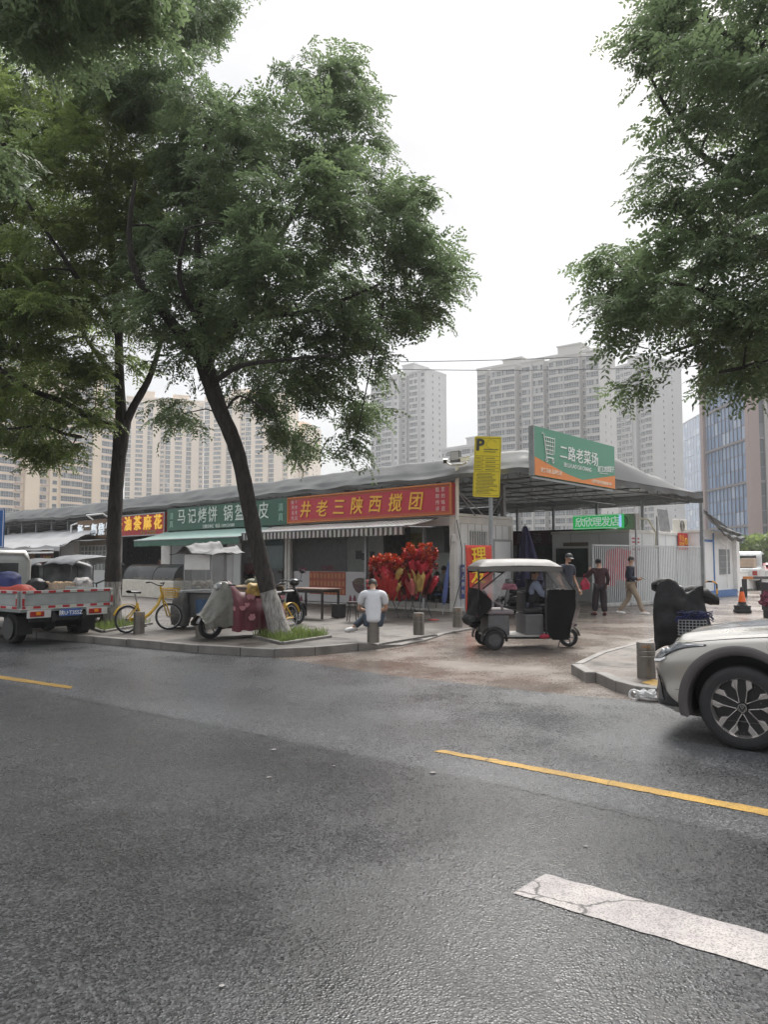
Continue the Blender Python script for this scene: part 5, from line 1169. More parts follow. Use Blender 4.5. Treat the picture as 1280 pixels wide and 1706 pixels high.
# ---- SUV at the right edge
hd = Vector((-.803,.596,0)).normalized(); lf = Vector((-hd.y,hd.x,0)); wc = G(1242,1248); so = wc-lf*.83
suv = thing('parked_suv', 'champagne coloured SUV with five twin spoke wheels cut off by the right edge', 'car', so, math.atan2(hd.y,hd.x))
def plan(s):
    """outline of the left half from the tail (s=0) to the middle of the nose (s=1): x, y"""
    k = [(0,-3.62,.0),(.04,-3.58,.55),(.08,-3.45,.80),(.14,-3.1,.88),(.25,-2.2,.915),(.4,-1.2,.92),(.52,-.3,.92),(.60,.15,.917),(.66,.42,.905),(.72,.60,.875),(.78,.70,.80),(.83,.765,.70),(.88,.815,.55),(.94,.85,.30),(1,.862,0)]
    return smt([(a,b) for a,b,c in k], s), smt([(a,c) for a,b,c in k], s)
BELT = [(-3.62,.98),(-2.8,1.06),(-1.6,1.04),(-.7,1.015),(-.3,.995),(0,.965),(.25,.93),(.45,.895),(.62,.86),(.75,.825),(.862,.80)]
def body_pt(s, v, off=0.0, sg=1):
    x, y = plan(s); e = 1e-3; xa, ya = plan(max(0,s-e)); xb, yb = plan(min(1,s+e)); tx, ty = xb-xa, yb-ya; l = math.hypot(tx,ty) or 1; nx, ny = ty/l, -tx/l
    if nx*x+ny*y < 0 and abs(x) < .9: nx, ny = -nx, -ny
    if s < .5 and ny < 0: nx, ny = -nx, -ny
    zt = smt(BELT, x); zb = lerpt([(-3.6,.34),(-2.9,.30),(-2.0,.24),(.45,.23),(.70,.25),(.862,.27)], x); z = zb+(zt-zb)*v
    nose = max(0,min(1,(s-.60)/.2))
    ins_s = smt([(0,.055),(.12,.02),(.3,.0),(.55,.006),(.72,.0),(.86,.008),(.94,.03),(1,.075)], v)
    ins_n = smt([(0,.10),(.07,.02),(.2,.015),(.45,.03),(.62,.005),(.72,.0),(.80,.015),(.9,.07),(1,.16)], v)
    ins = ins_s*(1-nose)+ins_n*nose-off
    return (x-nx*ins, sg*(y-ny*ins), z)
NS, NV = 150, 28; o = MB()
def bfn(u, v):
    return body_pt(2*u, v) if u <= .5 else body_pt(2-2*u, v, 0, -1)
o.grid(bfn, NS*2, NV)
# bonnet: joins the two top edges
def hood(u, w):
    s = .48+.52*u; a = body_pt(s,1); t = w; y = a[1]*(1-2*t); crown = .075*(1-(1-2*t)**2)*min(1,(1-u)*3+.12)+.018*math.exp(-((abs(1-2*t)-.72)/.10)**2)*min(1,(1-u)*4)
    return (a[0], y, a[2]+crown)
o.grid(hood, 44, 26)
def underf(u, w): a = body_pt(u,0); return (a[0], a[1]*(1-2*w), a[2])
o.grid(underf, 40, 2)
raw = o.build('raw_body', CARP)
def boolean_cut(ob, cutters):
    for c in cutters: q = ob.modifiers.new('cut','BOOLEAN'); q.operation = 'DIFFERENCE'; q.object = c; q.solver = 'FAST'
    dg = bpy.context.evaluated_depsgraph_get(); me = bpy.data.meshes.new_from_object(ob.evaluated_get(dg)); 
    for c in cutters: bpy.data.objects.remove(c)
    return me
# wheel arches are cut per face: drop faces whose centre lies in the arch
bm = bmesh.new(); bm.from_mesh(raw.data); RA = .455
kill = [f for f in bm.faces if any((f.calc_center_median().x-cx)**2+(f.calc_center_median().z-.36)**2 < RA**2 and abs(f.calc_center_median().y) > .6 and f.calc_center_median().z < .9 for cx in (0,-2.68))]
bmesh.ops.delete(bm, geom=kill, context='FACES'); bmesh.ops.remove_doubles(bm, verts=bm.verts, dist=.0005); bmesh.ops.recalc_face_normals(bm, faces=bm.faces); bm.to_mesh(raw.data); bm.free()
raw.name = 'body'; raw.parent = suv; raw.data.polygons.foreach_set('use_smooth',[True]*len(raw.data.polygons)); raw.data.set_sharp_from_angle(angle=R(55))
for cx in (0,-2.68):
    for sg in (1,-1):
        o = MB()
        def clad(u, v):
            a = -.27+(PI+.54)*u; rr = .425+.095*v; x = cx+rr*math.cos(a); z = .36+rr*math.sin(a); z = max(z,.235)
            return (x, sg*(.915+.016*math.sin(min(1,v*1.25)*PI*.8)-(0 if v > .02 else .1)-(.012 if v > .97 else 0)-.16*max(0,abs(x)-.40 if cx == 0 and x > .4 else 0)), z)
        o.grid(clad, 48, 8); o.build('arch_cladding', CARCLAD, suv, smooth=60)
        o = MB()
        def liner(u, v): a = -.3+(PI+.6)*u; return (cx+.47*math.cos(a), sg*(.91-.42*v), max(.2,.36+.47*math.sin(a)))
        o.grid(liner, 30, 3); o.add([(cx+.47*math.cos(a*PI/12), sg*.5, .36+.47*math.sin(a*PI/12)) for a in range(-2,15)], [tuple(range(17))]); o.build('wheel_liner', BLACK, suv, smooth=60)
        wl = wheel(suv, cx, sg*.795, .352, .235, sg)
        M_ = Matrix.Translation((cx, sg*.835, .352)) @ (Matrix.Identity(4) if sg > 0 else Matrix.Rotation(PI,4,'Z'))
        o = MB(); o.lathe([(.262,-.06),(.258,.055),(.248,.068),(.240,.055),(.235,-.10)], 48, M_ @ Matrix.Rotation(-PI/2,4,'X'), caps=False); o.build('rim', RIMS, wl, smooth=40)
        o = MB(); o.lathe([(.0,-.02),(.235,-.02),(.235,-.06),(0,-.06)], 40, M_ @ Matrix.Rotation(-PI/2,4,'X')); 
        for k in range(5):
            a = PI/2+k*2*PI/5; Mk = M_ @ Matrix.Rotation(-a+PI/2,4,'Y')
            o.prism([(-.022,.045),(.022,.045),(.036,.15),(.030,.238),(-.030,.238),(-.036,.15)], -.01, .024, Mk)
        o.build('rim_back', RIMB, wl)
        o = MB()
        for k in range(5):
            Mk = M_ @ Matrix.Rotation(k*2*PI/5,4,'Y')
            for q in (1,-1): o.prism([(q*.020,.040),(q*.030,.040),(q*.042,.140),(q*.082,.175),(q*.074,.246),(q*.030,.246),(q*.036,.150)], -.012, .052-.012, Mk)
        o.build('spoke', RIMS, wl, bevel=.004)
        o = MB(); o.lathe([(.0,.05),(.040,.048),(.046,.035),(.046,-.01)], 24, M_ @ Matrix.Rotation(-PI/2,4,'X')); hc = o.build('hub_cap', RIMB, wl, smooth=40)
        o = MB(); yy = .053
        o.torus((0,yy,0), .034, .0028, n=24, m=6)
        o.tube([(-.020,yy,.026),(-.004,yy,-.002),(.0,yy,-.002),(.004,yy,-.002),(.020,yy,.026)], .0026, 5); o.tube([(-.031,yy,.010),(-.013,yy,-.030),(0,yy,-.006),(.013,yy,-.030),(.031,yy,.010)], .0026, 5)
        o.tube([(-.009,yy,.030),(0,yy,.008),(.009,yy,.030)], .0024, 5)
        o.v = [tuple(M_ @ Vector(v)) for v in o.v]; o.build('emblem', CHROME, hc)
def patch(s0, s1, zlo, zhi, off, nu=24, nv=8, sg=1):
    """piece of the body skin, lifted by off; zlo/zhi are functions of u giving heights"""
    o = MB()
    def fn(u, v):
        s = s0+(s1-s0)*u; x, _ = plan(s); zt = smt(BELT,x); zb = body_pt(s,0)[2]; z = zlo(u)+(zhi(u)-zlo(u))*v; return body_pt(s, (z-zb)/(zt-zb), off, sg)
    o.grid(fn, nu, nv); return o
SH = lambda tab: (lambda u: smt(tab, u))
for sg in (1,-1):
    hl = patch(.625,.845, SH([(0,.858),(.25,.815),(.5,.745),(.72,.685),(1,.660)]), SH([(0,.872),(.4,.862),(.7,.838),(1,.800)]), .004, 40, 10, sg).build('headlight', mat('lamp_housing', (.05,.052,.056), .2, metal=.5, var=.4, scale=9), suv, smooth=60)
    patch(.64,.845, SH([(0,.854),(.25,.818),(.5,.750),(.72,.690),(1,.665)]), SH([(0,.868),(.4,.858),(.7,.833),(1,.794)]), .012, 40, 10, sg).build('lens', HLG, hl, smooth=60)
    patch(.735,.84, SH([(0,.720),(.3,.690),(1,.670)]), SH([(0,.736),(.3,.712),(1,.692)]), .014, 24, 3, sg).build('light_strip', mat('lamp_white', (.8,.8,.8), .2), hl, smooth=60)
    patch(.63,.80, SH([(0,.860),(1,.838)]), SH([(0,.868),(1,.846)]), .0095, 24, 3, sg).build('chrome_strip', CHROME, hl, smooth=60)
    o = MB()
    for s_, z_ in ((.74,.785),(.79,.765)):
        x, _ = plan(s_); zt = smt(BELT,x); zb = body_pt(s_,0)[2]; p = body_pt(s_, (z_-zb)/(zt-zb), .002, sg); o.ball(p, (.03,.03,.034), 14, 8)
    o.build('projector', mat('projector', (.3,.31,.32), .08, metal=.6), hl, smooth=60)
    # side vent of the bumper with its chrome hook
    patch(.69,.86, SH([(0,.30),(.4,.30),(.75,.315),(1,.50)]), SH([(0,.335),(.3,.43),(.62,.55),(.8,.600),(1,.602)]), .006, 34, 10, sg).build('bumper_vent', CARBLK, suv, smooth=60)
    patch(.755,.84, SH([(0,.34),(.5,.36),(1,.50)]), SH([(0,.36),(.35,.46),(.75,.545),(1,.57)]), .013, 24, 6, sg).build('vent_blade', mat('vent_grey', (.13,.13,.135), .3, metal=.6), suv, smooth=60)
    patch(.70,.93, SH([(0,.285),(.5,.272),(1,.285)]), SH([(0,.296),(.5,.290),(1,.305)]), .016, 30, 3, sg).build('chrome_hook', CHROME, suv, smooth=60)
    patch(.655,.70, SH([(0,.452),(1,.452)]), SH([(0,.456),(1,.456)]), .002, 10, 1, sg).build('panel_gap', BLACK, suv)
patch(.875,1, SH([(0,.66),(1,.63)]), SH([(0,.755),(1,.76)]), .006).build('grille', CARBLK, suv, smooth=60); patch(.875,1, SH([(0,.66),(1,.63)]), SH([(0,.755),(1,.76)]), .006, sg=-1).build('grille', CARBLK, suv, smooth=60)
patch(.87,1, SH([(0,.32),(1,.32)]), SH([(0,.5),(1,.52)]), .006).build('intake', CARBLK, suv, smooth=60); patch(.87,1, SH([(0,.32),(1,.32)]), SH([(0,.5),(1,.52)]), .006, sg=-1).build('intake', CARBLK, suv, smooth=60)
# bonnet shut line
o = MB()
for sg in (1,-1):
    pts = []
    for k in range(16):
        s = .52+.19*k/15; x, _ = plan(s); p = body_pt(s,.965,.001,sg); pts.append(p)
    o.tube(pts, .0035, 5)
for sg in (1,-1):
    o.tube([body_pt(.70+.30*k/20,.975,.002,sg) for k in range(21)], .003, 5)
o.build('bonnet_gap', BLACK, suv)
# cabin, outside the picture but there
o = MB()
def cab(u, v):
    x = -3.35+3.0*u; zt = smt([(-3.35,1.05),(-3.1,1.45),(-2.6,1.60),(-1.6,1.66),(-.95,1.58),(-.35,1.02)], x); w_ = .90-.20*(zt-1.0)/.66
    ang = PI*v; return (x, w_*math.copysign(abs(math.cos(ang))**.45, math.cos(ang)), 1.0+(zt-1.0)*abs(math.sin(ang))**.5)
o.grid(cab, 36, 24); o.build('cabin_glass', CGLASS, suv, smooth=50)
o = MB()
def roof_(u, v): x = -3.0+2.1*u; zt = smt([(-3.1,1.45),(-2.6,1.60),(-1.6,1.66),(-.95,1.58)], x); return (x, .66*(1-2*v), zt+.012+.03*(1-(1-2*v)**2))
o.grid(roof_, 20, 8); o.build('roof', CARP, suv, smooth=60)
for x0 in (-.62,-1.62,-2.6):
    for sg in (1,-1):
        MB().box((x0,sg*.915,.62),(.006,.012,.7)).build('door_gap', BLACK, suv)
for sg in (1,-1):
    o = MB().ball((-.72,sg*1.02,1.08),(.10,.10,.075),14,8); o.build('mirror', CARP, suv, smooth=60)
    for x0 in (-1.45,-2.4): MB().box((x0,sg*.925,.92),(.2,.03,.03)).build('door_handle', CARP, suv, bevel=.01)

# ---- small truck at the left
trd = Vector((.60,.80,0)).normalized(); thd = Vector((-trd.y,trd.x,0)); tl0 = P(36,935,13.75); tw_ = 1.9
org = Vector((tl0.x,tl0.y,0))+trd*(tw_/2)
trk = thing('parked_truck', 'small grey flatbed truck seen from behind with red and white reflective tape', 'truck', org, math.atan2(thd.y,thd.x))
TGRY = mat('truck_bed_grey', (.33,.35,.34), .5, metal=.1, var=.16, scale=3, bump=.15, bscale=12); TRED_ = mat('tape_red', (.45,.02,.03), .35); TWH = mat('tape_white', (.68,.67,.64), .4, var=.1); UND = mat('truck_underside', (.02,.02,.02), .8, var=.4)
zb_, zt_ = .70, 1.045
def board(name, Ln, M_, parent):
    o = MB(); h = zt_-zb_; o.box((0,0,h/2),(Ln,.03,h-.02))
    for z0, z1 in ((.0,.055),(h-.055,h)): o.box((0,-.02,(z0+z1)/2),(Ln,.05,z1-z0))
    for x in (-Ln/2+.03, Ln/2-.03): o.box((x,-.02,h/2),(.06,.05,h-.112))
    for z in (h*.36,h*.66): o.prism([(-.022,z-.05),(-.0,z-.075),(-.0,z+.075),(-.022,z+.05)], -Ln/2+.062, Ln/2-.062, None, 'x')
    o.v = [tuple(M_ @ Vector(v)) for v in o.v]; b = o.build(name, TGRY, parent, bevel=.004)
    for nm_, z_ in (('top',h-.028),('low',.028)):
        q = MB().box((0,-.0465,z_),(Ln-.02,.004,.045)); q.v = [tuple(M_ @ Vector(v)) for v in q.v]; q.build('reflective_tape', stripes('tape_'+name+nm_, (.45,.02,.03), (.55,.53,.5), Ln/6.5, 1 if name == 'tailgate' else 0), b)
    for x in (-Ln/2+.03, Ln/2-.03):
        q = MB().box((x,-.0465,h*.5),(.042,.004,.22)); q.v = [tuple(M_ @ Vector(v)) for v in q.v]; q.build('reflective_tape', stripes('tape_upright', (.55,.53,.5), (.45,.02,.03), .3, 2), b)
    return b
# local axes: x = forward, y = left. rear board faces -x
board('tailgate', tw_, Matrix.Translation((0,0,zb_)) @ Matrix.Rotation(-PI/2,4,'Z'), trk)
board('side_board', 2.9, Matrix.Translation((1.49,tw_/2,zb_)) @ Matrix.Rotation(PI,4,'Z'), trk)
board('side_board', 2.9, Matrix.Translation((1.49,-tw_/2,zb_)), trk)
o = MB(); o.box((1.49,0,zb_-.035),(2.94,tw_,.05)); o.build('bed_floor', TGRY, trk)
o = MB(); o.box((1.9,.32,.52),(3.9,.08,.16)); o.box((1.9,-.32,.52),(3.9,.08,.16)); o.box((.75,0,.33),(.12,1.25,.12)); o.ball((.75,0,.33),(.14,.16,.14)); o.box((.06,0,.50),(.06,1.5,.10)); o.box((.25,0,.58),(.3,1.1,.1)); o.build('chassis', UND, trk)
for sg in (1,-1):
    w1 = wheel(trk, .75, sg*.66, .30, .22, sg, style='t'); wheel(trk, 3.5, sg*.66, .30, .18, sg, style='t')
    MB().lathe([(0,.0),(.17,.0),(.19,-.05),(.21,.05)],20,Matrix.Translation((.75,sg*.76,.30))@Matrix.Rotation(-sg*PI/2,4,'X')).build('rim', mat('rim_grey', (.05,.05,.05), .6), w1, smooth=40)
    MB().box((.38,sg*.66,.36),(.015,.30,.34)).build('mudflap', UND, trk)
    tl = MB().box((-.02,sg*.60,.60),(.05,.46,.15)).build('tail_light', mat('lamp_panel', (.55,.55,.53), .5), trk, bevel=.01)
    MB().box((-.048,sg*.60+.05,.60),(.02,.28,.10)).build('red_lens', mat('lens_red', (.32,.02,.015), .2), tl, bevel=.01); MB().box((-.060,sg*.60+.03,.61),(.006,.09,.06)).build('amber_lens', mat('lens_amber', (.7,.25,.02), .2), tl, bevel=.01)
pl = MB().box((-.04,-.03,.60),(.02,.44,.14)).build('number_plate', mat('plate_blue', (.045,.11,.33), .4), trk, bevel=.005)
o = MB(); put(o, text_mb('陕U·T3S5Z', .105, .001, .002), 0, 0, 0); M_ = Matrix.Translation((-.053,-.03,.60)) @ Matrix.Rotation(-PI/2,4,'Z'); o.v = [tuple(M_ @ Vector(v)) for v in o.v]; o.build('lettering', WHITE, pl)
CABM = mat('truck_cab', (.40,.42,.40), .4, var=.06, coat=.4)
o = MB(); o.prism([(3.05,.45),(4.62,.45),(4.70,.95),(4.35,1.25),(4.05,1.82),(3.15,1.86),(3.02,1.7)], -.78, .78); cb_ = o.build('cab', CABM, trk, bevel=.07, segs=3, smooth=40)
o = MB(); o.box((3.015,0,1.35),(.02,1.0,.42)); o.build('rear_window', CGLASS, trk, bevel=.03)
o = MB(); 
for z in (1.0,1.08,1.16): o.box((3.02,.15,z),(.03,.7,.03))
o.build('louvre', CABM, trk)
o = MB(); o.tube([(2.98,-.74,.7),(2.98,-.74,1.6),(3.05,-.62,1.78),(3.05,.62,1.78),(2.98,.74,1.6),(2.98,.74,.7)], .03, 8); o.build('head_rack', mat('rack_pale', (.45,.43,.40), .5), trk, smooth=40)
for sg in (1,-1): MB().prism([(3.4,1.25),(4.3,1.25),(4.02,1.72),(3.4,1.74)], sg*.775, sg*.79).build('side_window', CGLASS, trk); MB().box((4.35,sg*.98,1.4),(.06,.16,.26)).build('mirror', BLACK, trk, bevel=.02)
MB().prism([(-.62,0),(.62,0),(.52,.6),(-.52,.6)], -.01, .01, Matrix.Translation((4.225,0,1.25)) @ Matrix.Rotation(PI/2,4,'Z') @ Matrix.Rotation(-.48,4,'X')).build('windscreen', CGLASS, trk)
# its load
def lump(name, label, cat, loc, size, m, seed, flatten=.55, rz=0.0, group=None):
    o = MB()
    def fn(u, v):
        a = 2*PI*u; th = PI*v; d = Vector((math.sin(th)*math.cos(a), math.sin(th)*math.sin(a), math.cos(th))); k = 1+.28*noise.noise(d*1.6+Vector((seed,0,0)))+.10*noise.noise(d*4.5+Vector((0,seed,0)))
        sq = lambda q: math.copysign(abs(q)**.75, q); z = sq(d.z)*k; z = max(z,-flatten)
        return (sq(d.x)*size[0]*k, sq(d.y)*size[1]*k, (z+flatten)*size[2])
    o.grid(fn, 28, 16); ob = o.build(name, m, None, smooth=60); ob.location = loc; ob.rotation_euler = (0,0,rz); return tag(ob, label, cat, group)
def TL(x, y, z): return org+thd*x-trd*y+Vector((0,0,z))
CBLUE = mat('cloth_blue', (.02,.03,.12), .7, var=.35, scale=5); CRED = mat('cloth_red', (.34,.04,.02), .7, var=.25, scale=4)
lump('cloth_bundle', 'dark blue cloth bundle piled above the red one on the truck bed', 'bundle', TL(1.6,.55,zb_+.30), (.4,.3,.24), CBLUE, 3)
lump('cloth_bundle', 'red cloth bundle against the left side board of the truck', 'bundle', TL(1.3,.5,zb_+.0), (.5,.34,.27), CRED, 5)
# ---- rain-roofed vendor tricycles behind the truck
def roof_cart(label, loc, rz, cov, w_=1.15, L_=1.7, h=1.6):
    t = thing('vendor_tricycle', label, 'tricycle', loc, rz, 'roofed tricycles behind the truck')
    def fn(u, v): x = -L_/2+L_*u; a = PI*(.12+.76*v); return (x, w_*.52*math.cos(a)*1.08, h-.32+.32*math.sin(a)+.05*math.sin(u*PI)+.03*noise.noise(Vector((x*3,v*4,1))))
    o = MB().grid(fn, 20, 16); o.grid(lambda u,v: (-L_/2-.02+.1*v, w_*.54*(1-2*u), h-.32+.26*math.sin(PI*(.12+.76*u))-.55*v+.02*noise.noise(Vector((u*5,v*4,3)))), 16, 6); o.build('rain_roof', cov, t, smooth=60, solid=.01)
    o = MB()
    for x in (-L_/2+.1, L_/2-.1):
        for y in (-w_*.5,w_*.5): o.tube([(x,y,.5),(x,y,h-.2)], .015, 6)
    o.build('post', DSTEEL, t)
    MB().box((-.1,0,.55),(L_*.8,w_*.9,.38)).build('body', mat('cart_green', (.10,.14,.12), .5, var=.2), t, bevel=.03)
    for x, y in ((-.5,.5),(-.5,-.5),(.75,0)): wheel(t, x, y, .22, .09, 1, style='s')
    o = MB(); o.tube([(.75,0,.25),(.62,0,.95),(.5,-.3,1.02)], .02, 6); o.tube([(.62,0,.95),(.5,.3,1.02)], .02, 6); o.build('handlebar', BLACK, t); return t
PVR = film('rain_plastic', (.34,.35,.37), .22, .35); PVD = mat('dark_rain_cloth', (.075,.08,.085), .5, var=.3)
g1 = P(72,935,18.6); g2 = P(138,935,18.0)
roof_cart('dark rain roofed tricycle behind the truck, nearer its cab', (g1.x,g1.y,.12), MROT, PVD, 1.2, 1.5, 1.50)
roof_cart('pale plastic roofed tricycle behind the truck, next to the upright tree', (g2.x,g2.y,.12), MROT+.1, mat('silver_rain_cloth', (.17,.175,.185), .4, var=.45, scale=4), 1.3, 1.5, 1.58)
def crate_on(label, px, py, d, size, m, seed):
    p = P(px, py, d); t = thing('goods_box', label, 'box', (p.x,p.y,p.z), MROT+.05*seed); o = MB(); w_, dp, h = size; e = .02
    o.box((0,0,e/2),(w_,dp,e))
    for q in (1,-1): o.box((0,q*(dp/2-e/2),h/2+e/2),(w_,e,h-e)); o.box((q*(w_/2-e/2),0,h/2+e/2),(e,dp-2*e,h-e))
    o.build('case', m, t); o = MB(); rr = random.Random(seed)
    for k in range(8): o.ball((rr.uniform(-.4,.4)*w_,rr.uniform(-.35,.35)*dp,h*.85),(.07,.07,.06),8,6)
    o.build('goods', mat('goods_tan', (.35,.24,.13), .7, var=.4, scale=5), t); return t
CART_ = mat('carton', (.42,.32,.24), .8, var=.12)
crate_on('wide pale carton of goods seen over the tailgate of the truck', 96, 981, 16.6, (.75,.4,.13), CART_, 2)
lump('goods_sack', 'black sack beside the pale carton above the truck tailgate', 'sack', P(59,982,16.4)-Vector((0,0,.02)), (.20,.16,.16), BLACK, 4)
lump('goods_sack', 'white and black printed sack beside the pale carton near the upright tree', 'sack', P(137,981,16.7)-Vector((0,0,.02)), (.22,.18,.17), mat('sack_print', (.40,.38,.37), .7, var=.8, scale=9), 8)
for (px, py, lab, s_) in ((97,982,'a',0),): pass

# ---- electric tricycle with driver's cabin of canvas and clear plastic
tr0 = G(824,1083); tr1 = G(961,1081.5); tdir = (tr1-tr0).normalized(); TS = (tr1-tr0).length/1.52
tri = thing('electric_tricycle', 'black canvas cabin electric tricycle with pale roof crossing the wet lane', 'tricycle', (tr0.x-tdir.y*-.42, tr0.y+tdir.x*.42-.0, 0), math.atan2(tdir.y,tdir.x))
tri.location = tr0+Vector((-tdir.y,tdir.x,0))*.40
TROOF = mat('trike_roof', (.135,.128,.12), .55, var=.06); CANV = mat('black_canvas', (.010,.010,.011), .9, spec=.2, var=.25, bump=.2, bscale=30); PLAS = film('clear_plastic', (.45,.46,.46), .82, .08); TGREY = mat('trike_grey', (.12,.12,.125), .5, var=.12); SEATM = mat('seat_vinyl', (.21,.18,.19), .5, var=.15)
HWD = .46
def roofsec(u, v):
    x = -.29+1.54*u; e = min(1,min(u,1-u)*9)**.5; z = 1.50+(.125*e)*(1-abs(2*v-1)**4)+.022*math.sin(u*PI); return (x, (HWD+.06)*(1-2*v), z)
o = MB().grid(roofsec, 40, 16)
o.grid(lambda u,v: (-.29+1.54*u, HWD+.06, 1.505-.09*v), 20, 2); o.grid(lambda u,v: (-.29+1.54*u, -HWD-.06, 1.505-.09*v), 20, 2); o.grid(lambda u,v: (-.29,(HWD+.06)*(1-2*u),1.505-.09*v), 4, 2); o.grid(lambda u,v: (1.25,(HWD+.06)*(1-2*u),1.505-.06*v), 4, 2)
o.build('roof', TROOF, tri, smooth=55)
o = MB()
for sg in (1,-1):
    y = sg*HWD
    o.tube([(-.27,y,.55),(-.29,y,1.45)], .018, 6); o.tube([(.95,y,.28),(.945,y,1.45)], .018, 6); o.tube([(1.21,y,1.45),(1.48,y,1.08)], .018, 6); o.tube([(-.29,y,1.44),(1.21,y,1.46)], .015, 6); o.tube([(1.48,y,1.08),(1.50,y,.95)], .016, 6)
    o.tube([(-.22,y,1.1),(.2,y,1.42)], .014, 6)
o.build('cabin_frame', BLACK, tri)
for sg in (-1,1):
    y = sg*(HWD+.015); b = lambda x, z: .012*math.sin(x*9+z*7)
    def door(u, v):
        z = .18+.90*v; xl = lerpt([(.18,1.06),(.3,.965),(.9,.965),(1.08,.965)], z); xr = lerpt([(.18,1.36),(.5,1.43),(.78,1.505),(.92,1.50),(1.08,1.50)], z); x = xl+(xr-xl)*u; return (x, y+sg*(.02*math.sin(u*PI)+.012*noise.noise(Vector((x*6,z*5,sg)))), z if v < .99 else z)
    MB().grid(door, 14, 18).build('door_canvas', CANV, tri, smooth=60)
    MB().add([(.96,y,.955),(1.49,y,1.0),(1.22,y,1.45),(.95,y,1.45)],[(0,1,2,3)]).build('side_window', PLAS, tri)
    MB().grid(lambda u,v: (-.30+.48*u, y, 1.46-.065*v-.01*math.sin(u*9)*v), 10, 2).build('roof_skirt', CANV, tri)
    o = MB(); o.grid(lambda u,v: tuple((Vector((.26,y,1.47)).lerp(Vector((-.20,y,1.09)),u)).lerp(Vector((.09,y+sg*.01,.98)).lerp(Vector((-.04,y+sg*.03,.86)),u),v)+Vector((0,sg*.02*math.sin(u*7+v*5),0))), 12, 10); o.build('loose_plastic', film('loose_plastic_film', (.42,.42,.42), .40, .2), tri, smooth=60)
# front shield of clear plastic and the black rear canvas
def shield(u, v):
    x, z = [(1.225,1.46),(1.36,1.28),(1.505,1.08),(1.575,.85),(1.60,.70),(1.52,.45),(1.40,.20)][min(6,int(v*6))], 0
    k = v*6; i = min(5,int(k)); t = k-i; T_ = [(1.225,1.46),(1.36,1.28),(1.505,1.08),(1.575,.85),(1.60,.70),(1.52,.45),(1.40,.20)]
    return (T_[i][0]+(T_[i+1][0]-T_[i][0])*t+.05*(1-(1-2*u)**2), (HWD+.01)*(1-2*u)*(1-.35*max(0,v-.6)/.4), T_[i][1]+(T_[i+1][1]-T_[i][1])*t)
MB().grid(shield, 12, 24).build('front_shield', film('shield_plastic', (.60,.60,.60), .45, .15), tri, smooth=60)
def rear(u, v):
    y = (HWD+.03)*(1-2*u); x = lerpt([(0,-.27),(.35,-.27),(.6,-.29),(.85,-.33),(1,-.30)], v)-.03*math.sin(v*9)*math.sin(u*6+1); return (x, y, 1.10-.62*v)
o = MB().grid(rear, 14, 14)
for sg in (1,-1):
    o.grid(lambda u,v: tuple(Vector((-.29,sg*(HWD+.03),1.10-.62*v)).lerp(Vector((lerpt([(0,-.27),(.3,-.06),(.55,-.07),(1,-.30)],v),sg*(HWD+.045),1.08-.55*v)),u)+Vector((-.04*v*(1-u),sg*.02*math.sin(v*8+u*3),0))), 6, 12)
o.build('rear_canvas', CANV, tri, smooth=60)
rl = MB().grid(lambda u,v: (-.34+.085*math.cos(2*PI*v)*(1+.25*noise.noise(Vector((u*4,v*2,1)))), (HWD+.02)*(1-2*u), .50+.10*math.sin(2*PI*v)*(1+.2*noise.noise(Vector((u*3,v*3,5))))*(1 if .01 < u < .99 else .15)), 12, 14).build('rolled_canvas', CANV, tri, smooth=60)
# chassis, box, seats, wheels
o = MB(); o.box((.55,0,.245),(1.35,.78,.03)); o.build('floor', mat('floor_pale', (.38,.37,.35), .5), tri); 
o = MB()
for sg in (1,-1): o.tube([(-.1,sg*.36,.22),(1.0,sg*.36,.205),(1.25,sg*.2,.215)], .022, 6)
o.tube([(-.28,.40,.35),(-.28,.40,.60)], .015, 6); o.tube([(-.28,-.40,.35),(-.28,-.40,.60)], .015, 6); o.tube([(-.28,-.4,.47),(-.28,.4,.47)], .015, 6); o.tube([(-.28,-.4,.36),(-.28,.4,.36)], .015, 6); o.box((.0,0,.19),(.08,.7,.08)); o.build('chassis', BLACK, tri)
MB().box((.09,0,.44),(.40,.80,.37)).build('battery_box', TGREY, tri, bevel=.02)
o = MB(); o.box((.13,0,.675),(.50,.84,.085)); o.build('rear_seat', SEATM, tri, bevel=.035, segs=3, smooth=50)
o = MB()
for sg in (1,-1): o.tube([(-.08,sg*.40,.72),(-.02,sg*.41,.88),(.14,sg*.41,.80),(.16,sg*.40,.70)], .028, 8)
o.build('armrest', SEATM, tri, smooth=50)
MB().box((-.14,0,.90),(.09,.78,.32), ry=-.1).build('backrest', SEATM, tri, bevel=.03, segs=3)
o = MB(); o.box((.77,0,.44),(.34,.70,.38)); o.build('driver_seat_box', TGREY, tri, bevel=.02)
MB().box((.77,0,.69),(.36,.55,.11)).build('driver_seat', mat('driver_seat_black', (.02,.02,.022), .5), tri, bevel=.04, segs=3); MB().box((.62,0,.86),(.07,.45,.34)).build('driver_backrest', BLACK, tri, bevel=.03)
for sg in (1,-1):
    w_ = wheel(tri, 0, sg*.40, .182, .11, sg, style='s'); MB().lathe([(0,.055),(.045,.055),(.055,.03),(.10,.02),(.11,.05),(.125,.05)],20,Matrix.Translation((0,sg*.40,.182))@Matrix.Rotation(-sg*PI/2,4,'X')).build('rim', DSTEEL, w_, smooth=40)
    def fend(u, v): a = -.15+(PI+.3)*(1-u); return (.225*math.cos(a), sg*.40+.16*(v-.5), .19+.225*math.sin(a))
    MB().grid(fend, 20, 3).build('mudguard', BLACK, tri, smooth=60, solid=.012)
w_ = wheel(tri, 1.52, 0, .175, .085, 1, style='s'); o = MB()
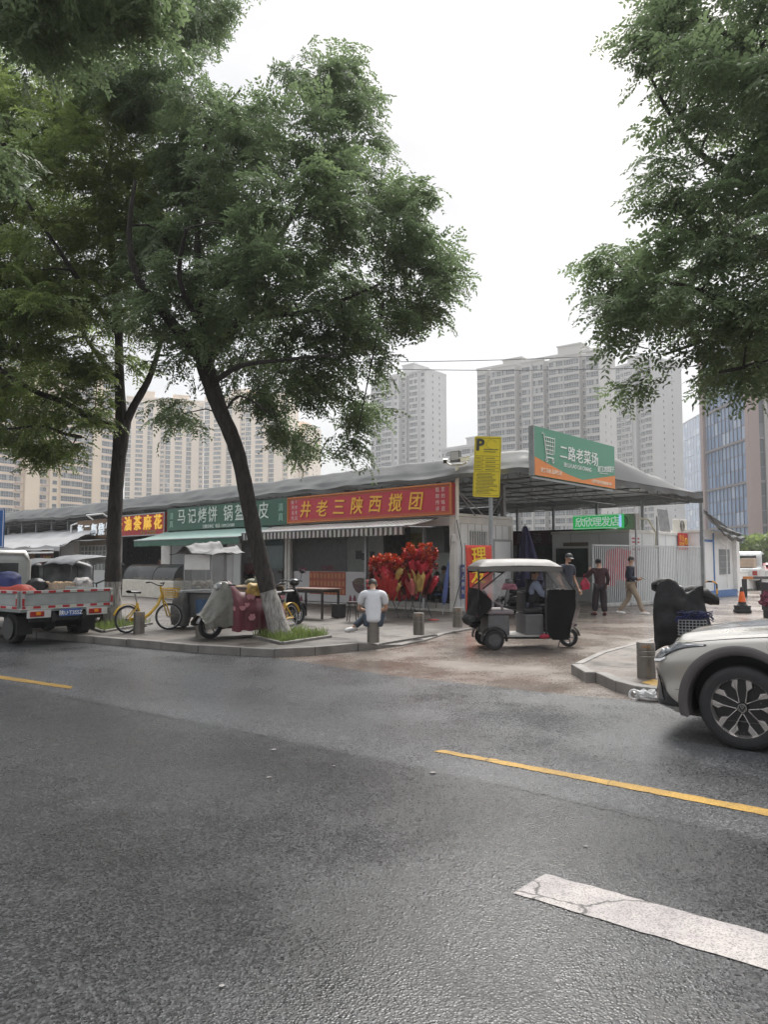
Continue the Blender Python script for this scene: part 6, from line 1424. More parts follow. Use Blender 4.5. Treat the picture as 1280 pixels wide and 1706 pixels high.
o.lathe([(0,.03),(.03,.03),(.035,-.03),(0,-.03)],16,Matrix.Translation((1.52,0,.175))@Matrix.Rotation(PI/2,4,'X')); o.torus((1.52,0,.175), .115, .014)
for k in range(5): a = k*2*PI/5; o.tube([(1.52,0,.175),(1.52+.115*math.cos(a),0,.175+.115*math.sin(a))], .014, 6)
o.build('rim', STEEL, w_)
def ff(u, v): a = .1+2.2*(1-u); return (1.52+.205*math.cos(a), .13*(v-.5), .18+.205*math.sin(a))
MB().grid(ff, 16, 4).build('mudguard', TGREY, tri, smooth=60, solid=.012)
o = MB(); o.tube([(1.52,.06,.18),(1.40,.06,.62),(1.30,0,.98)], .022, 8); o.tube([(1.52,-.06,.18),(1.40,-.06,.62),(1.30,0,.98)], .022, 8); o.tube([(1.18,.33,1.06),(1.26,.2,1.03),(1.30,0,1.0),(1.26,-.2,1.03),(1.18,-.33,1.06)], .016, 8); o.box((1.34,0,1.02),(.14,.26,.13)); o.build('handlebar', BLACK, tri)
o = MB(); o.tube([(1.12,-.4,.19),(1.22,-.42,.19),(1.17,-.43,.03)], .01, 5); o.build('side_stand', BLACK, tri)
MB().ball((.93,-.43,.24),(.10,.05,.045),12,8,wob=.4).build('red_rag', mat('rag_red', (.38,.02,.05), .7, var=.3), tri, smooth=60)

# ---- scooters
def scooter(label, loc, rz, colr, group='parked scooters', lean=.0, mirror=True):
    t = thing('scooter', label, 'scooter', loc, rz, group)
    for x in (-.62,.62):
        w_ = wheel(t, x, 0, .235, .10, 1, style='s'); o = MB(); o.torus((x,0,.235), .15, .014)
        for k in range(5): a = k*2*PI/5+.3; o.tube([(x,0,.235),(x+.15*math.cos(a),0,.235+.15*math.sin(a))], .014, 5)
        o.build('rim', STEEL, w_)
    o = MB()
    def sh(u, v):       # leg shield
        z = .30+.55*v; y = (.19-.06*v+.05*math.sin(v*PI))*(1-2*u); x = .50-.20*v*.6-.05*(1-2*u)**2-.02; return (x, y, z)
    o.grid(sh, 10, 10); o.build('leg_shield', colr, t, smooth=60, solid=.04)
    MB().box((.05,0,.30),(.72,.28,.07)).build('footboard', BLACK, t, bevel=.02)
    def rb(u, v): x = -.80+.72*u; a = 2*PI*v; w2 = .15*math.sin(min(1,u*1.6+.25)*PI/2); h = .17*(.55+.6*u if u < .7 else 1.0); return (x, w2*math.cos(a), .50+.06*(1-u)+h*math.sin(a))
    MB().grid(rb, 14, 16).build('tail_body', colr, t, smooth=60)
    MB().box((-.40,0,.745),(.66,.27,.11)).build('seat', mat('scooter_seat', (.018,.018,.02), .45), t, bevel=.045, segs=3, smooth=50)
    o = MB(); o.tube([(.62,0,.24),(.50,0,.62),(.40,0,.98)], .028, 8); o.tube([(.27,.33,1.02),(.36,.2,1.03),(.40,0,1.0),(.36,-.2,1.03),(.27,-.33,1.02)], .016, 8); o.build('handlebar', BLACK, t)
    MB().ball((.44,0,.98),(.10,.13,.09),14,10).build('head_cowl', colr, t, smooth=60); MB().ball((.52,0,.97),(.04,.07,.05),12,8).build('headlight', mat('lamp_glass', (.5,.5,.48), .1), t, smooth=60)
    def fd_(u, v): a = .2+2.3*(1-u); return (.62+.265*math.cos(a), .14*(v-.5), .24+.265*math.sin(a))
    MB().grid(fd_, 14, 4).build('mudguard', colr, t, smooth=60, solid=.012)
    if mirror:
        for sg in (1,-1): o = MB(); o.tube([(.33,sg*.24,1.02),(.31,sg*.30,1.20)], .007, 5); o.ball((.30,sg*.32,1.24),(.02,.065,.045),10,6); o.build('mirror', BLACK, t)
    MB().box((-.86,0,.60),(.03,.12,.05)).build('tail_light', mat('lens_red', (.3,.02,.02), .2), t, bevel=.01)
    return t
SBLK = mat('scooter_black', (.02,.02,.022), .25, coat=.4); SGRY = mat('scooter_grey', (.22,.22,.23), .3, coat=.4)
q = G(851,1031); s1 = scooter('black scooter behind the tricycle rear half with a mauve cloth on it', (q.x,q.y+.35,0), R(150), SBLK)
q = G(872,1027); scooter('dark scooter just right of another behind the tricycle, front towards the wall', (q.x+.1,q.y+1.1,0), R(125), SGRY)
lump('seat_cloth', 'mauve patterned cloth thrown over the scooter behind the tricycle', 'cloth', Vector(s1.location)+Vector((-.05,-.02,.80)), (.30,.20,.11), mat('mauve_cloth', (.22,.08,.11), .8, var=.35, scale=8), 6)
q = G(475,1046,.12); scooter('black scooter half hidden behind the limewashed trunk of the leaning tree', (q.x-.12,q.y+.5,.12), R(62), SBLK)
# scooter under a maroon and clear rain cape, near the kerb
q = G(350,1064,.12); cvd = Vector((-.80,-.60,0)); ang = math.atan2(cvd.y,cvd.x); sc_o = q-cvd*.62
cs_ = scooter('scooter draped in a maroon patterned rain cape with clear front beside the kerb', (sc_o.x,sc_o.y,.12), ang, SGRY, mirror=False)
def hullfn(prof, M_=None):
    pass
MAR = mat('maroon_cape', (.115,.022,.035), .5, var=.35, scale=3, bump=.3, bscale=7); CLR = mat('clear_cape', (.135,.13,.11), .28, var=.35, scale=3, bump=.3, bscale=9)
def drape(tab, nu=30, nv=40, x0=-.9, x1=.8, seed=0, hem=.25, wv=.03):
    """cloth over a vehicle: ridge height by x in tab, half width grows to the hem"""
    o = MB()
    def fn(u, v):
        x = x0+(x1-x0)*u; zr = smt(tab, x); s = abs(2*v-1); sg = 1 if v > .5 else -1; wmax = .34+.04*math.sin(x*3)
        y = sg*wmax*(min(1,s*1.7)**.7); z = zr-(zr-hem)*max(0,(s-.32)/.68)**1.1-.10*min(1,s/.32)**2
        f_ = math.sin(x*17+sg*2+seed)+.6*math.sin(x*29+seed); y += sg*wv*f_*max(0,s-.3)*1.3; z += .02*noise.noise(Vector((x*6,s*4,seed)))+.015*math.sin(x*22)*(s > .95)
        return (x, y, z)
    o.grid(fn, nu, nv); return o
drape([(-.85,.66),(-.6,.80),(-.1,.86),(.1,.92),(.3,1.10),(.40,1.10)], x0=-.85, x1=.34, seed=2, hem=.24).build('maroon_cape', MAR, cs_, smooth=70)
drape([(.30,1.10),(.42,1.08),(.55,.86),(.75,.55),(.86,.46)], nu=18, x0=.33, x1=.88, seed=5, hem=.34, wv=.015).build('clear_cape', CLR, cs_, smooth=70)
rr = random.Random(3)
for k in range(16):
    x = rr.uniform(-.75,.3); z = rr.uniform(.35,.85); o = MB(); o.prism([(x+.055*math.sin(a)**3, z+.045*(math.cos(a)-.35*math.cos(2*a)-.15*math.cos(3*a))) for a in [j*PI/9 for j in range(18)]], .385+.02*math.sin(x*17), .392+.02*math.sin(x*17)); o.build('heart_print', mat('cape_pink', (.45,.20,.22), .6, var=.2), cs_)
# scooter wrapped in a black quilt on the right pavement
q = G(1135,1094,.0); qb = G(1112,1096,.12); nx = Vector((.55,.83,0)).normalized()
bk = thing('covered_scooter', 'scooter under a black quilted cover with bulging hand muffs behind the car bonnet', 'scooter', (qb.x+.40,qb.y+.55,.12), math.atan2(-.97,-.22))
QB = mat('black_quilt', (.010,.010,.011), .6, spec=.35, var=.3, scale=6, bump=.5, bscale=14)
def qf(u, v):
    y = (.40+.06*v)*(1-2*u); z = 1.10-.90*v; bul = .10*math.sin(v*PI)+.05*math.sin(u*PI); x = .30+.20*v+bul*(1-(1-2*u)**4)*.7+.07*noise.noise(Vector((y*4,z*3,1)))+.03*noise.noise(Vector((y*11,z*7,5))); return (x, y*(1-.16*(1-v))-.03*math.sin(v*5), z+(.10*math.exp(-((y+.22)/.16)**2)-.12*math.exp(-((y-.12)/.14)**2))*(1-v)**2-.12*(abs(1-2*u)**3)*v)
o = MB().grid(qf, 22, 24); o.build('wind_quilt', QB, bk, smooth=70, solid=.05)
for sg, y0_, y1_, zr_, dr_, rr_ in ((1,.04,.60,.97,.12,.135),(-1,.02,.40,1.05,-.02,.125)):
    MB().grid(lambda u,v: ((.22-.10*u)+(rr_*math.sin(PI*(.16+.74*u))**.8)*math.cos(2*PI*v)*1.15, sg*(y0_+(y1_-y0_)*u), zr_+.03*math.sin(u*3)+(rr_*math.sin(PI*(.2+.7*u))**.7)*math.sin(2*PI*v)+.03*noise.noise(Vector((u*5,v*6,sg)))-dr_*u), 18, 18).build('hand_muff', QB, bk, smooth=70)
o = MB(); o.torus((.33,0,1.03), .055, .012, axis='x', n=18); o.build('headlight_ring', CHROME, bk, smooth=60)
w_ = wheel(bk, .55, 0, .22, .10, 1, style='s'); wheel(bk, -.65, 0, .22, .10, 1, style='s')
MB().box((-.45,0,.70),(.7,.28,.14)).build('seat', BLACK, bk, bevel=.05, segs=3); MB().ball((-.45,0,.5),(.42,.17,.18),14,10).build('tail_body', SBLK, bk, smooth=60); MB().box((0,0,.3),(.8,.3,.07)).build('footboard', BLACK, bk, bevel=.02)
o = MB(); rr = random.Random(8)
for k in range(60):
    a = rr.uniform(0,6.28); b_ = rr.uniform(0,6.28); c = Vector((.62+.06*rr.random(), .12+rr.uniform(-.22,.22), .62+rr.uniform(-.05,.06))); o.tube([c+Vector((0,.09*math.cos(a),.05*math.sin(a))), c+Vector((.05,rr.uniform(-.1,.1),.05)), c+Vector((0,.09*math.cos(b_),.05*math.sin(b_)))], .007, 4)
o.build('net_bundle', mat('net_blue', (.016,.022,.10), .6, var=.4), bk)
o = MB()
for k in range(6): o.tube([(.60,.30,.36+.045*k),(.72,.30,.36+.045*k),(.72,-.10,.36+.045*k),(.60,-.10,.36+.045*k)], .006, 4)
for k in range(9): o.tube([(.72,-.10+.05*k,.36),(.72,-.10+.05*k,.58)], .006, 4)
o.build('wire_basket', STEEL, bk)

# ---- yellow share bicycles
BYEL = mat('bike_yellow', (.58,.36,.03), .35, var=.08, coat=.4)
def bicycle(label, loc, rz, steer=.5):
    t = thing('share_bicycle', label, 'bicycle', loc, rz, 'yellow share bicycles')
    def bw(x, par, st=0.0):
        Mw = Matrix.Translation((x,0,.285)) @ Matrix.Rotation(st,4,'Z'); o = MB(); o.torus((0,0,0), .268, .019, n=40, m=8); o.v = [tuple(Mw @ Vector(v)) for v in o.v]; w_ = o.build('wheel', RUBBER, par, smooth=60)
        o = MB(); o.torus((0,0,0), .245, .010, n=36, m=6); o.tube([(0,-.04,0),(0,.04,0)], .022, 8)
        for k in range(14): a = k*2*PI/14; o.tube([(.02*math.cos(a+1),.02*(-1)**k,.02*math.sin(a+1)),(.245*math.cos(a),0,.245*math.sin(a))], .0022, 3, caps=False)
        o.v = [tuple(Mw @ Vector(v)) for v in o.v]; o.build('rim', STEEL, w_, smooth=60); return Mw
    bw(0, t); Mf = bw(1.0, t, steer)
    o = MB(); o.tube([(.34,0,.27),(.52,0,.36),(.72,0,.55),(.80,0,.74)], .032, 10); o.tube([(.34,0,.27),(.24,0,.52),(.22,0,.62)], .028, 10); o.tube([(0,.06,.285),(.34,.04,.27)], .02, 8); o.tube([(0,-.06,.285),(.34,-.04,.27)], .02, 8); o.tube([(0,.055,.285),(.23,.02,.56)], .015, 8); o.tube([(0,-.055,.285),(.23,-.02,.56)], .015, 8); o.build('frame', BYEL, t, smooth=60)
    def gd(u, v): a = .35+2.5*u; return (.315*math.cos(a), .07*(v-.5), .285+.315*math.sin(a))
    MB().grid(gd, 24, 3).build('mudguard', BYEL, t, smooth=60, solid=.01)
    MB().prism([(.02,.25),(.36,.235),(.40,.27),(.36,.31),(.02,.32)], -.085, -.05).build('chain_guard', BYEL, t, bevel=.012)
    o = MB(); o.tube([(.22,0,.6),(.165,0,.80)], .016, 8); o.build('seat_post', STEEL, t)
    o = MB(); o.grid(lambda u,v: (.02+.28*u, (.085*(1-u)**.6+.022)*math.cos(2*PI*v), .83+.03*math.sin(2*PI*v)+.02*(1-u)), 12, 12); o.build('saddle', BLACK, t, smooth=60)
    fk = MB()
    for sg in (1,-1): fk.tube([(1.0,sg*.055,.285),(.90,sg*.05,.56),(.86,sg*.03,.62)], .016, 8)
    fk.tube([(.87,0,.60),(.79,0,.86),(.775,0,.95)], .024, 8); fk.build('fork', BYEL, t, smooth=60)
    o = MB(); o.tube([(.60,.27,1.02),(.70,.25,1.03),(.775,.08,.96),(.775,-.08,.96),(.70,-.25,1.03),(.60,-.27,1.02)], .012, 8); o.tube([(.60,.27,1.02),(.68,.26,1.03)], .018, 8); o.tube([(.60,-.27,1.02),(.68,-.26,1.03)], .018, 8); o.build('handlebar', BLACK, t, smooth=60)
    o = MB(); bx, by, bz, h = .16, .14, .70, .19
    for k in range(5):
        f_ = k/4; z = bz+h*f_; sx_, sy_ = bx*(.8+.2*f_), by*(.8+.2*f_); cx = 1.02
        o.tube([(cx-sx_,-sy_,z),(cx+sx_,-sy_,z),(cx+sx_,sy_,z),(cx-sx_,sy_,z),(cx-sx_,-sy_,z)], .007 if k < 4 else .014, 5)
    for k in range(6):
        for sg in (1,-1): y = by*(-1+2*k/5); o.tube([(1.02+sg*bx*.8,y*.8,bz),(1.02+sg*bx,y,bz+h)], .006, 4); x = bx*(-1+2*k/5); o.tube([(1.02+x*.8,sg*by*.8,bz),(1.02+x,sg*by,bz+h)], .006, 4)
    o.box((1.02,0,bz),(bx*1.6,by*1.6,.012)); o.build('basket', BYEL, t)
    o = MB(); o.tube([(.34,-.07,.27),(.34,-.10,.27),(.30,-.11,.13)], .011, 6); o.box((.30,-.15,.13),(.09,.08,.02)); o.tube([(.34,.07,.27),(.38,.10,.40)], .011, 6); o.box((.38,.14,.40),(.09,.08,.02)); o.build('pedal', BLACK, t); o = MB(); o.tube([(.05,.09,.26),(-.06,.16,.01)], .01, 6); o.build('kickstand', STEEL, t)
    return t
a = G(211,1055,.12); b_ = G(282,1049,.12); d = (b_-a).normalized(); bicycle('yellow share bicycle standing in front of the curved glass counter', (a.x,a.y,.12), math.atan2(d.y,d.x), -.75)
a = G(484,1051,.12); b_ = G(423,1060,.12); d = (b_-a).normalized(); bicycle('yellow share bicycle behind the limewashed trunk of the leaning tree', (a.x,a.y,.12), math.atan2(d.y,d.x), .35)
lump('carrier_bag', 'yellow striped carrier bag in the basket of the bicycle behind the leaning tree', 'bag', Vector((b_.x,b_.y,.12+.80)), (.17,.15,.16), mat('bag_yellow', (.40,.26,.06), .5, var=.5, scale=14), 9)
# ---- food cart with plastic sheeted box and silver awning
q = G(306,1050,.12); fc = thing('food_cart', 'food cart with clear plastic box and folded silver awning in front of the grey panels', 'cart', (q.x+.30,q.y+.9,.12), R(-28))
MB().box((0,0,.50),(.85,.75,.55)).build('body', mat('cart_grey', (.15,.15,.15), .5, var=.3, scale=4), fc, bevel=.03)
MB().box((0,-.02,.80),(.92,.85,.05)).build('counter', STEEL, fc, bevel=.01)
o = MB()
for x in (-.40,.40):
    for y in (-.36,.36): o.tube([(x,y,.82),(x,y,1.66)], .016, 6)
o.tube([(-.4,-.36,1.64),(.4,-.36,1.64),(.4,.36,1.64),(-.4,.36,1.64),(-.4,-.36,1.64)], .016, 6); o.tube([(-.4,-.36,1.35),(.4,-.36,1.35)], .012, 6); o.build('frame', STEEL, fc)
MB().box((0,0,1.24),(.82,.74,.80)).build('plastic_box', film('cart_plastic', (.45,.46,.46), .72, .1), fc)
MB().box((0,-.385,1.46),(.74,.012,.34)).build('white_panel', WHITE, fc)
o = MB(); rr = random.Random(6)
for k in range(26): o.ball((rr.uniform(-.33,.33),rr.uniform(-.3,.2),.87+rr.uniform(0,.14)),(.06,.05,.05),8,6,wob=.5,seed=k)
o.build('wrapped_food', mat('food_wrap', (.45,.42,.36), .5, var=.5, scale=9), fc, smooth=60)
def sil(u, v): x = -.62+1.24*u; y = -.62+1.15*v; return (x, y, 1.68+.27*math.exp(-((x+.18)/.16)**2)*(.6+.4*v)+.16*math.exp(-((x-.36)/.12)**2)*v-.14*max(0,-y-.3)-.10*max(0,abs(x)-.45)+.03*noise.noise(Vector((x*6,y*6,2))))
MB().grid(sil, 40, 20).build('silver_awning', mat('silver_cloth', (.075,.077,.08), .6, metal=.1, var=.25, scale=5), fc, smooth=50, solid=.01)
for x, y in ((-.34,-.42),(-.34,.42),(.55,0)): wheel(fc, x, y, .16, .07, 1, style='s')
MB().lathe([(.13,.22),(.16,.72),(.165,.74),(.15,.74),(.14,.24)],20,Matrix.Translation((.30,-.52,-.1))).build('blue_bin', mat('bin_blue', (.06,.12,.22), .5, var=.2), fc, smooth=40)
lump('plastic_sack', 'bulging grey sack hanging at the left corner of the food cart', 'sack', Vector((fc.location.x-.55,fc.location.y-.25,.16)), (.22,.22,.42), mat('sack_grey', (.13,.13,.125), .4, var=.35, scale=5), 12, .8)
# quilted three-wheeler behind the trunk
q = G(418,1046,.12); qt = thing('quilt_tricycle', 'tricycle box covered by a brown fringed quilt behind the yellow basket', 'tricycle', (q.x,q.y+1.0,.12), R(-35))
MB().box((0,0,.55),(.9,.62,.5)).build('box', mat('box_brown', (.11,.085,.08), .7, var=.2), qt, bevel=.03)
def qf2(u, v): x = -.50+1.0*u; y = .36*(1-2*v); s = abs(1-2*v); return (x, y*1.02, .90+.03*noise.noise(Vector((x*4,y*4,4)))-.14*max(0,s-.75)/.25+.01*math.sin(x*40)*(s > .95))
MB().grid(qf2, 40, 16).build('quilt', mat('quilt_tan', (.27,.20,.13), .9, var=.35, scale=9), qt, smooth=60, solid=.03)
MB().box((0,-.34,.72),(.92,.02,.30)).build('quilt_side', mat('quilt_mauve', (.13,.10,.11), .9, var=.2), qt)
o = MB().ball((.1,0,1.0),(.24,.18,.13),14,8,wob=.5,seed=3); o.ball((-.25,0,.97),(.18,.16,.09),12,8,wob=.5,seed=5); o.build('cloth_heap', mat('heap_green', (.17,.17,.12), .8, var=.4, scale=7), qt, smooth=60)
for x, y in ((-.3,.34),(-.3,-.34),(.62,0)): wheel(qt, x, y, .22, .08, 1, style='s')
o = MB(); o.tube([(.62,0,.22),(.55,0,.9),(.45,.28,.98)], .018, 6); o.tube([(.55,0,.9),(.45,-.28,.98)], .018, 6); o.build('handlebar', BLACK, qt)
# ================================================================ people
SKIN = mat('skin', (.42,.25,.17), .55, var=.08); HAIRB = mat('hair_black', (.015,.013,.012), .6, var=.3, scale=30)
def skin_mesh(name, nodes, edges, m, parent, sub=2, extra=None):
    """nodes: {key: (pos, rx, ry)}; one continuous surface grown round the skeleton"""
    keys = list(nodes); me = bpy.data.meshes.new(name); me.from_pydata([nodes[k][0] for k in keys], [(keys.index(a), keys.index(b)) for a, b in edges], [])
    o = bpy.data.objects.new(name, me); COL.objects.link(o); o.modifiers.new('skin','SKIN'); me.skin_vertices or bpy.ops
    sv = me.skin_vertices[0].data if me.skin_vertices else None
    if sv is None:
        bm = bmesh.new(); bm.from_mesh(me); ly = bm.verts.layers.skin.new(); bm.to_mesh(me); bm.free(); sv = me.skin_vertices[0].data
    for i, k in enumerate(keys): sv[i].radius = (nodes[k][1], nodes[k][2]); sv[i].use_root = (i == 0)
    q = o.modifiers.new('sub','SUBSURF'); q.levels = sub; q.render_levels = sub
    dg = bpy.context.evaluated_depsgraph_get(); nm = bpy.data.meshes.new_from_object(o.evaluated_get(dg)); bpy.data.objects.remove(o)
    if extra is not None:
        bm = bmesh.new(); bm.from_mesh(nm); t = bpy.data.meshes.new('t'); t.from_pydata(extra.v, [], extra.f); bm.from_mesh(t); bmesh.ops.recalc_face_normals(bm, faces=bm.faces); bm.to_mesh(nm); bm.free()
    nm.materials.clear(); nm.materials.append(m); nm.polygons.foreach_set('use_smooth',[True]*len(nm.polygons))
    ob = bpy.data.objects.new(name, nm); COL.objects.link(ob); ob.parent = parent; return ob
def hand_mb(mb, wrist, d, pn, curl=.5, sc=1.0, side=1):
    """palm, four fingers and a thumb; d = where the hand points, pn = palm normal"""
    d = Vector(d).normalized(); pn = Vector(pn); pn = (pn-d*pn.dot(d)).normalized(); a = d.cross(pn)*side; w = Vector(wrist)
    mb.tube([w, w+d*.035*sc, w+d*.075*sc, w+d*.09*sc], [.022*sc,.034*sc,.036*sc,.02*sc], 8)
    for k, (off, ln) in enumerate(((-.028,.062),(-.010,.073),(.010,.068),(.027,.052))):
        p = w+d*.08*sc+a*off*sc; pts = [p]; dd = d.copy()
        for j in range(3): dd = (dd+pn*curl*.55).normalized(); p = p+dd*(ln*(.45-.08*j))*sc; pts.append(p)
        mb.tube(pts, [.0095*sc,.009*sc,.008*sc,.006*sc], 6)
    p = w+d*.028*sc-a*.026*sc; mb.tube([p, p+(d*.55-a*.8+pn*.3).normalized()*.035*sc, p+(d*.85-a*.55+pn*.45).normalized()*.068*sc], [.012*sc,.0105*sc,.007*sc], 6)
def person(label, loc, rz, J, top, low, shoe, hair='short', hairm=HAIRB, sleeve='long', group=None, topname='shirt', lowname='trousers', fem=False, cap=None, skin=SKIN, face=True, legs=True, pn=None, curl=(.5,.5), flare=1.0):
    """J: joints in local metres, x = right hand side, -y = where the chest faces, z up"""
    t = thing('person', label, 'person', loc, rz, group); V = {k: Vector(v) for k, v in J.items()}
    hp, ch, nk, hd_ = V['pelvis'], V['chest'], V['neck'], V['head']; up = (hd_-nk).normalized(); fc = Vector(J.get('face',(0,-1,0))).normalized(); fc = (fc-up*fc.dot(up)).normalized(); sd = fc.cross(up)
    N = {}; E = []
    def add(k, p, r, r2=None): N[k] = (tuple(p), r, r2 or r)
    add('pelvis', hp, .115, .10); add('waist', hp.lerp(ch,.45), .115, .095); add('chest', ch, .130, .100); add('upper', nk.lerp(ch,.42), .095, .075); add('neck', nk, .055); add('jaw', nk.lerp(hd_,.5), .052); add('head', hd_+up*.0, .072, .082); add('crown', hd_+up*.075, .060, .068)
    E += [('pelvis','waist'),('waist','chest'),('chest','upper'),('upper','neck'),('neck','jaw'),('jaw','head'),('head','crown')]
    ex = MB()
    for s, q in (('L',-1),('R',1)):
        sh, el, wr = V['sh'+s], V['el'+s], V['wr'+s]; add('sh'+s, sh, .052); add('el'+s, el, .040); add('fa'+s, el.lerp(wr,.35), .038); add('wr'+s, wr, .024)
        E += [('upper','sh'+s),('sh'+s,'el'+s),('el'+s,'fa'+s),('fa'+s,'wr'+s)]
        hdir = Vector(J.get('hd'+s, wr-el)); hand_mb(ex, wr-(wr-el).normalized()*.01, hdir, (pn or {}).get(s, (-q*.6,-.6,.1)), curl[0 if s == 'L' else 1], 1.0, q)
        if legs:
            hj, kn, an, toe = V['hip'+s], V['kn'+s], V['an'+s], V['toe'+s]; add('hip'+s, hj, .088); add('kn'+s, kn, .056); add('cf'+s, kn.lerp(an,.3), .055); add('an'+s, an, .036); add('toe'+s, toe, .030)
            E += [('pelvis','hip'+s),('hip'+s,'kn'+s),('kn'+s,'cf'+s),('cf'+s,'an'+s),('an'+s,'toe'+s)]
    # face: nose, brow and ears belong to the head
    c = hd_
    ex.tube([c+fc*.070+up*.030, c+fc*.092-up*.005, c+fc*.074-up*.014], [.008,.013,.009], 6)
    for q in (1,-1): ex.ball(tuple(c+sd*q*.078+up*.0), (.014,.022,.030), 8, 6)
    b = skin_mesh('body', N, E, skin, t, 2, ex)
    if face:
        o = MB()
        for q in (1,-1): o.ball(tuple(c+fc*.077+sd*q*.030+up*.022), (.013,.011,.008), 8, 6)
        o.build('eye', mat('eye_dark', (.03,.025,.02), .2), b); o = MB()
        for q in (1,-1): o.tube([c+fc*.080+sd*q*.014+up*.042, c+fc*.078+sd*q*.032+up*.047, c+fc*.068+sd*q*.048+up*.042], .005, 5)
        o.build('eyebrow', HAIRB, b)
        o = MB().tube([c+fc*.074+sd*.022-up*.044, c+fc*.082-up*.043, c+fc*.074-sd*.022-up*.044], [.004,.008,.004], 6); o.build('mouth', mat('lips', (.30,.13,.10), .5), b)
    # hair: a cap of hair cut away at the face
    if hair:
        o = MB(); n, m_ = 24, 14; lim = {'short':(.42,.66),'bob':(.45,.86),'bun':(.40,.66)}[hair]; idx = {}
        for j in range(m_+1):
            for i in range(n):
                a = 2*PI*i/n; f_ = .5+.5*math.cos(a); mx = PI*(lim[1]+(lim[0]-lim[1])*f_**2.2); th = mx*j/m_
                d = (fc*math.cos(a)+sd*math.sin(a))*math.sin(th)+up*math.cos(th); k = 1+.10*noise.noise(d*7); p = c+up*.028+(fc*(.090*math.sin(th)*math.cos(a))+sd*(.088*math.sin(th)*math.sin(a))+up*(.105*math.cos(th)))*k; o.v.append(tuple(p))
        for j in range(m_):
            for i in range(n): i2 = (i+1) % n; o.f.append((j*n+i,(j+1)*n+i,(j+1)*n+i2,j*n+i2))
        if hair == 'bun': o.ball(tuple(c-fc*.09+up*.05), (.05,.05,.05), 12, 8)
        o.build('hair', hairm, t, smooth=70)
    if cap:
        o = MB(); vs = []
        for j in range(8):
            th = PI/2*j/7
            for i in range(24): a = 2*PI*i/24; o.v.append(tuple(c+up*.045+fc*(.098*math.sin(th)*math.cos(a))+sd*(.094*math.sin(th)*math.sin(a))+up*(.088*math.cos(th))))
        for j in range(7):
            for i in range(24): i2 = (i+1)%24; o.f.append((j*24+i,(j+1)*24+i,(j+1)*24+i2,j*24+i2))
        k0 = len(o.v)
        for i in range(9): a = -1.1+2.2*i/8; p = c+up*.047+fc*.096*math.cos(a)+sd*.092*math.sin(a); o.v.append(tuple(p)); o.v.append(tuple(p+fc*.075*math.cos(a)-up*.018))
        for i in range(8): o.f.append((k0+2*i,k0+2*i+1,k0+2*i+3,k0+2*i+2))
        o.build('cap', cap, t, smooth=60)
    # top
    N2 = {}; E2 = []
    def a2(k, p, r, r2=None): N2[k] = (tuple(p), r, r2 or r)
    hemp = hp-(ch-hp).normalized()*(.10 if legs else .02); w0 = .165 if fem else .158
    a2('chest', ch, .168, .128); a2('waist', hp.lerp(ch,.45), w0-.002, .132); a2('hip', hp, w0, .14); a2('hem', hemp, w0+.008, .148); a2('collar', nk.lerp(ch,.02), .066, .062); a2('upper', nk.lerp(ch,.42), .130, .112); E2 += [('chest','waist'),('waist','hip'),('hip','hem'),('chest','upper'),('upper','collar')]
    for s in 'LR':
        sh, el, wr = V['sh'+s], V['el'+s], V['wr'+s]; a2('sh'+s, sh, .080); E2.append(('upper','sh'+s))
        if sleeve == 'long': a2('el'+s, el, .060); a2('cu'+s, el.lerp(wr,.90), .043); E2 += [('sh'+s,'el'+s),('el'+s,'cu'+s)]
        elif sleeve == 'short': a2('cu'+s, sh.lerp(el,.72), .068); E2.append(('sh'+s,'cu'+s))
    skin_mesh(topname, N2, E2, top, t, 2)
    if legs:
        N3 = {}; E3 = []
        def a3(k, p, r, r2=None): N3[k] = (tuple(p), r, r2 or r)
        a3('pelvis', hp, .14, .125)
        for s in 'LR':
            a3('hip'+s, V['hip'+s], .108); a3('kn'+s, V['kn'+s], .078*flare); a3('cf'+s, V['kn'+s].lerp(V['an'+s],.45), .074*flare); a3('an'+s, V['kn'+s].lerp(V['an'+s],.93), .064*flare); E3 += [('pelvis','hip'+s),('hip'+s,'kn'+s),('kn'+s,'cf'+s),('cf'+s,'an'+s)]
        skin_mesh(lowname, N3, E3, low, t, 2)
        for s in 'LR':
            an, toe = V['an'+s], V['toe'+s]; d = (toe-an); d.z = 0 if abs(d.z) < .09 else d.z; d = d.normalized(); o = MB(); u_ = Vector((0,0,1)); u_ = (u_-d*u_.dot(d)).normalized()
            o.tube([an-d*.075-u_*.035, an-d*.03-u_*.025, an+d*.06-u_*.035, an+d*.14-u_*.045, an+d*.19-u_*.05], [.030,.048,.046,.043,.024], 10); so = o.build('shoe', shoe, t, smooth=70)
    return t
def stand(h=1.7, sw=0.0, **ov):
    k = h/1.7; J = dict(pelvis=(0,0,.93), chest=(0,.01,1.27), neck=(0,.0,1.43), head=(0,-.02,1.585), shL=(-.19,.01,1.37), elL=(-.235,.02,1.09), wrL=(-.23,-.06,.86), shR=(.19,.01,1.37), elR=(.235,.02,1.09), wrR=(.23,-.06,.86),
        hipL=(-.09,0,.88), knL=(-.10,-.02,.48), anL=(-.10,.02,.085), toeL=(-.115,-.13,.04), hipR=(.09,0,.88), knR=(.10,-.02,.48), anR=(.10,.02,.085), toeR=(.115,-.13,.04))
    J.update(ov); return {a: ((v[0]*k,v[1]*k,v[2]*k) if a not in ('face','hdL','hdR') else v) for a, v in J.items()}
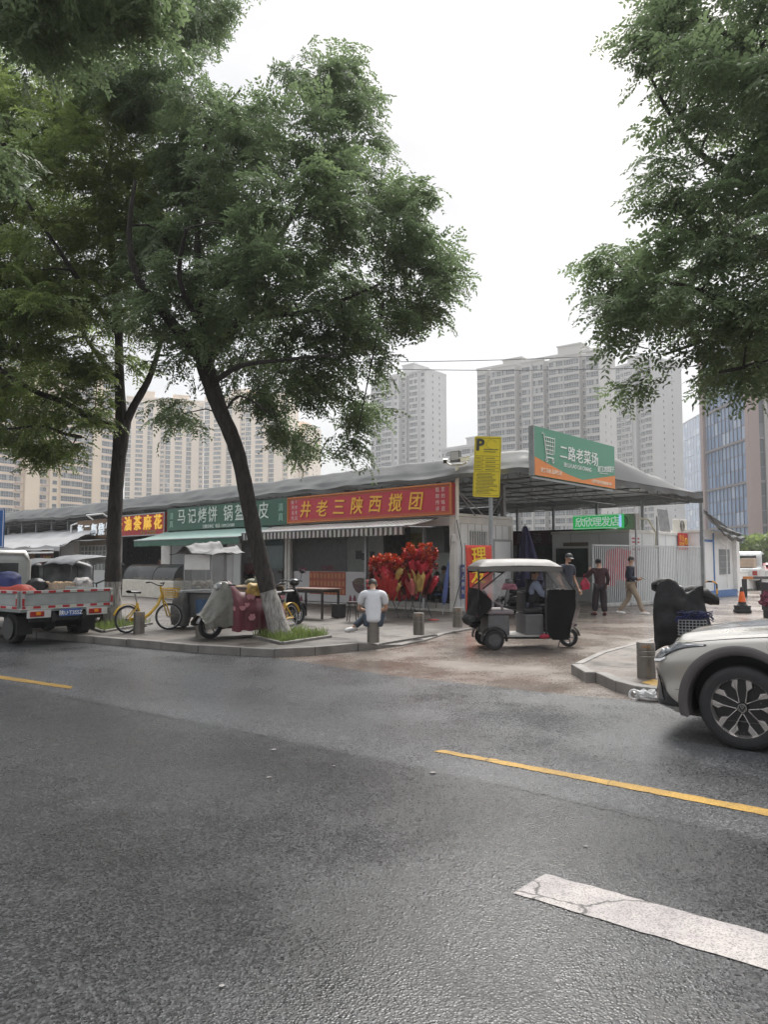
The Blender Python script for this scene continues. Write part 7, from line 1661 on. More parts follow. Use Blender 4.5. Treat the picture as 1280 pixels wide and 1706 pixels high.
NAVY = mat('navy_cloth', (.022,.027,.045), .75, var=.25, scale=9); KHAKI = mat('khaki_cloth', (.30,.24,.18), .8, var=.12, scale=9); MAROON = mat('maroon_knit', (.045,.016,.020), .85, var=.2, scale=12); DPUR = mat('dark_plum_cloth', (.025,.015,.020), .8, var=.2); WTEE = mat('white_tee', (.62,.63,.66), .8, var=.05, scale=7, bump=.5, bscale=9)
WSHOE = mat('white_shoe', (.62,.61,.59), .5, var=.1); DSHOE = mat('dark_shoe', (.03,.022,.022), .5); DARKT = mat('dark_trousers', (.02,.021,.025), .8, var=.2); JEAN = mat('jeans', (.05,.065,.09), .8, var=.2)
# face toward angle: rz turns local -y; local -y faces camera when rz=0
# walking man
q = G(1053,1026); walk = person('man in navy jacket and khaki trousers walking past the fence looking at his phone', (q.x,q.y,0), R(78), stand(1.74,
    pelvis=(0,0,.92), knL=(-.09,-.18,.50), anL=(-.09,-.30,.11), toeL=(-.10,-.45,.085), knR=(.09,.06,.49), anR=(.09,.34,.12), toeR=(.10,.22,.045), shL=(-.19,0,1.37), elL=(-.24,.05,1.10), wrL=(-.16,-.20,1.06), elR=(.24,.09,1.10), wrR=(.17,-.16,1.04), face=(-.25,-1,0)), NAVY, KHAKI, WSHOE, topname='jacket', curl=(.9,.9))
ph = MB().box((0,0,0),(.075,.012,.15)); po = ph.build('phone', BLACK, None, bevel=.004); po.location = walk.matrix_basis @ Vector((-.12,-.32,1.10)); po.rotation_euler = (R(-60),0,R(78)); tag(po, 'dark phone held by the walking man in navy', 'phone')
# woman with red bag
q = G(1001,1026); wom = person('woman in maroon top and dark trousers seen from behind with one hand raised', (q.x,q.y,0), R(172), stand(1.66,
    elR=(.36,-.10,1.16), wrR=(.26,-.30,1.34), hdR=(-.2,-.3,.8), elL=(-.25,.03,1.10), wrL=(-.22,-.08,.90), head=(.02,-.03,1.585), face=(.3,-1,0), anL=(-.13,.03,.085), anR=(.16,.0,.085), toeR=(.22,-.13,.04), knR=(.13,-.03,.48)), MAROON, DPUR, mat('maroon_shoe', (.10,.02,.03), .5), hair='bun', fem=True, flare=1.35)
bag = MB(); bag.grid(lambda u,v: ((.13+.04*math.sin(v*PI))*math.cos(2*PI*u)*(.35+.65*min(1,v*2)), .07*math.sin(2*PI*u)*(.5+.5*min(1,v*2)), .30-.34*v+.015*math.sin(u*19)), 20, 10)
bag.tube([(-.05,0,.29),(-.03,0,.42),(.03,0,.42),(.05,0,.29)], .008, 6)
bo = bag.build('hand_bag', mat('bag_red', (.45,.02,.06), .45, var=.3), None, smooth=60); bo.location = wom.matrix_basis @ Vector((.40,-.12,.80)); bo.rotation_euler = (0,0,R(20)); tag(bo, 'bright red bag hanging from the arm of the woman in maroon', 'bag')
# man in cap
q = P(945,935,18.2); person('man in black cap and dark navy tee shirt behind the tricycle', (q.x,q.y,0), R(28), stand(1.80, wrR=(.27,-.10,.84), wrL=(-.22,-.14,.88), elL=(-.25,0,1.1), head=(.01,-.05,1.58), face=(-.1,-1,-.35), neck=(0,-.01,1.43)), NAVY, DARKT, DSHOE, sleeve='short', cap=BLACK)
# bollard sitter: built on the bollard
BOLX = G(622,1070,.12)
SIT = dict(pelvis=(0,.02,.56), chest=(0,-.03,.90), neck=(0,-.10,1.05), head=(0,-.20,1.155), face=(0,-.75,-.65), shL=(-.20,-.04,.99), elL=(-.25,-.14,.72), wrL=(-.10,-.34,.66), shR=(.20,-.04,.99), elR=(.26,-.15,.72), wrR=(.10,-.36,.66),
    hipL=(-.10,-.03,.53), knL=(-.04,-.42,.52), anL=(-.02,-.34,.10), toeL=(-.02,-.48,.05), hipR=(.10,-.03,.53), knR=(.02,-.46,.60), anR=(-.26,-.30,.42), toeR=(-.40,-.26,.34))
SIT['knR'] = (.10,-.40,.58); SIT['anR'] = (.36,-.22,.37); SIT['toeR'] = (.46,-.16,.29)
SITM = {k: ((-v[0] if k not in () else v[0]), v[1], v[2]) for k, v in SIT.items()}
SW = {}
for k, v in SIT.items(): SW[k] = v
person('man in white tee shirt sitting on a bollard with his back to the road', (BOLX.x,BOLX.y,.0), R(184), SW, WTEE, JEAN, WSHOE, sleeve='short', topname='shirt')
# tricycle driver
def seat_pose(zs, lean=.0, reach=.42, hz=.30):
    return dict(pelvis=(0,0,zs+.10), chest=(0,-.03-lean,zs+.43), neck=(0,-.05-lean,zs+.57), head=(0,-.08-lean,zs+.71), shL=(-.19,-.03-lean,zs+.52), elL=(-.26,-.14-lean,zs+.30), wrL=(-.22,-reach,zs+hz), shR=(.19,-.03-lean,zs+.52), elR=(.26,-.14-lean,zs+.30), wrR=(.22,-reach,zs+hz),
        hipL=(-.09,-.03,zs+.07), knL=(-.12,-.44,zs+.08), anL=(-.12,-.42,zs-.34), toeL=(-.13,-.56,zs-.38), hipR=(.09,-.03,zs+.07), knR=(.12,-.44,zs+.08), anR=(.12,-.42,zs-.34), toeR=(.13,-.56,zs-.38))
def triw(x, y, z): return tri.location+Vector((math.cos(tri.rotation_euler.z)*x-math.sin(tri.rotation_euler.z)*y, math.sin(tri.rotation_euler.z)*x+math.cos(tri.rotation_euler.z)*y, z))
J = seat_pose(.745-.08, .02, .46, .34); J['anL'] = (-.14,-.36,.33); J['toeL'] = (-.14,-.5,.30); J['anR'] = (.14,-.36,.33); J['toeR'] = (.14,-.5,.30); J['knL'] = (-.13,-.40,.70); J['knR'] = (.13,-.40,.70)
drv = person('driver in pale blue shirt and dark vest sitting in the tricycle cabin', triw(.80,0,0), tri.rotation_euler.z+PI/2, J, mat('pale_blue_shirt', (.22,.25,.34), .8, var=.1), DARKT, DSHOE, topname='shirt')
o = MB(); vest = skin_mesh('vest', {'chest':((0,-.05,1.095),.178,.140),'waist':((0,-.02,.90),.165,.140),'hem':((0,0,.72),.165,.15),'col':((0,-.06,1.19),.09,.085)}, [('chest','waist'),('waist','hem'),('chest','col')], DARKT, drv, 2)
# people inside the shops
def inside(label, x, y, zs, rz, top, low, sleeve='short', lean=.08, **k): return person(label, ML(x,y,0), MROT+rz, {a: v for a, v in seat_pose(zs, lean, .36, .22).items()}, top, low, DSHOE, sleeve=sleeve, **k)
inside('man in grey tee shirt eating at a table in the corner shop', fp(733,960,1.2)[0], 1.2, .62, R(165), mat('grey_tee', (.36,.36,.345), .85, var=.06), DARKT)
inside('person in dark green shirt seated lower beside the man in grey', fp(716,970,.75)[0], .75, .44, R(150), mat('dark_green_tee', (.025,.04,.038), .85), DARKT, lean=.16)
person('shopkeeper in dark red top behind the curved glass counter', ML(fp(268,950,.6)[0],.6,.18), MROT, stand(1.62, head=(.02,-.06,1.57), face=(.2,-1,-.5)), mat('dark_red_top', (.12,.02,.025), .8), DARKT, DSHOE, sleeve='short')
person('person in bright red top inside the dark green sign shop', ML(fp(416,950,1.4)[0],1.4,.18), MROT+.4, stand(1.62), mat('bright_red_top', (.42,.03,.03), .8), DARKT, DSHOE, hair='bob')
# ================================================================ smaller things
BOLM = mat('bollard_bronze', (.20,.185,.165), .38, metal=.65, var=.12, scale=6)
def bollard_proto():
    t = thing('bollard', 'x', 'bollard', (0,0,0), 0, 'short bronze bollards along the kerbs')
    MB().lathe([(.112,0),(.112,.27),(.108,.275),(.108,.285),(.112,.29),(.112,.335),(.108,.34),(.108,.345),(.112,.35),(.112,.425),(.105,.44),(.0,.445)], 28).build('body', BOLM, t, smooth=35)
    o = MB(); [o.prism([(-.05+.035*k,.375),(-.03+.035*k,.395),(-.05+.035*k,.415),(-.038+.035*k,.415),(-.018+.035*k,.395),(-.038+.035*k,.375)], -.1145, -.10) for k in range(3)]
    o.build('arrow_mark', mat('mark_amber', (.45,.2,.04), .4), t); return t
B0 = bollard_proto(); first = True
for px, py, lab in ((231,1055,'bollard in front of the first share bicycle beside the upright tree'),(335,1060,'bollard between the food cart and the caped scooter'),(622,1070,'bollard under the man in the white tee shirt'),(698,1057.5,'bollard right of the sitting man, in front of the flower baskets'),(763,1045,'bollard nearest the red standing banner at the shop corner')):
    p = G(px, py, .12)
    if first: b = B0; b.location = p; b['label'] = lab; b.rotation_euler = (0,0,math.atan2(-p.x,p.y)*1.0); first = False
    else: dup(B0, p, math.atan2(-p.x,p.y), lab)
p = G(1078,1129,.12); b = dup(B0, p, -.35, 'bollard on the right pavement in front of the car bumper'); b.scale = (1.02,1.02,1.02)
# red standing banner
bl_p, br_p = G(777,1031,.12), G(821,1029,.12); d = br_p-bl_p; wv = d.length; zt = P(790,908,bl_p.y).z-.12
bn = thing('standing_banner', 'red standing banner with big yellow characters beside the grey side wall', 'banner', (bl_p.x+d.x/2,bl_p.y+d.y/2,.12), math.atan2(d.y,d.x))
BRED = mat('banner_red', (.60,.055,.03), .5, var=.05); BYL = mat('banner_yellow', (.85,.55,.03), .5)
MB().grid(lambda u,v: (-wv/2+wv*u, .012*math.sin(v*7)+.008*math.sin(u*9), .05+(zt-.05)*v), 10, 20).build('sheet', BRED, bn, smooth=60, solid=.006)
o = MB()
for i, ch in enumerate('理发'): put(o, text_mb(ch, .48, .008, .006), -.02-.03*i, -.028, zt*(.86-.27*i), Matrix.Rotation(R(-4),4,'Y'))
o.build('lettering', BYL, bn)
o = MB(); pts = []
for k in range(28): a = 2*PI*k/28; r = (.25 if k % 2 else .17); pts.append((.0+r*1.15*math.cos(a), zt*.30+r*.8*math.sin(a)))
o.prism(pts, -.028, -.020); st = o.build('star_burst', WHITE, bn)
o = MB(); put(o, text_mb('10', .26, .010, .004), .0, -.036, zt*.30); o.build('price', INK, bn)
o = MB(); put(o, text_mb('欢迎进店理发', .085, .001, .004), .0, -.028, zt*.195); put(o, text_mb('剪发10元', .08, .001, .004), .02, -.028, zt*.145); put(o, text_mb('171208', .09, .003, .004), .0, -.028, zt*.085); o.build('small_lettering', BYL, bn)
o = MB(); o.tube([(-wv/2,.03,.0),(-wv/2,.03,zt+.05),(wv/2,.03,zt+.05),(wv/2,.03,0)], .014, 6); o.tube([(-wv/2,.03,0),(-wv/2,.4,0)], .014, 6); o.tube([(wv/2,.03,0),(wv/2,.4,0)], .014, 6); o.build('stand', STEEL, bn)
# blue notice behind the banner
q = spx(770,980); nb = mthing('wall_notice', 'narrow blue and white notice on the side wall left of the red banner', 'sign', .035, max(.25,q[0]), 1.0)
nb.rotation_euler = (0,0,MROT+PI/2); MB().box((0,0,0),(.16,.012,1.0)).build('panel', mat('notice_blue', (.07,.09,.30), .5), nb); o = MB(); vtext(o, '禁止停车', .15, 0, -.009, .36, .22); o.build('lettering', WHITE, nb)
# folded navy parasol at the container corner and the one leaning on the shop front
NAVP = mat('parasol_navy', (.030,.028,.085), .75, var=.25, scale=6)
q = ML(.35,3.25); um = thing('folded_parasol', 'tall folded navy parasol standing by the side door wall', 'parasol', (q.x,q.y,0))
o = MB()
def fu(u, v): a = 2*PI*u; r = (.05+.34*v**.8)*(1+.30*math.sin(a*6+v*2))*(1-.15*(v > .96)); return (r*math.cos(a)+.14*v, r*math.sin(a), 2.72-2.0*v)
o.grid(fu, 48, 16); o.build('canopy', NAVP, um, smooth=60); MB().tube([(0,0,.05),(0,0,2.8)], .025, 8).build('pole', STEEL, um); MB().lathe([(.28,0),(.28,.07),(.06,.12),(0,.12)], 20).build('base', DSTEEL, um, smooth=40)
a = G(738,1024,.13); b_ = ML(.02,-.12,2.35); um2 = thing('folded_parasol', 'slim folded blue parasol leaning against the front corner post of the corner shop', 'parasol', a); dl = b_-a
MB().tube([Vector((0,0,0)),dl*.12], .014, 6).build('pole_tip', STEEL, um2); MB().tube([dl*.12,dl*.2,dl*.4,dl*.62,dl*.66], [.03,.075,.065,.03,.015], 9).build('canopy', mat('parasol_blue', (.05,.08,.22), .7, var=.25), um2, smooth=60); MB().tube([dl*.66,dl*1.0], .012, 6).build('pole', DSTEEL, um2)
# flower baskets on tripods
FR = mat('petal_red', (.44,.025,.02), .6, var=.35, scale=8); FO = mat('petal_orange', (.52,.095,.02), .6, var=.3, scale=8); PW = mat('wrap_crimson', (.42,.012,.03), .45, var=.25, scale=5); PG = mat('wrap_gold', (.50,.34,.10), .45, var=.2); PP = mat('wrap_pink', (.62,.16,.15), .5); PBR = mat('wrap_dark', (.09,.02,.02), .6, var=.3)
def flower_stand(label, px, py, s, seed, hi=1.0):
    q = G(px, py, .13); t = thing('flower_stand', label, 'flower basket', q, 0, 'congratulation flower baskets'); rr = random.Random(seed); H_ = 1.72*s*hi
    o = MB()
    for k in range(3): a = k*2*PI/3+.5; o.tube([(.36*math.cos(a),.36*math.sin(a),0),(-.05*math.cos(a),-.05*math.sin(a),.95*s)], .012, 6)
    o.build('tripod', DSTEEL, t)
    for nm, mm, n_, zc, sp_, rad in (('flower', FO, 170, H_*.80, .30, .065),('flower', FR, 150, H_*.72, .36, .07),('foliage', PBR, 50, H_*.66, .34, .07)):
        o = MB()
        for k in range(n_):
            c = Vector((max(-.42,min(.42,rr.gauss(0,sp_*.72))), max(-.3,min(.3,rr.gauss(0,sp_*.5))), zc+max(-.3,min(.24,rr.gauss(0,.15)))*s)); 
            for j in range(9):
                a = rr.uniform(0,6.28); e = rr.uniform(-.6,1.2); d = Vector((math.cos(a)*math.cos(e), math.sin(a)*math.cos(e), math.sin(e))); sd_ = d.cross(Vector((.3,.2,1))).normalized()*rad*.38
                o.add([c, c+d*rad*.6+sd_, c+d*rad*1.5, c+d*rad*.6-sd_],[(0,1,2,3)])
        o.build(nm, mm, t)
    MB().ball((0,0,H_*.72),(.34,.24,.26*s),16,10,wob=.9,seed=seed).build('bouquet_core', PW, t, smooth=60)
    for k in range(22):           # folded wrapping paper, pointed sheets all round
        a = rr.uniform(0,6.28); z0 = H_*rr.uniform(.34,.62); r0 = .12+.20*rr.random(); d = Vector((math.cos(a),math.sin(a),0)); sd_ = Vector((-d.y,d.x,0)); w2 = .16*s*rr.uniform(.7,1.2); up = rr.uniform(.22,.42)*s
        b = d*r0+Vector((0,0,z0-up*.5)); o = MB(); f1 = rr.uniform(.10,.24)
        o.grid(lambda u,v: tuple(b+sd_*w2*(2*u-1)*(.25+.9*v)*(1-.6*max(0,v-.75)*4*abs(2*u-1))+d*(f1*v+.05*math.sin(u*9+k)*v+.04*(1-(2*u-1)**2))+Vector((0,0,up*v*1.25+.06*math.cos(u*7)*v))), 8, 8); o.build('wrapping', rr.choice([PW,PW,PW,PG,PBR,FR]) if k > 1 else (PP if k else PG), t, smooth=50, solid=.004)
    o = MB().grid(lambda u,v: tuple(Vector(((.06+.16*v)*math.cos(2*PI*u)*(1+.15*math.sin(u*31)), (.06+.16*v)*math.sin(2*PI*u)*(1+.15*math.sin(u*31)), .62*s+.45*s*v))), 40, 6); o.build('basket_wrap', PW, t, smooth=50)
    return t
flower_stand('left congratulation flower basket, its left side behind the sitting man', 645, 1031, 1.0, 3)
flower_stand('tallest congratulation flower basket with an orange topped bouquet on the right', 700, 1030, 1.06, 5, 1.12)
flower_stand('middle congratulation flower basket between the two outer ones, a little further back', 676, 1026, .95, 8)
q = G(722,1033,.125); lump('red_wrapper', 'scrap of red wrapping paper on the pavement by the right flower tripod', 'litter', q, (.14,.06,.012), FR, 3)
# tables and stools
def table(label, loc, rz, L_, W_, h, top, legm, group=None):
    t = thing('table', label, 'table', loc, rz, group); MB().box((0,0,h),(L_,W_,.04)).build('table_top', top, t, bevel=.006)
    for sx in (1,-1):
        for sy in (1,-1): MB().box((sx*(L_/2-.06),sy*(W_/2-.06),h/2-.012),(.045,.045,h-.025)).build('leg', legm, t)
    o = MB(); o.box((0,W_/2-.06,h-.06),(L_-.17,.03,.07)); o.box((0,-W_/2+.06,h-.06),(L_-.17,.03,.07)); o.build('apron', legm, t); return t
a, b_ = G(497,1032,.13), G(556,1029,.13); d = b_-a; TT = mat('table_wood', (.16,.10,.075), .4, var=.15); TLG = mat('table_leg', (.03,.025,.024), .5)
table('long dark legged table outside the glazed front, behind the limewashed trunk', ((a.x+b_.x)/2-.1,(a.y+b_.y)/2+.35,.13), MROT+.05, 1.35, .7, .75, TT, TLG)
q = ML(fp(733,965,.75)[0],.75,.19); table('small table inside the corner shop in front of the man in grey', q, MROT, .9, .5, .74, mat('table_dark', (.06,.06,.06), .4), TLG)
def stool(label, loc, rz, h, m):
    t = thing('stool', label, 'stool', loc, rz); MB().lathe([(0,h),(.15,h),(.16,h-.015),(.15,h-.035),(0,h-.035)], 20).build('seat', m, t, smooth=40)
    for k in range(4): a = PI/4+k*PI/2; MB().tube([(.11*math.cos(a),.11*math.sin(a),h-.03),(.17*math.cos(a),.17*math.sin(a),0)], .013, 6).build('leg', TLG, t)
    return t
q = G(588,1035,.13); stool('dark metal stool left of the man sitting on the bollard', q, .3, .48, mat('stool_seat', (.05,.04,.04), .4)); 
q = ML(fp(733,985,.5)[0],.45,.19); stool('blue stool inside the corner shop under the small table', q, .2, .42, mat('stool_blue', (.04,.09,.28), .5))
q = ML(fp(733,985,1.35)[0],1.30,.18); stool('blue stool under the man in grey', q, .2, .60, mat('stool_blue', (.04,.09,.28), .5))
q = ML(fp(716,985,.8)[0],.80,.18); stool('dark stool under the person in dark green', q, .2, .44, mat('stool_seat', (.05,.04,.04), .4))
MB_ = MB().box((0,0,.17),(.30,.26,.34)); bx_ = MB_.build('waste_box', mat('box_black', (.02,.02,.02), .6), None, bevel=.02); q = G(563,1030,.13); bx_.location = (q.x,q.y+.3,.13); bx_.rotation_euler = (0,0,MROT)
c_ = MB().box((0,0,.345),(.32,.28,.02)).build('rim', BLACK, bx_); tag(bx_, 'small black waste box at the right foot of the long table', 'box')
# curved glass food counter
q0, q1 = fp(217,1012,-1.6), fp(303,1012,-1.6); gc = mthing('glass_counter', 'white food counter with a curved glass front by the first share bicycle', 'counter', (q0[0]+q1[0])/2, -1.6, .12); gw = q1[0]-q0[0]
MB().box((0,0,.36),(gw,.8,.70)).build('base', mat('counter_cream', (.55,.52,.45), .5), gc, bevel=.02); MB().box((0,0,.04),(gw-.1,.7,.08)).build('plinth', BLACK, gc)
MB().grid(lambda u,v: (-gw/2+.03+(gw-.06)*u, -.38+.72*(1-math.cos(v*PI/2))*.8, .72+.62*math.sin(v*PI/2)), 20, 10).build('curved_glass', film('counter_glass', (.10,.11,.11), .55, .06), gc, smooth=60)
o = MB()
for x in (-gw/2+.015, gw/2-.015, .1*gw): o.tube([(x,-.38+.72*(1-math.cos(k*PI/16))*.8,.72+.62*math.sin(k*PI/16)) for k in range(9)], .02, 6)
o.box((0,.28,1.345),(gw,.24,.03)); o.box((0,.38,1.03),(gw,.02,.64)); o.build('glass_frame', BLACK, gc)
o = MB(); rr = random.Random(3)
for k in range(30): o.box((rr.uniform(-gw/2+.15,gw/2-.15),rr.uniform(-.15,.25),.76+rr.uniform(0,.02)),(.2,.14,.05),rz=rr.uniform(-.3,.3))
o.build('food_tray', mat('tray_food', (.20,.15,.09), .6, var=.6, scale=9), gc)
# stall sign board at the left
q = fp(77,945,-.3); sb = mthing('menu_banner', 'dark red menu banner with yellow characters under the pale tarpaulin', 'banner', q[0], -.3, 1.6)
MB().box((0,0,.0),(1.7,.04,2.1)).build('panel', mat('menu_dark_red', (.23,.02,.02), .6, var=.1), sb)
o = MB(); put(o, text_mb('汁胡麻', .36, .004, .01), .1, -.03, .12); put(o, text_mb('六罐宾', .42, .004, .01), .1, -.03, -.30); put(o, text_mb('特色小吃', .18, .002, .01), .1, -.03, .70); o.build('lettering', BYL, sb)
# blue road sign at the left edge
p = P(-18,880,15.5); rs_ = thing('road_sign', 'blue road sign cut off by the left edge above the truck cab', 'sign', (p.x,p.y,0), .12)
MB().box((0,0,p.z),(.60,.03,.83)).build('panel', mat('road_blue', (.035,.12,.36), .35), rs_, bevel=.01); o = MB(); e = .012
for z in (-.39,.39): o.box((0,-.018,p.z+z),(.56,.004,e))
for x in (-.275,.275): o.box((x,-.018,p.z),(e,.004,.78))
o.build('border', WHITE, rs_); MB().tube([(.12,.05,0),(.12,.05,p.z+.4)], .035, 10).build('pole', STEEL, rs_)
# plastic bag by the right kerb
q = G(1075,1166); o = MB()
def pb(u, v):
    a = 2*PI*u; th = PI*v; d = Vector((math.sin(th)*math.cos(a), math.sin(th)*math.sin(a), math.cos(th))); k = 1+.45*noise.noise(d*2.3+Vector((4,0,0)))+.22*noise.noise(d*6); return (d.x*.15*k+.04, d.y*.08*k, max(0,(d.z*.5+.42))*.115*k)
o.grid(pb, 40, 24); o.torus((-.11,-.02,.05), .055, .014, axis='y', n=18, m=6)
pbag = o.build('plastic_bag', film('thin_white_plastic', (.75,.74,.73), .35, .2), None, smooth=50); pbag.location = (q.x,q.y,.002); pbag.rotation_euler = (0,0,-.5); tag(pbag, 'crumpled thin white plastic bag lying against the right kerb', 'bag')
# cone, hoop barrier, railing, barrier arm, far vehicles, hedge
q = G(1238,1021); cn = thing('traffic_cone', 'orange and black traffic cone on a stacked black base', 'cone', q)
MB().box((0,0,.05),(.40,.40,.10)).build('base', RUBBER, cn, bevel=.02); o = MB(); o.box((0,0,.135),(.36,.36,.06)); o.box((0,0,.20),(.37,.37,.06)); o.build('base_block', BLACK, cn, bevel=.01)
MB().lathe([(.155,.232),(.155,.26),(.125,.27),(.112,.34)],24).build('foot_ring', BLACK, cn, smooth=40); MB().lathe([(.112,.34),(.06,.66)],24).build('body', mat('cone_orange', (.75,.13,.02), .45, var=.08), cn, smooth=40); MB().lathe([(.06,.66),(.045,.78),(.03,.80),(.0,.80)],24).build('cap', BLACK, cn, smooth=40)
a = G(1174,997); b_ = G(1196,998); d = b_-a; hb = thing('hoop_barrier', 'black and yellow striped hoop barrier beside the white booth', 'barrier', a, math.atan2(d.y,d.x)); Lh = d.length
hpts = [(0,0,0),(0,0,.60),(.05,0,.69),(.14,0,.73),(Lh-.14,0,.73),(Lh-.05,0,.69),(Lh,0,.60),(Lh,0,0)]
def stripm(name, c0, c1, per, ax=2): 
    m = stripes(name, c0, c1, per); return m
dd = [Vector(p) for p in hpts]; tot = sum((dd[i+1]-dd[i]).length for i in range(7)); segs = []; step = .2; acc = 0; pos = dd[0]; i = 0
def along(s):
    for k in range(7):
        l = (dd[k+1]-dd[k]).length
        if s <= l: return dd[k].lerp(dd[k+1], s/l)
        s -= l
    return dd[-1]
ky, kb = MB(), MB(); n_ = int(tot/.2)
for k in range(n_): (ky if k % 2 else kb).tube([along(tot*(k+j/4)/n_) for j in range(5)], .036, 8)
kb.build('black_band', BLACK, hb, smooth=60); ky.build('yellow_band', mat('hoop_yellow', (.75,.36,.02), .45), hb, smooth=60)
a = P(1208,935,36.5); b_ = P(1300,935,46.5); a.z = b_.z = 0; d = b_-a; rl_ = thing('railing', 'white pedestrian railing running right from the booth', 'railing', a, math.atan2(d.y,d.x)); Ln = d.length
o = MB(); k_ = int(Ln/.16)
for k in range(k_): o.tube([(Ln*k/k_,0,.14),(Ln*k/k_,0,1.02)], .017, 5, caps=False)
bb = o.build('bar', WHITE, rl_); bb['kind'] = 'stuff'
for z in (.12,1.05): MB().box((Ln/2,0,z),(Ln,.05,.06)).build('rail', WHITE, rl_)
for k in range(5): o = MB(); o.box((Ln*k/4,0,.58),(.09,.09,1.16)); o.box((Ln*k/4,0,.04),(.4,.3,.08)); o.build('post', WHITE, rl_)
a = P(1240,935,33); ba = thing('boom_barrier', 'orange and black barrier arm pointing right beyond the cone', 'barrier', (a.x,a.y,0), .0)
MB().box((0,0,.40),(.16,.16,.80)).build('rest_post', BLACK, ba); o1, o2 = MB(), MB()
for k in range(12): (o1 if k % 3 == 0 else o2).box((-.05+.45*k+.22,0,.86),(.44,.06,.12))
o1.build('orange_band', mat('arm_orange', (.55,.20,.05), .5), ba); o2.build('dark_band', mat('arm_dark', (.09,.08,.08), .5), ba)
q = G(1284,1030); cab_ = thing('barrier_cabinet', 'dark barrier cabinet with a maroon bunch on its side at the right edge', 'cabinet', (q.x,q.y,0)); MB().box((.05,0,.62),(.36,.4,.8)).build('casing', mat('cabinet_dark', (.05,.045,.055), .5), cab_, bevel=.02); MB().box((.05,0,.11),(.3,.34,.22)).build('plinth', BLACK, cab_)
o = MB().ball((-.18,-.12,.55),(.14,.13,.17),14,10,wob=1.2,seed=4); o.build('bunch', mat('bunch_maroon', (.16,.03,.06), .8, var=.5, scale=14), cab_)
def far_car(label, px, d_, rz, colm, pickup=False):
    p = P(px, 935, d_); t = thing('parked_car', label, 'car', (p.x,p.y,0), rz, 'cars parked beyond the white railing')
    if pickup: prof = [(-2.5,.45),(2.3,.45),(2.4,.75),(2.2,.95),(1.35,1.05),(.75,1.72),(-.55,1.78),(-.75,1.6),(-.8,1.02),(-2.5,1.0)]
    else: prof = [(-2.2,.35),(2.2,.35),(2.3,.6),(2.15,.82),(1.2,.92),(.5,1.42),(-1.1,1.48),(-1.9,1.05),(-2.25,.95)]
    MB().prism(prof, -.85, .85).build('body', colm, t, bevel=.08, segs=3, smooth=40)
    w0, w1 = ((-.55,1.62),(.70,1.62)) if pickup else ((-1.15,1.38),(.45,1.35))
    for sg in (1,-1): MB().prism([(w0[0],1.12 if pickup else .98),(w1[0]+.42,1.12 if pickup else .98),w1,w0], sg*.845, sg*.865).build('side_window', CGLASS, t)
    MB().box((-.79 if pickup else -1.55,0,1.42 if pickup else 1.22),(.04,1.25,.34), ry=0 if pickup else -.6).build('rear_window', CGLASS, t, bevel=.03)
    for x in (-1.45,1.45):
        for sg in (1,-1): wheel(t, x, sg*.76, .32, .2, sg, style='t')
    for sg in (1,-1): MB().box((-2.5 if pickup else -2.26,sg*.7,.78),(.05,.2,.2)).build('tail_light', mat('lens_red', (.3,.02,.02), .2), t); MB().box((2.34,sg*.62,.72),(.06,.3,.14)).build('headlight', HLG, t)
    return t
pk_ = far_car('white double cab pickup with cartons in its open bed beyond the railing', 1240, 43, R(58), mat('car_white', (.55,.56,.55), .3, coat=.6), True); pk_.scale = (1.2,1.2,1.22)
far_car('dark roofed car at the right edge beyond the railing', 1276, 60, R(58), mat('car_dark', (.09,.09,.095), .3, coat=.6)); far_car('red car at the right edge beyond the railing', 1300, 50, R(40), mat('car_red', (.35,.03,.05), .3, coat=.6))
q = pk_.location; t_ = thing('bed_cartons', 'tan cartons in the bed of the white pickup', 'box', (q.x,q.y,.12), R(58)); t_.scale = (1.2,1.2,1.2); MB().box((-1.6,0,1.15),(1.3,1.3,.42)).build('carton', CART_, t_, bevel=.02); MB().box((-1.4,.2,1.45),(.4,.35,.18)).build('green_box', mat('box_green', (.12,.35,.22), .6), t_, bevel=.03)
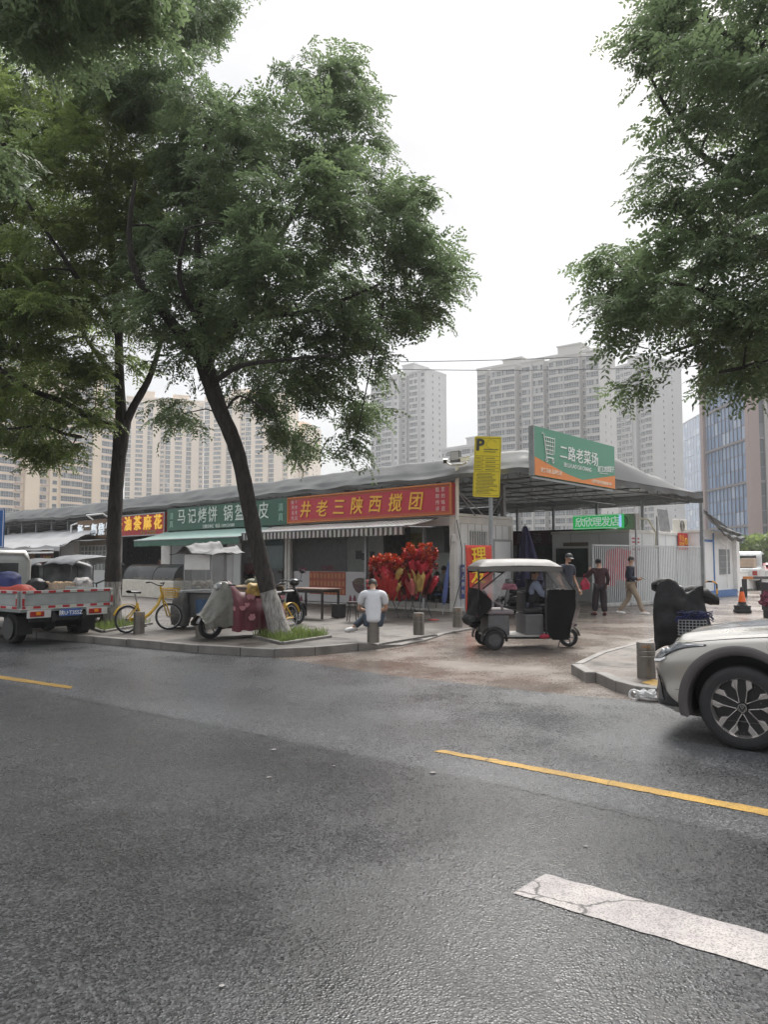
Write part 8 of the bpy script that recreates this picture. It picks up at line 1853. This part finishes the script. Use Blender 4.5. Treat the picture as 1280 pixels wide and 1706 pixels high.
# far shrubs: bushy band as real leaves
rg = np.random.RandomState(5); V = []
for k in range(7000):
    u = rg.uniform(0,1); x = 33+u*30; y = 78+rg.uniform(-2,2)+u*6; z = rg.uniform(.1,1)*(4.3+1.0*noise.noise(Vector((x*.35,0,0)))); c = np.array([x,y,z]); s_ = rg.uniform(.25,.5)
    a = rg.normal(size=3); a /= np.linalg.norm(a); b_ = np.cross(a, rg.normal(size=3)); b_ /= np.linalg.norm(b_); V += [c-a*s_, c+b_*s_*.5, c+a*s_, c-b_*s_*.5]
o = MB(); o.v = [tuple(v) for v in V]; o.f = [(i,i+1,i+2,i+3) for i in range(0,len(V),4)]; tag(o.build('far_hedge', LEAF2), 'pale green hedge behind the parked vehicles under the glass office tower', 'hedge', kind='stuff')
# overhead cables
CABL = mat('cable_grey', (.10,.10,.105), .6)
for i, (a, b_, lab) in enumerate(((P(300,598,27),P(1420,566,22),'upper thin cable spanning the sky between the trees'),(P(300,600,27),P(1420,600,22),'lower thin cable spanning the sky between the trees'))):
    pts = [a.lerp(b_, k/30)+Vector((0,0,-.35*math.sin(PI*k/30))) for k in range(31)]; tag(MB().tube(pts, .013, 5).build('overhead_cable', CABL), lab, 'cable', 'overhead cables')
# low chain between right bollard and the covered scooter is left to the pavement drain grid
gr = MB(); a, b_ = G(652,1070,.12), G(712,1060,.12)
for k in range(22):
    p = a.lerp(b_, k/21); gr.box((p.x,p.y,.112),(.035,.75,.03), rz=-.6)
struct(gr.build('tactile_grating', mat('grating_grey', (.16,.155,.15), .6, var=.2)))
# ================================================================ damp air
hm = bpy.data.materials.new('damp_air'); hm.use_nodes = True; n = hm.node_tree; n.nodes.clear()
ho = n.nodes.new('ShaderNodeOutputMaterial'); hv = n.nodes.new('ShaderNodeVolumePrincipled'); hv.inputs['Color'].default_value = (.96,.97,.98,1); hv.inputs['Density'].default_value = .0007; hv.inputs['Anisotropy'].default_value = .2
n.links.new(hv.outputs[0], ho.inputs['Volume'])
hz = MB().span((-900,-120,-1.1),(900,760,175)).build('haze', hm); tag(hz, 'thin damp haze over the whole street', None, kind='stuff')
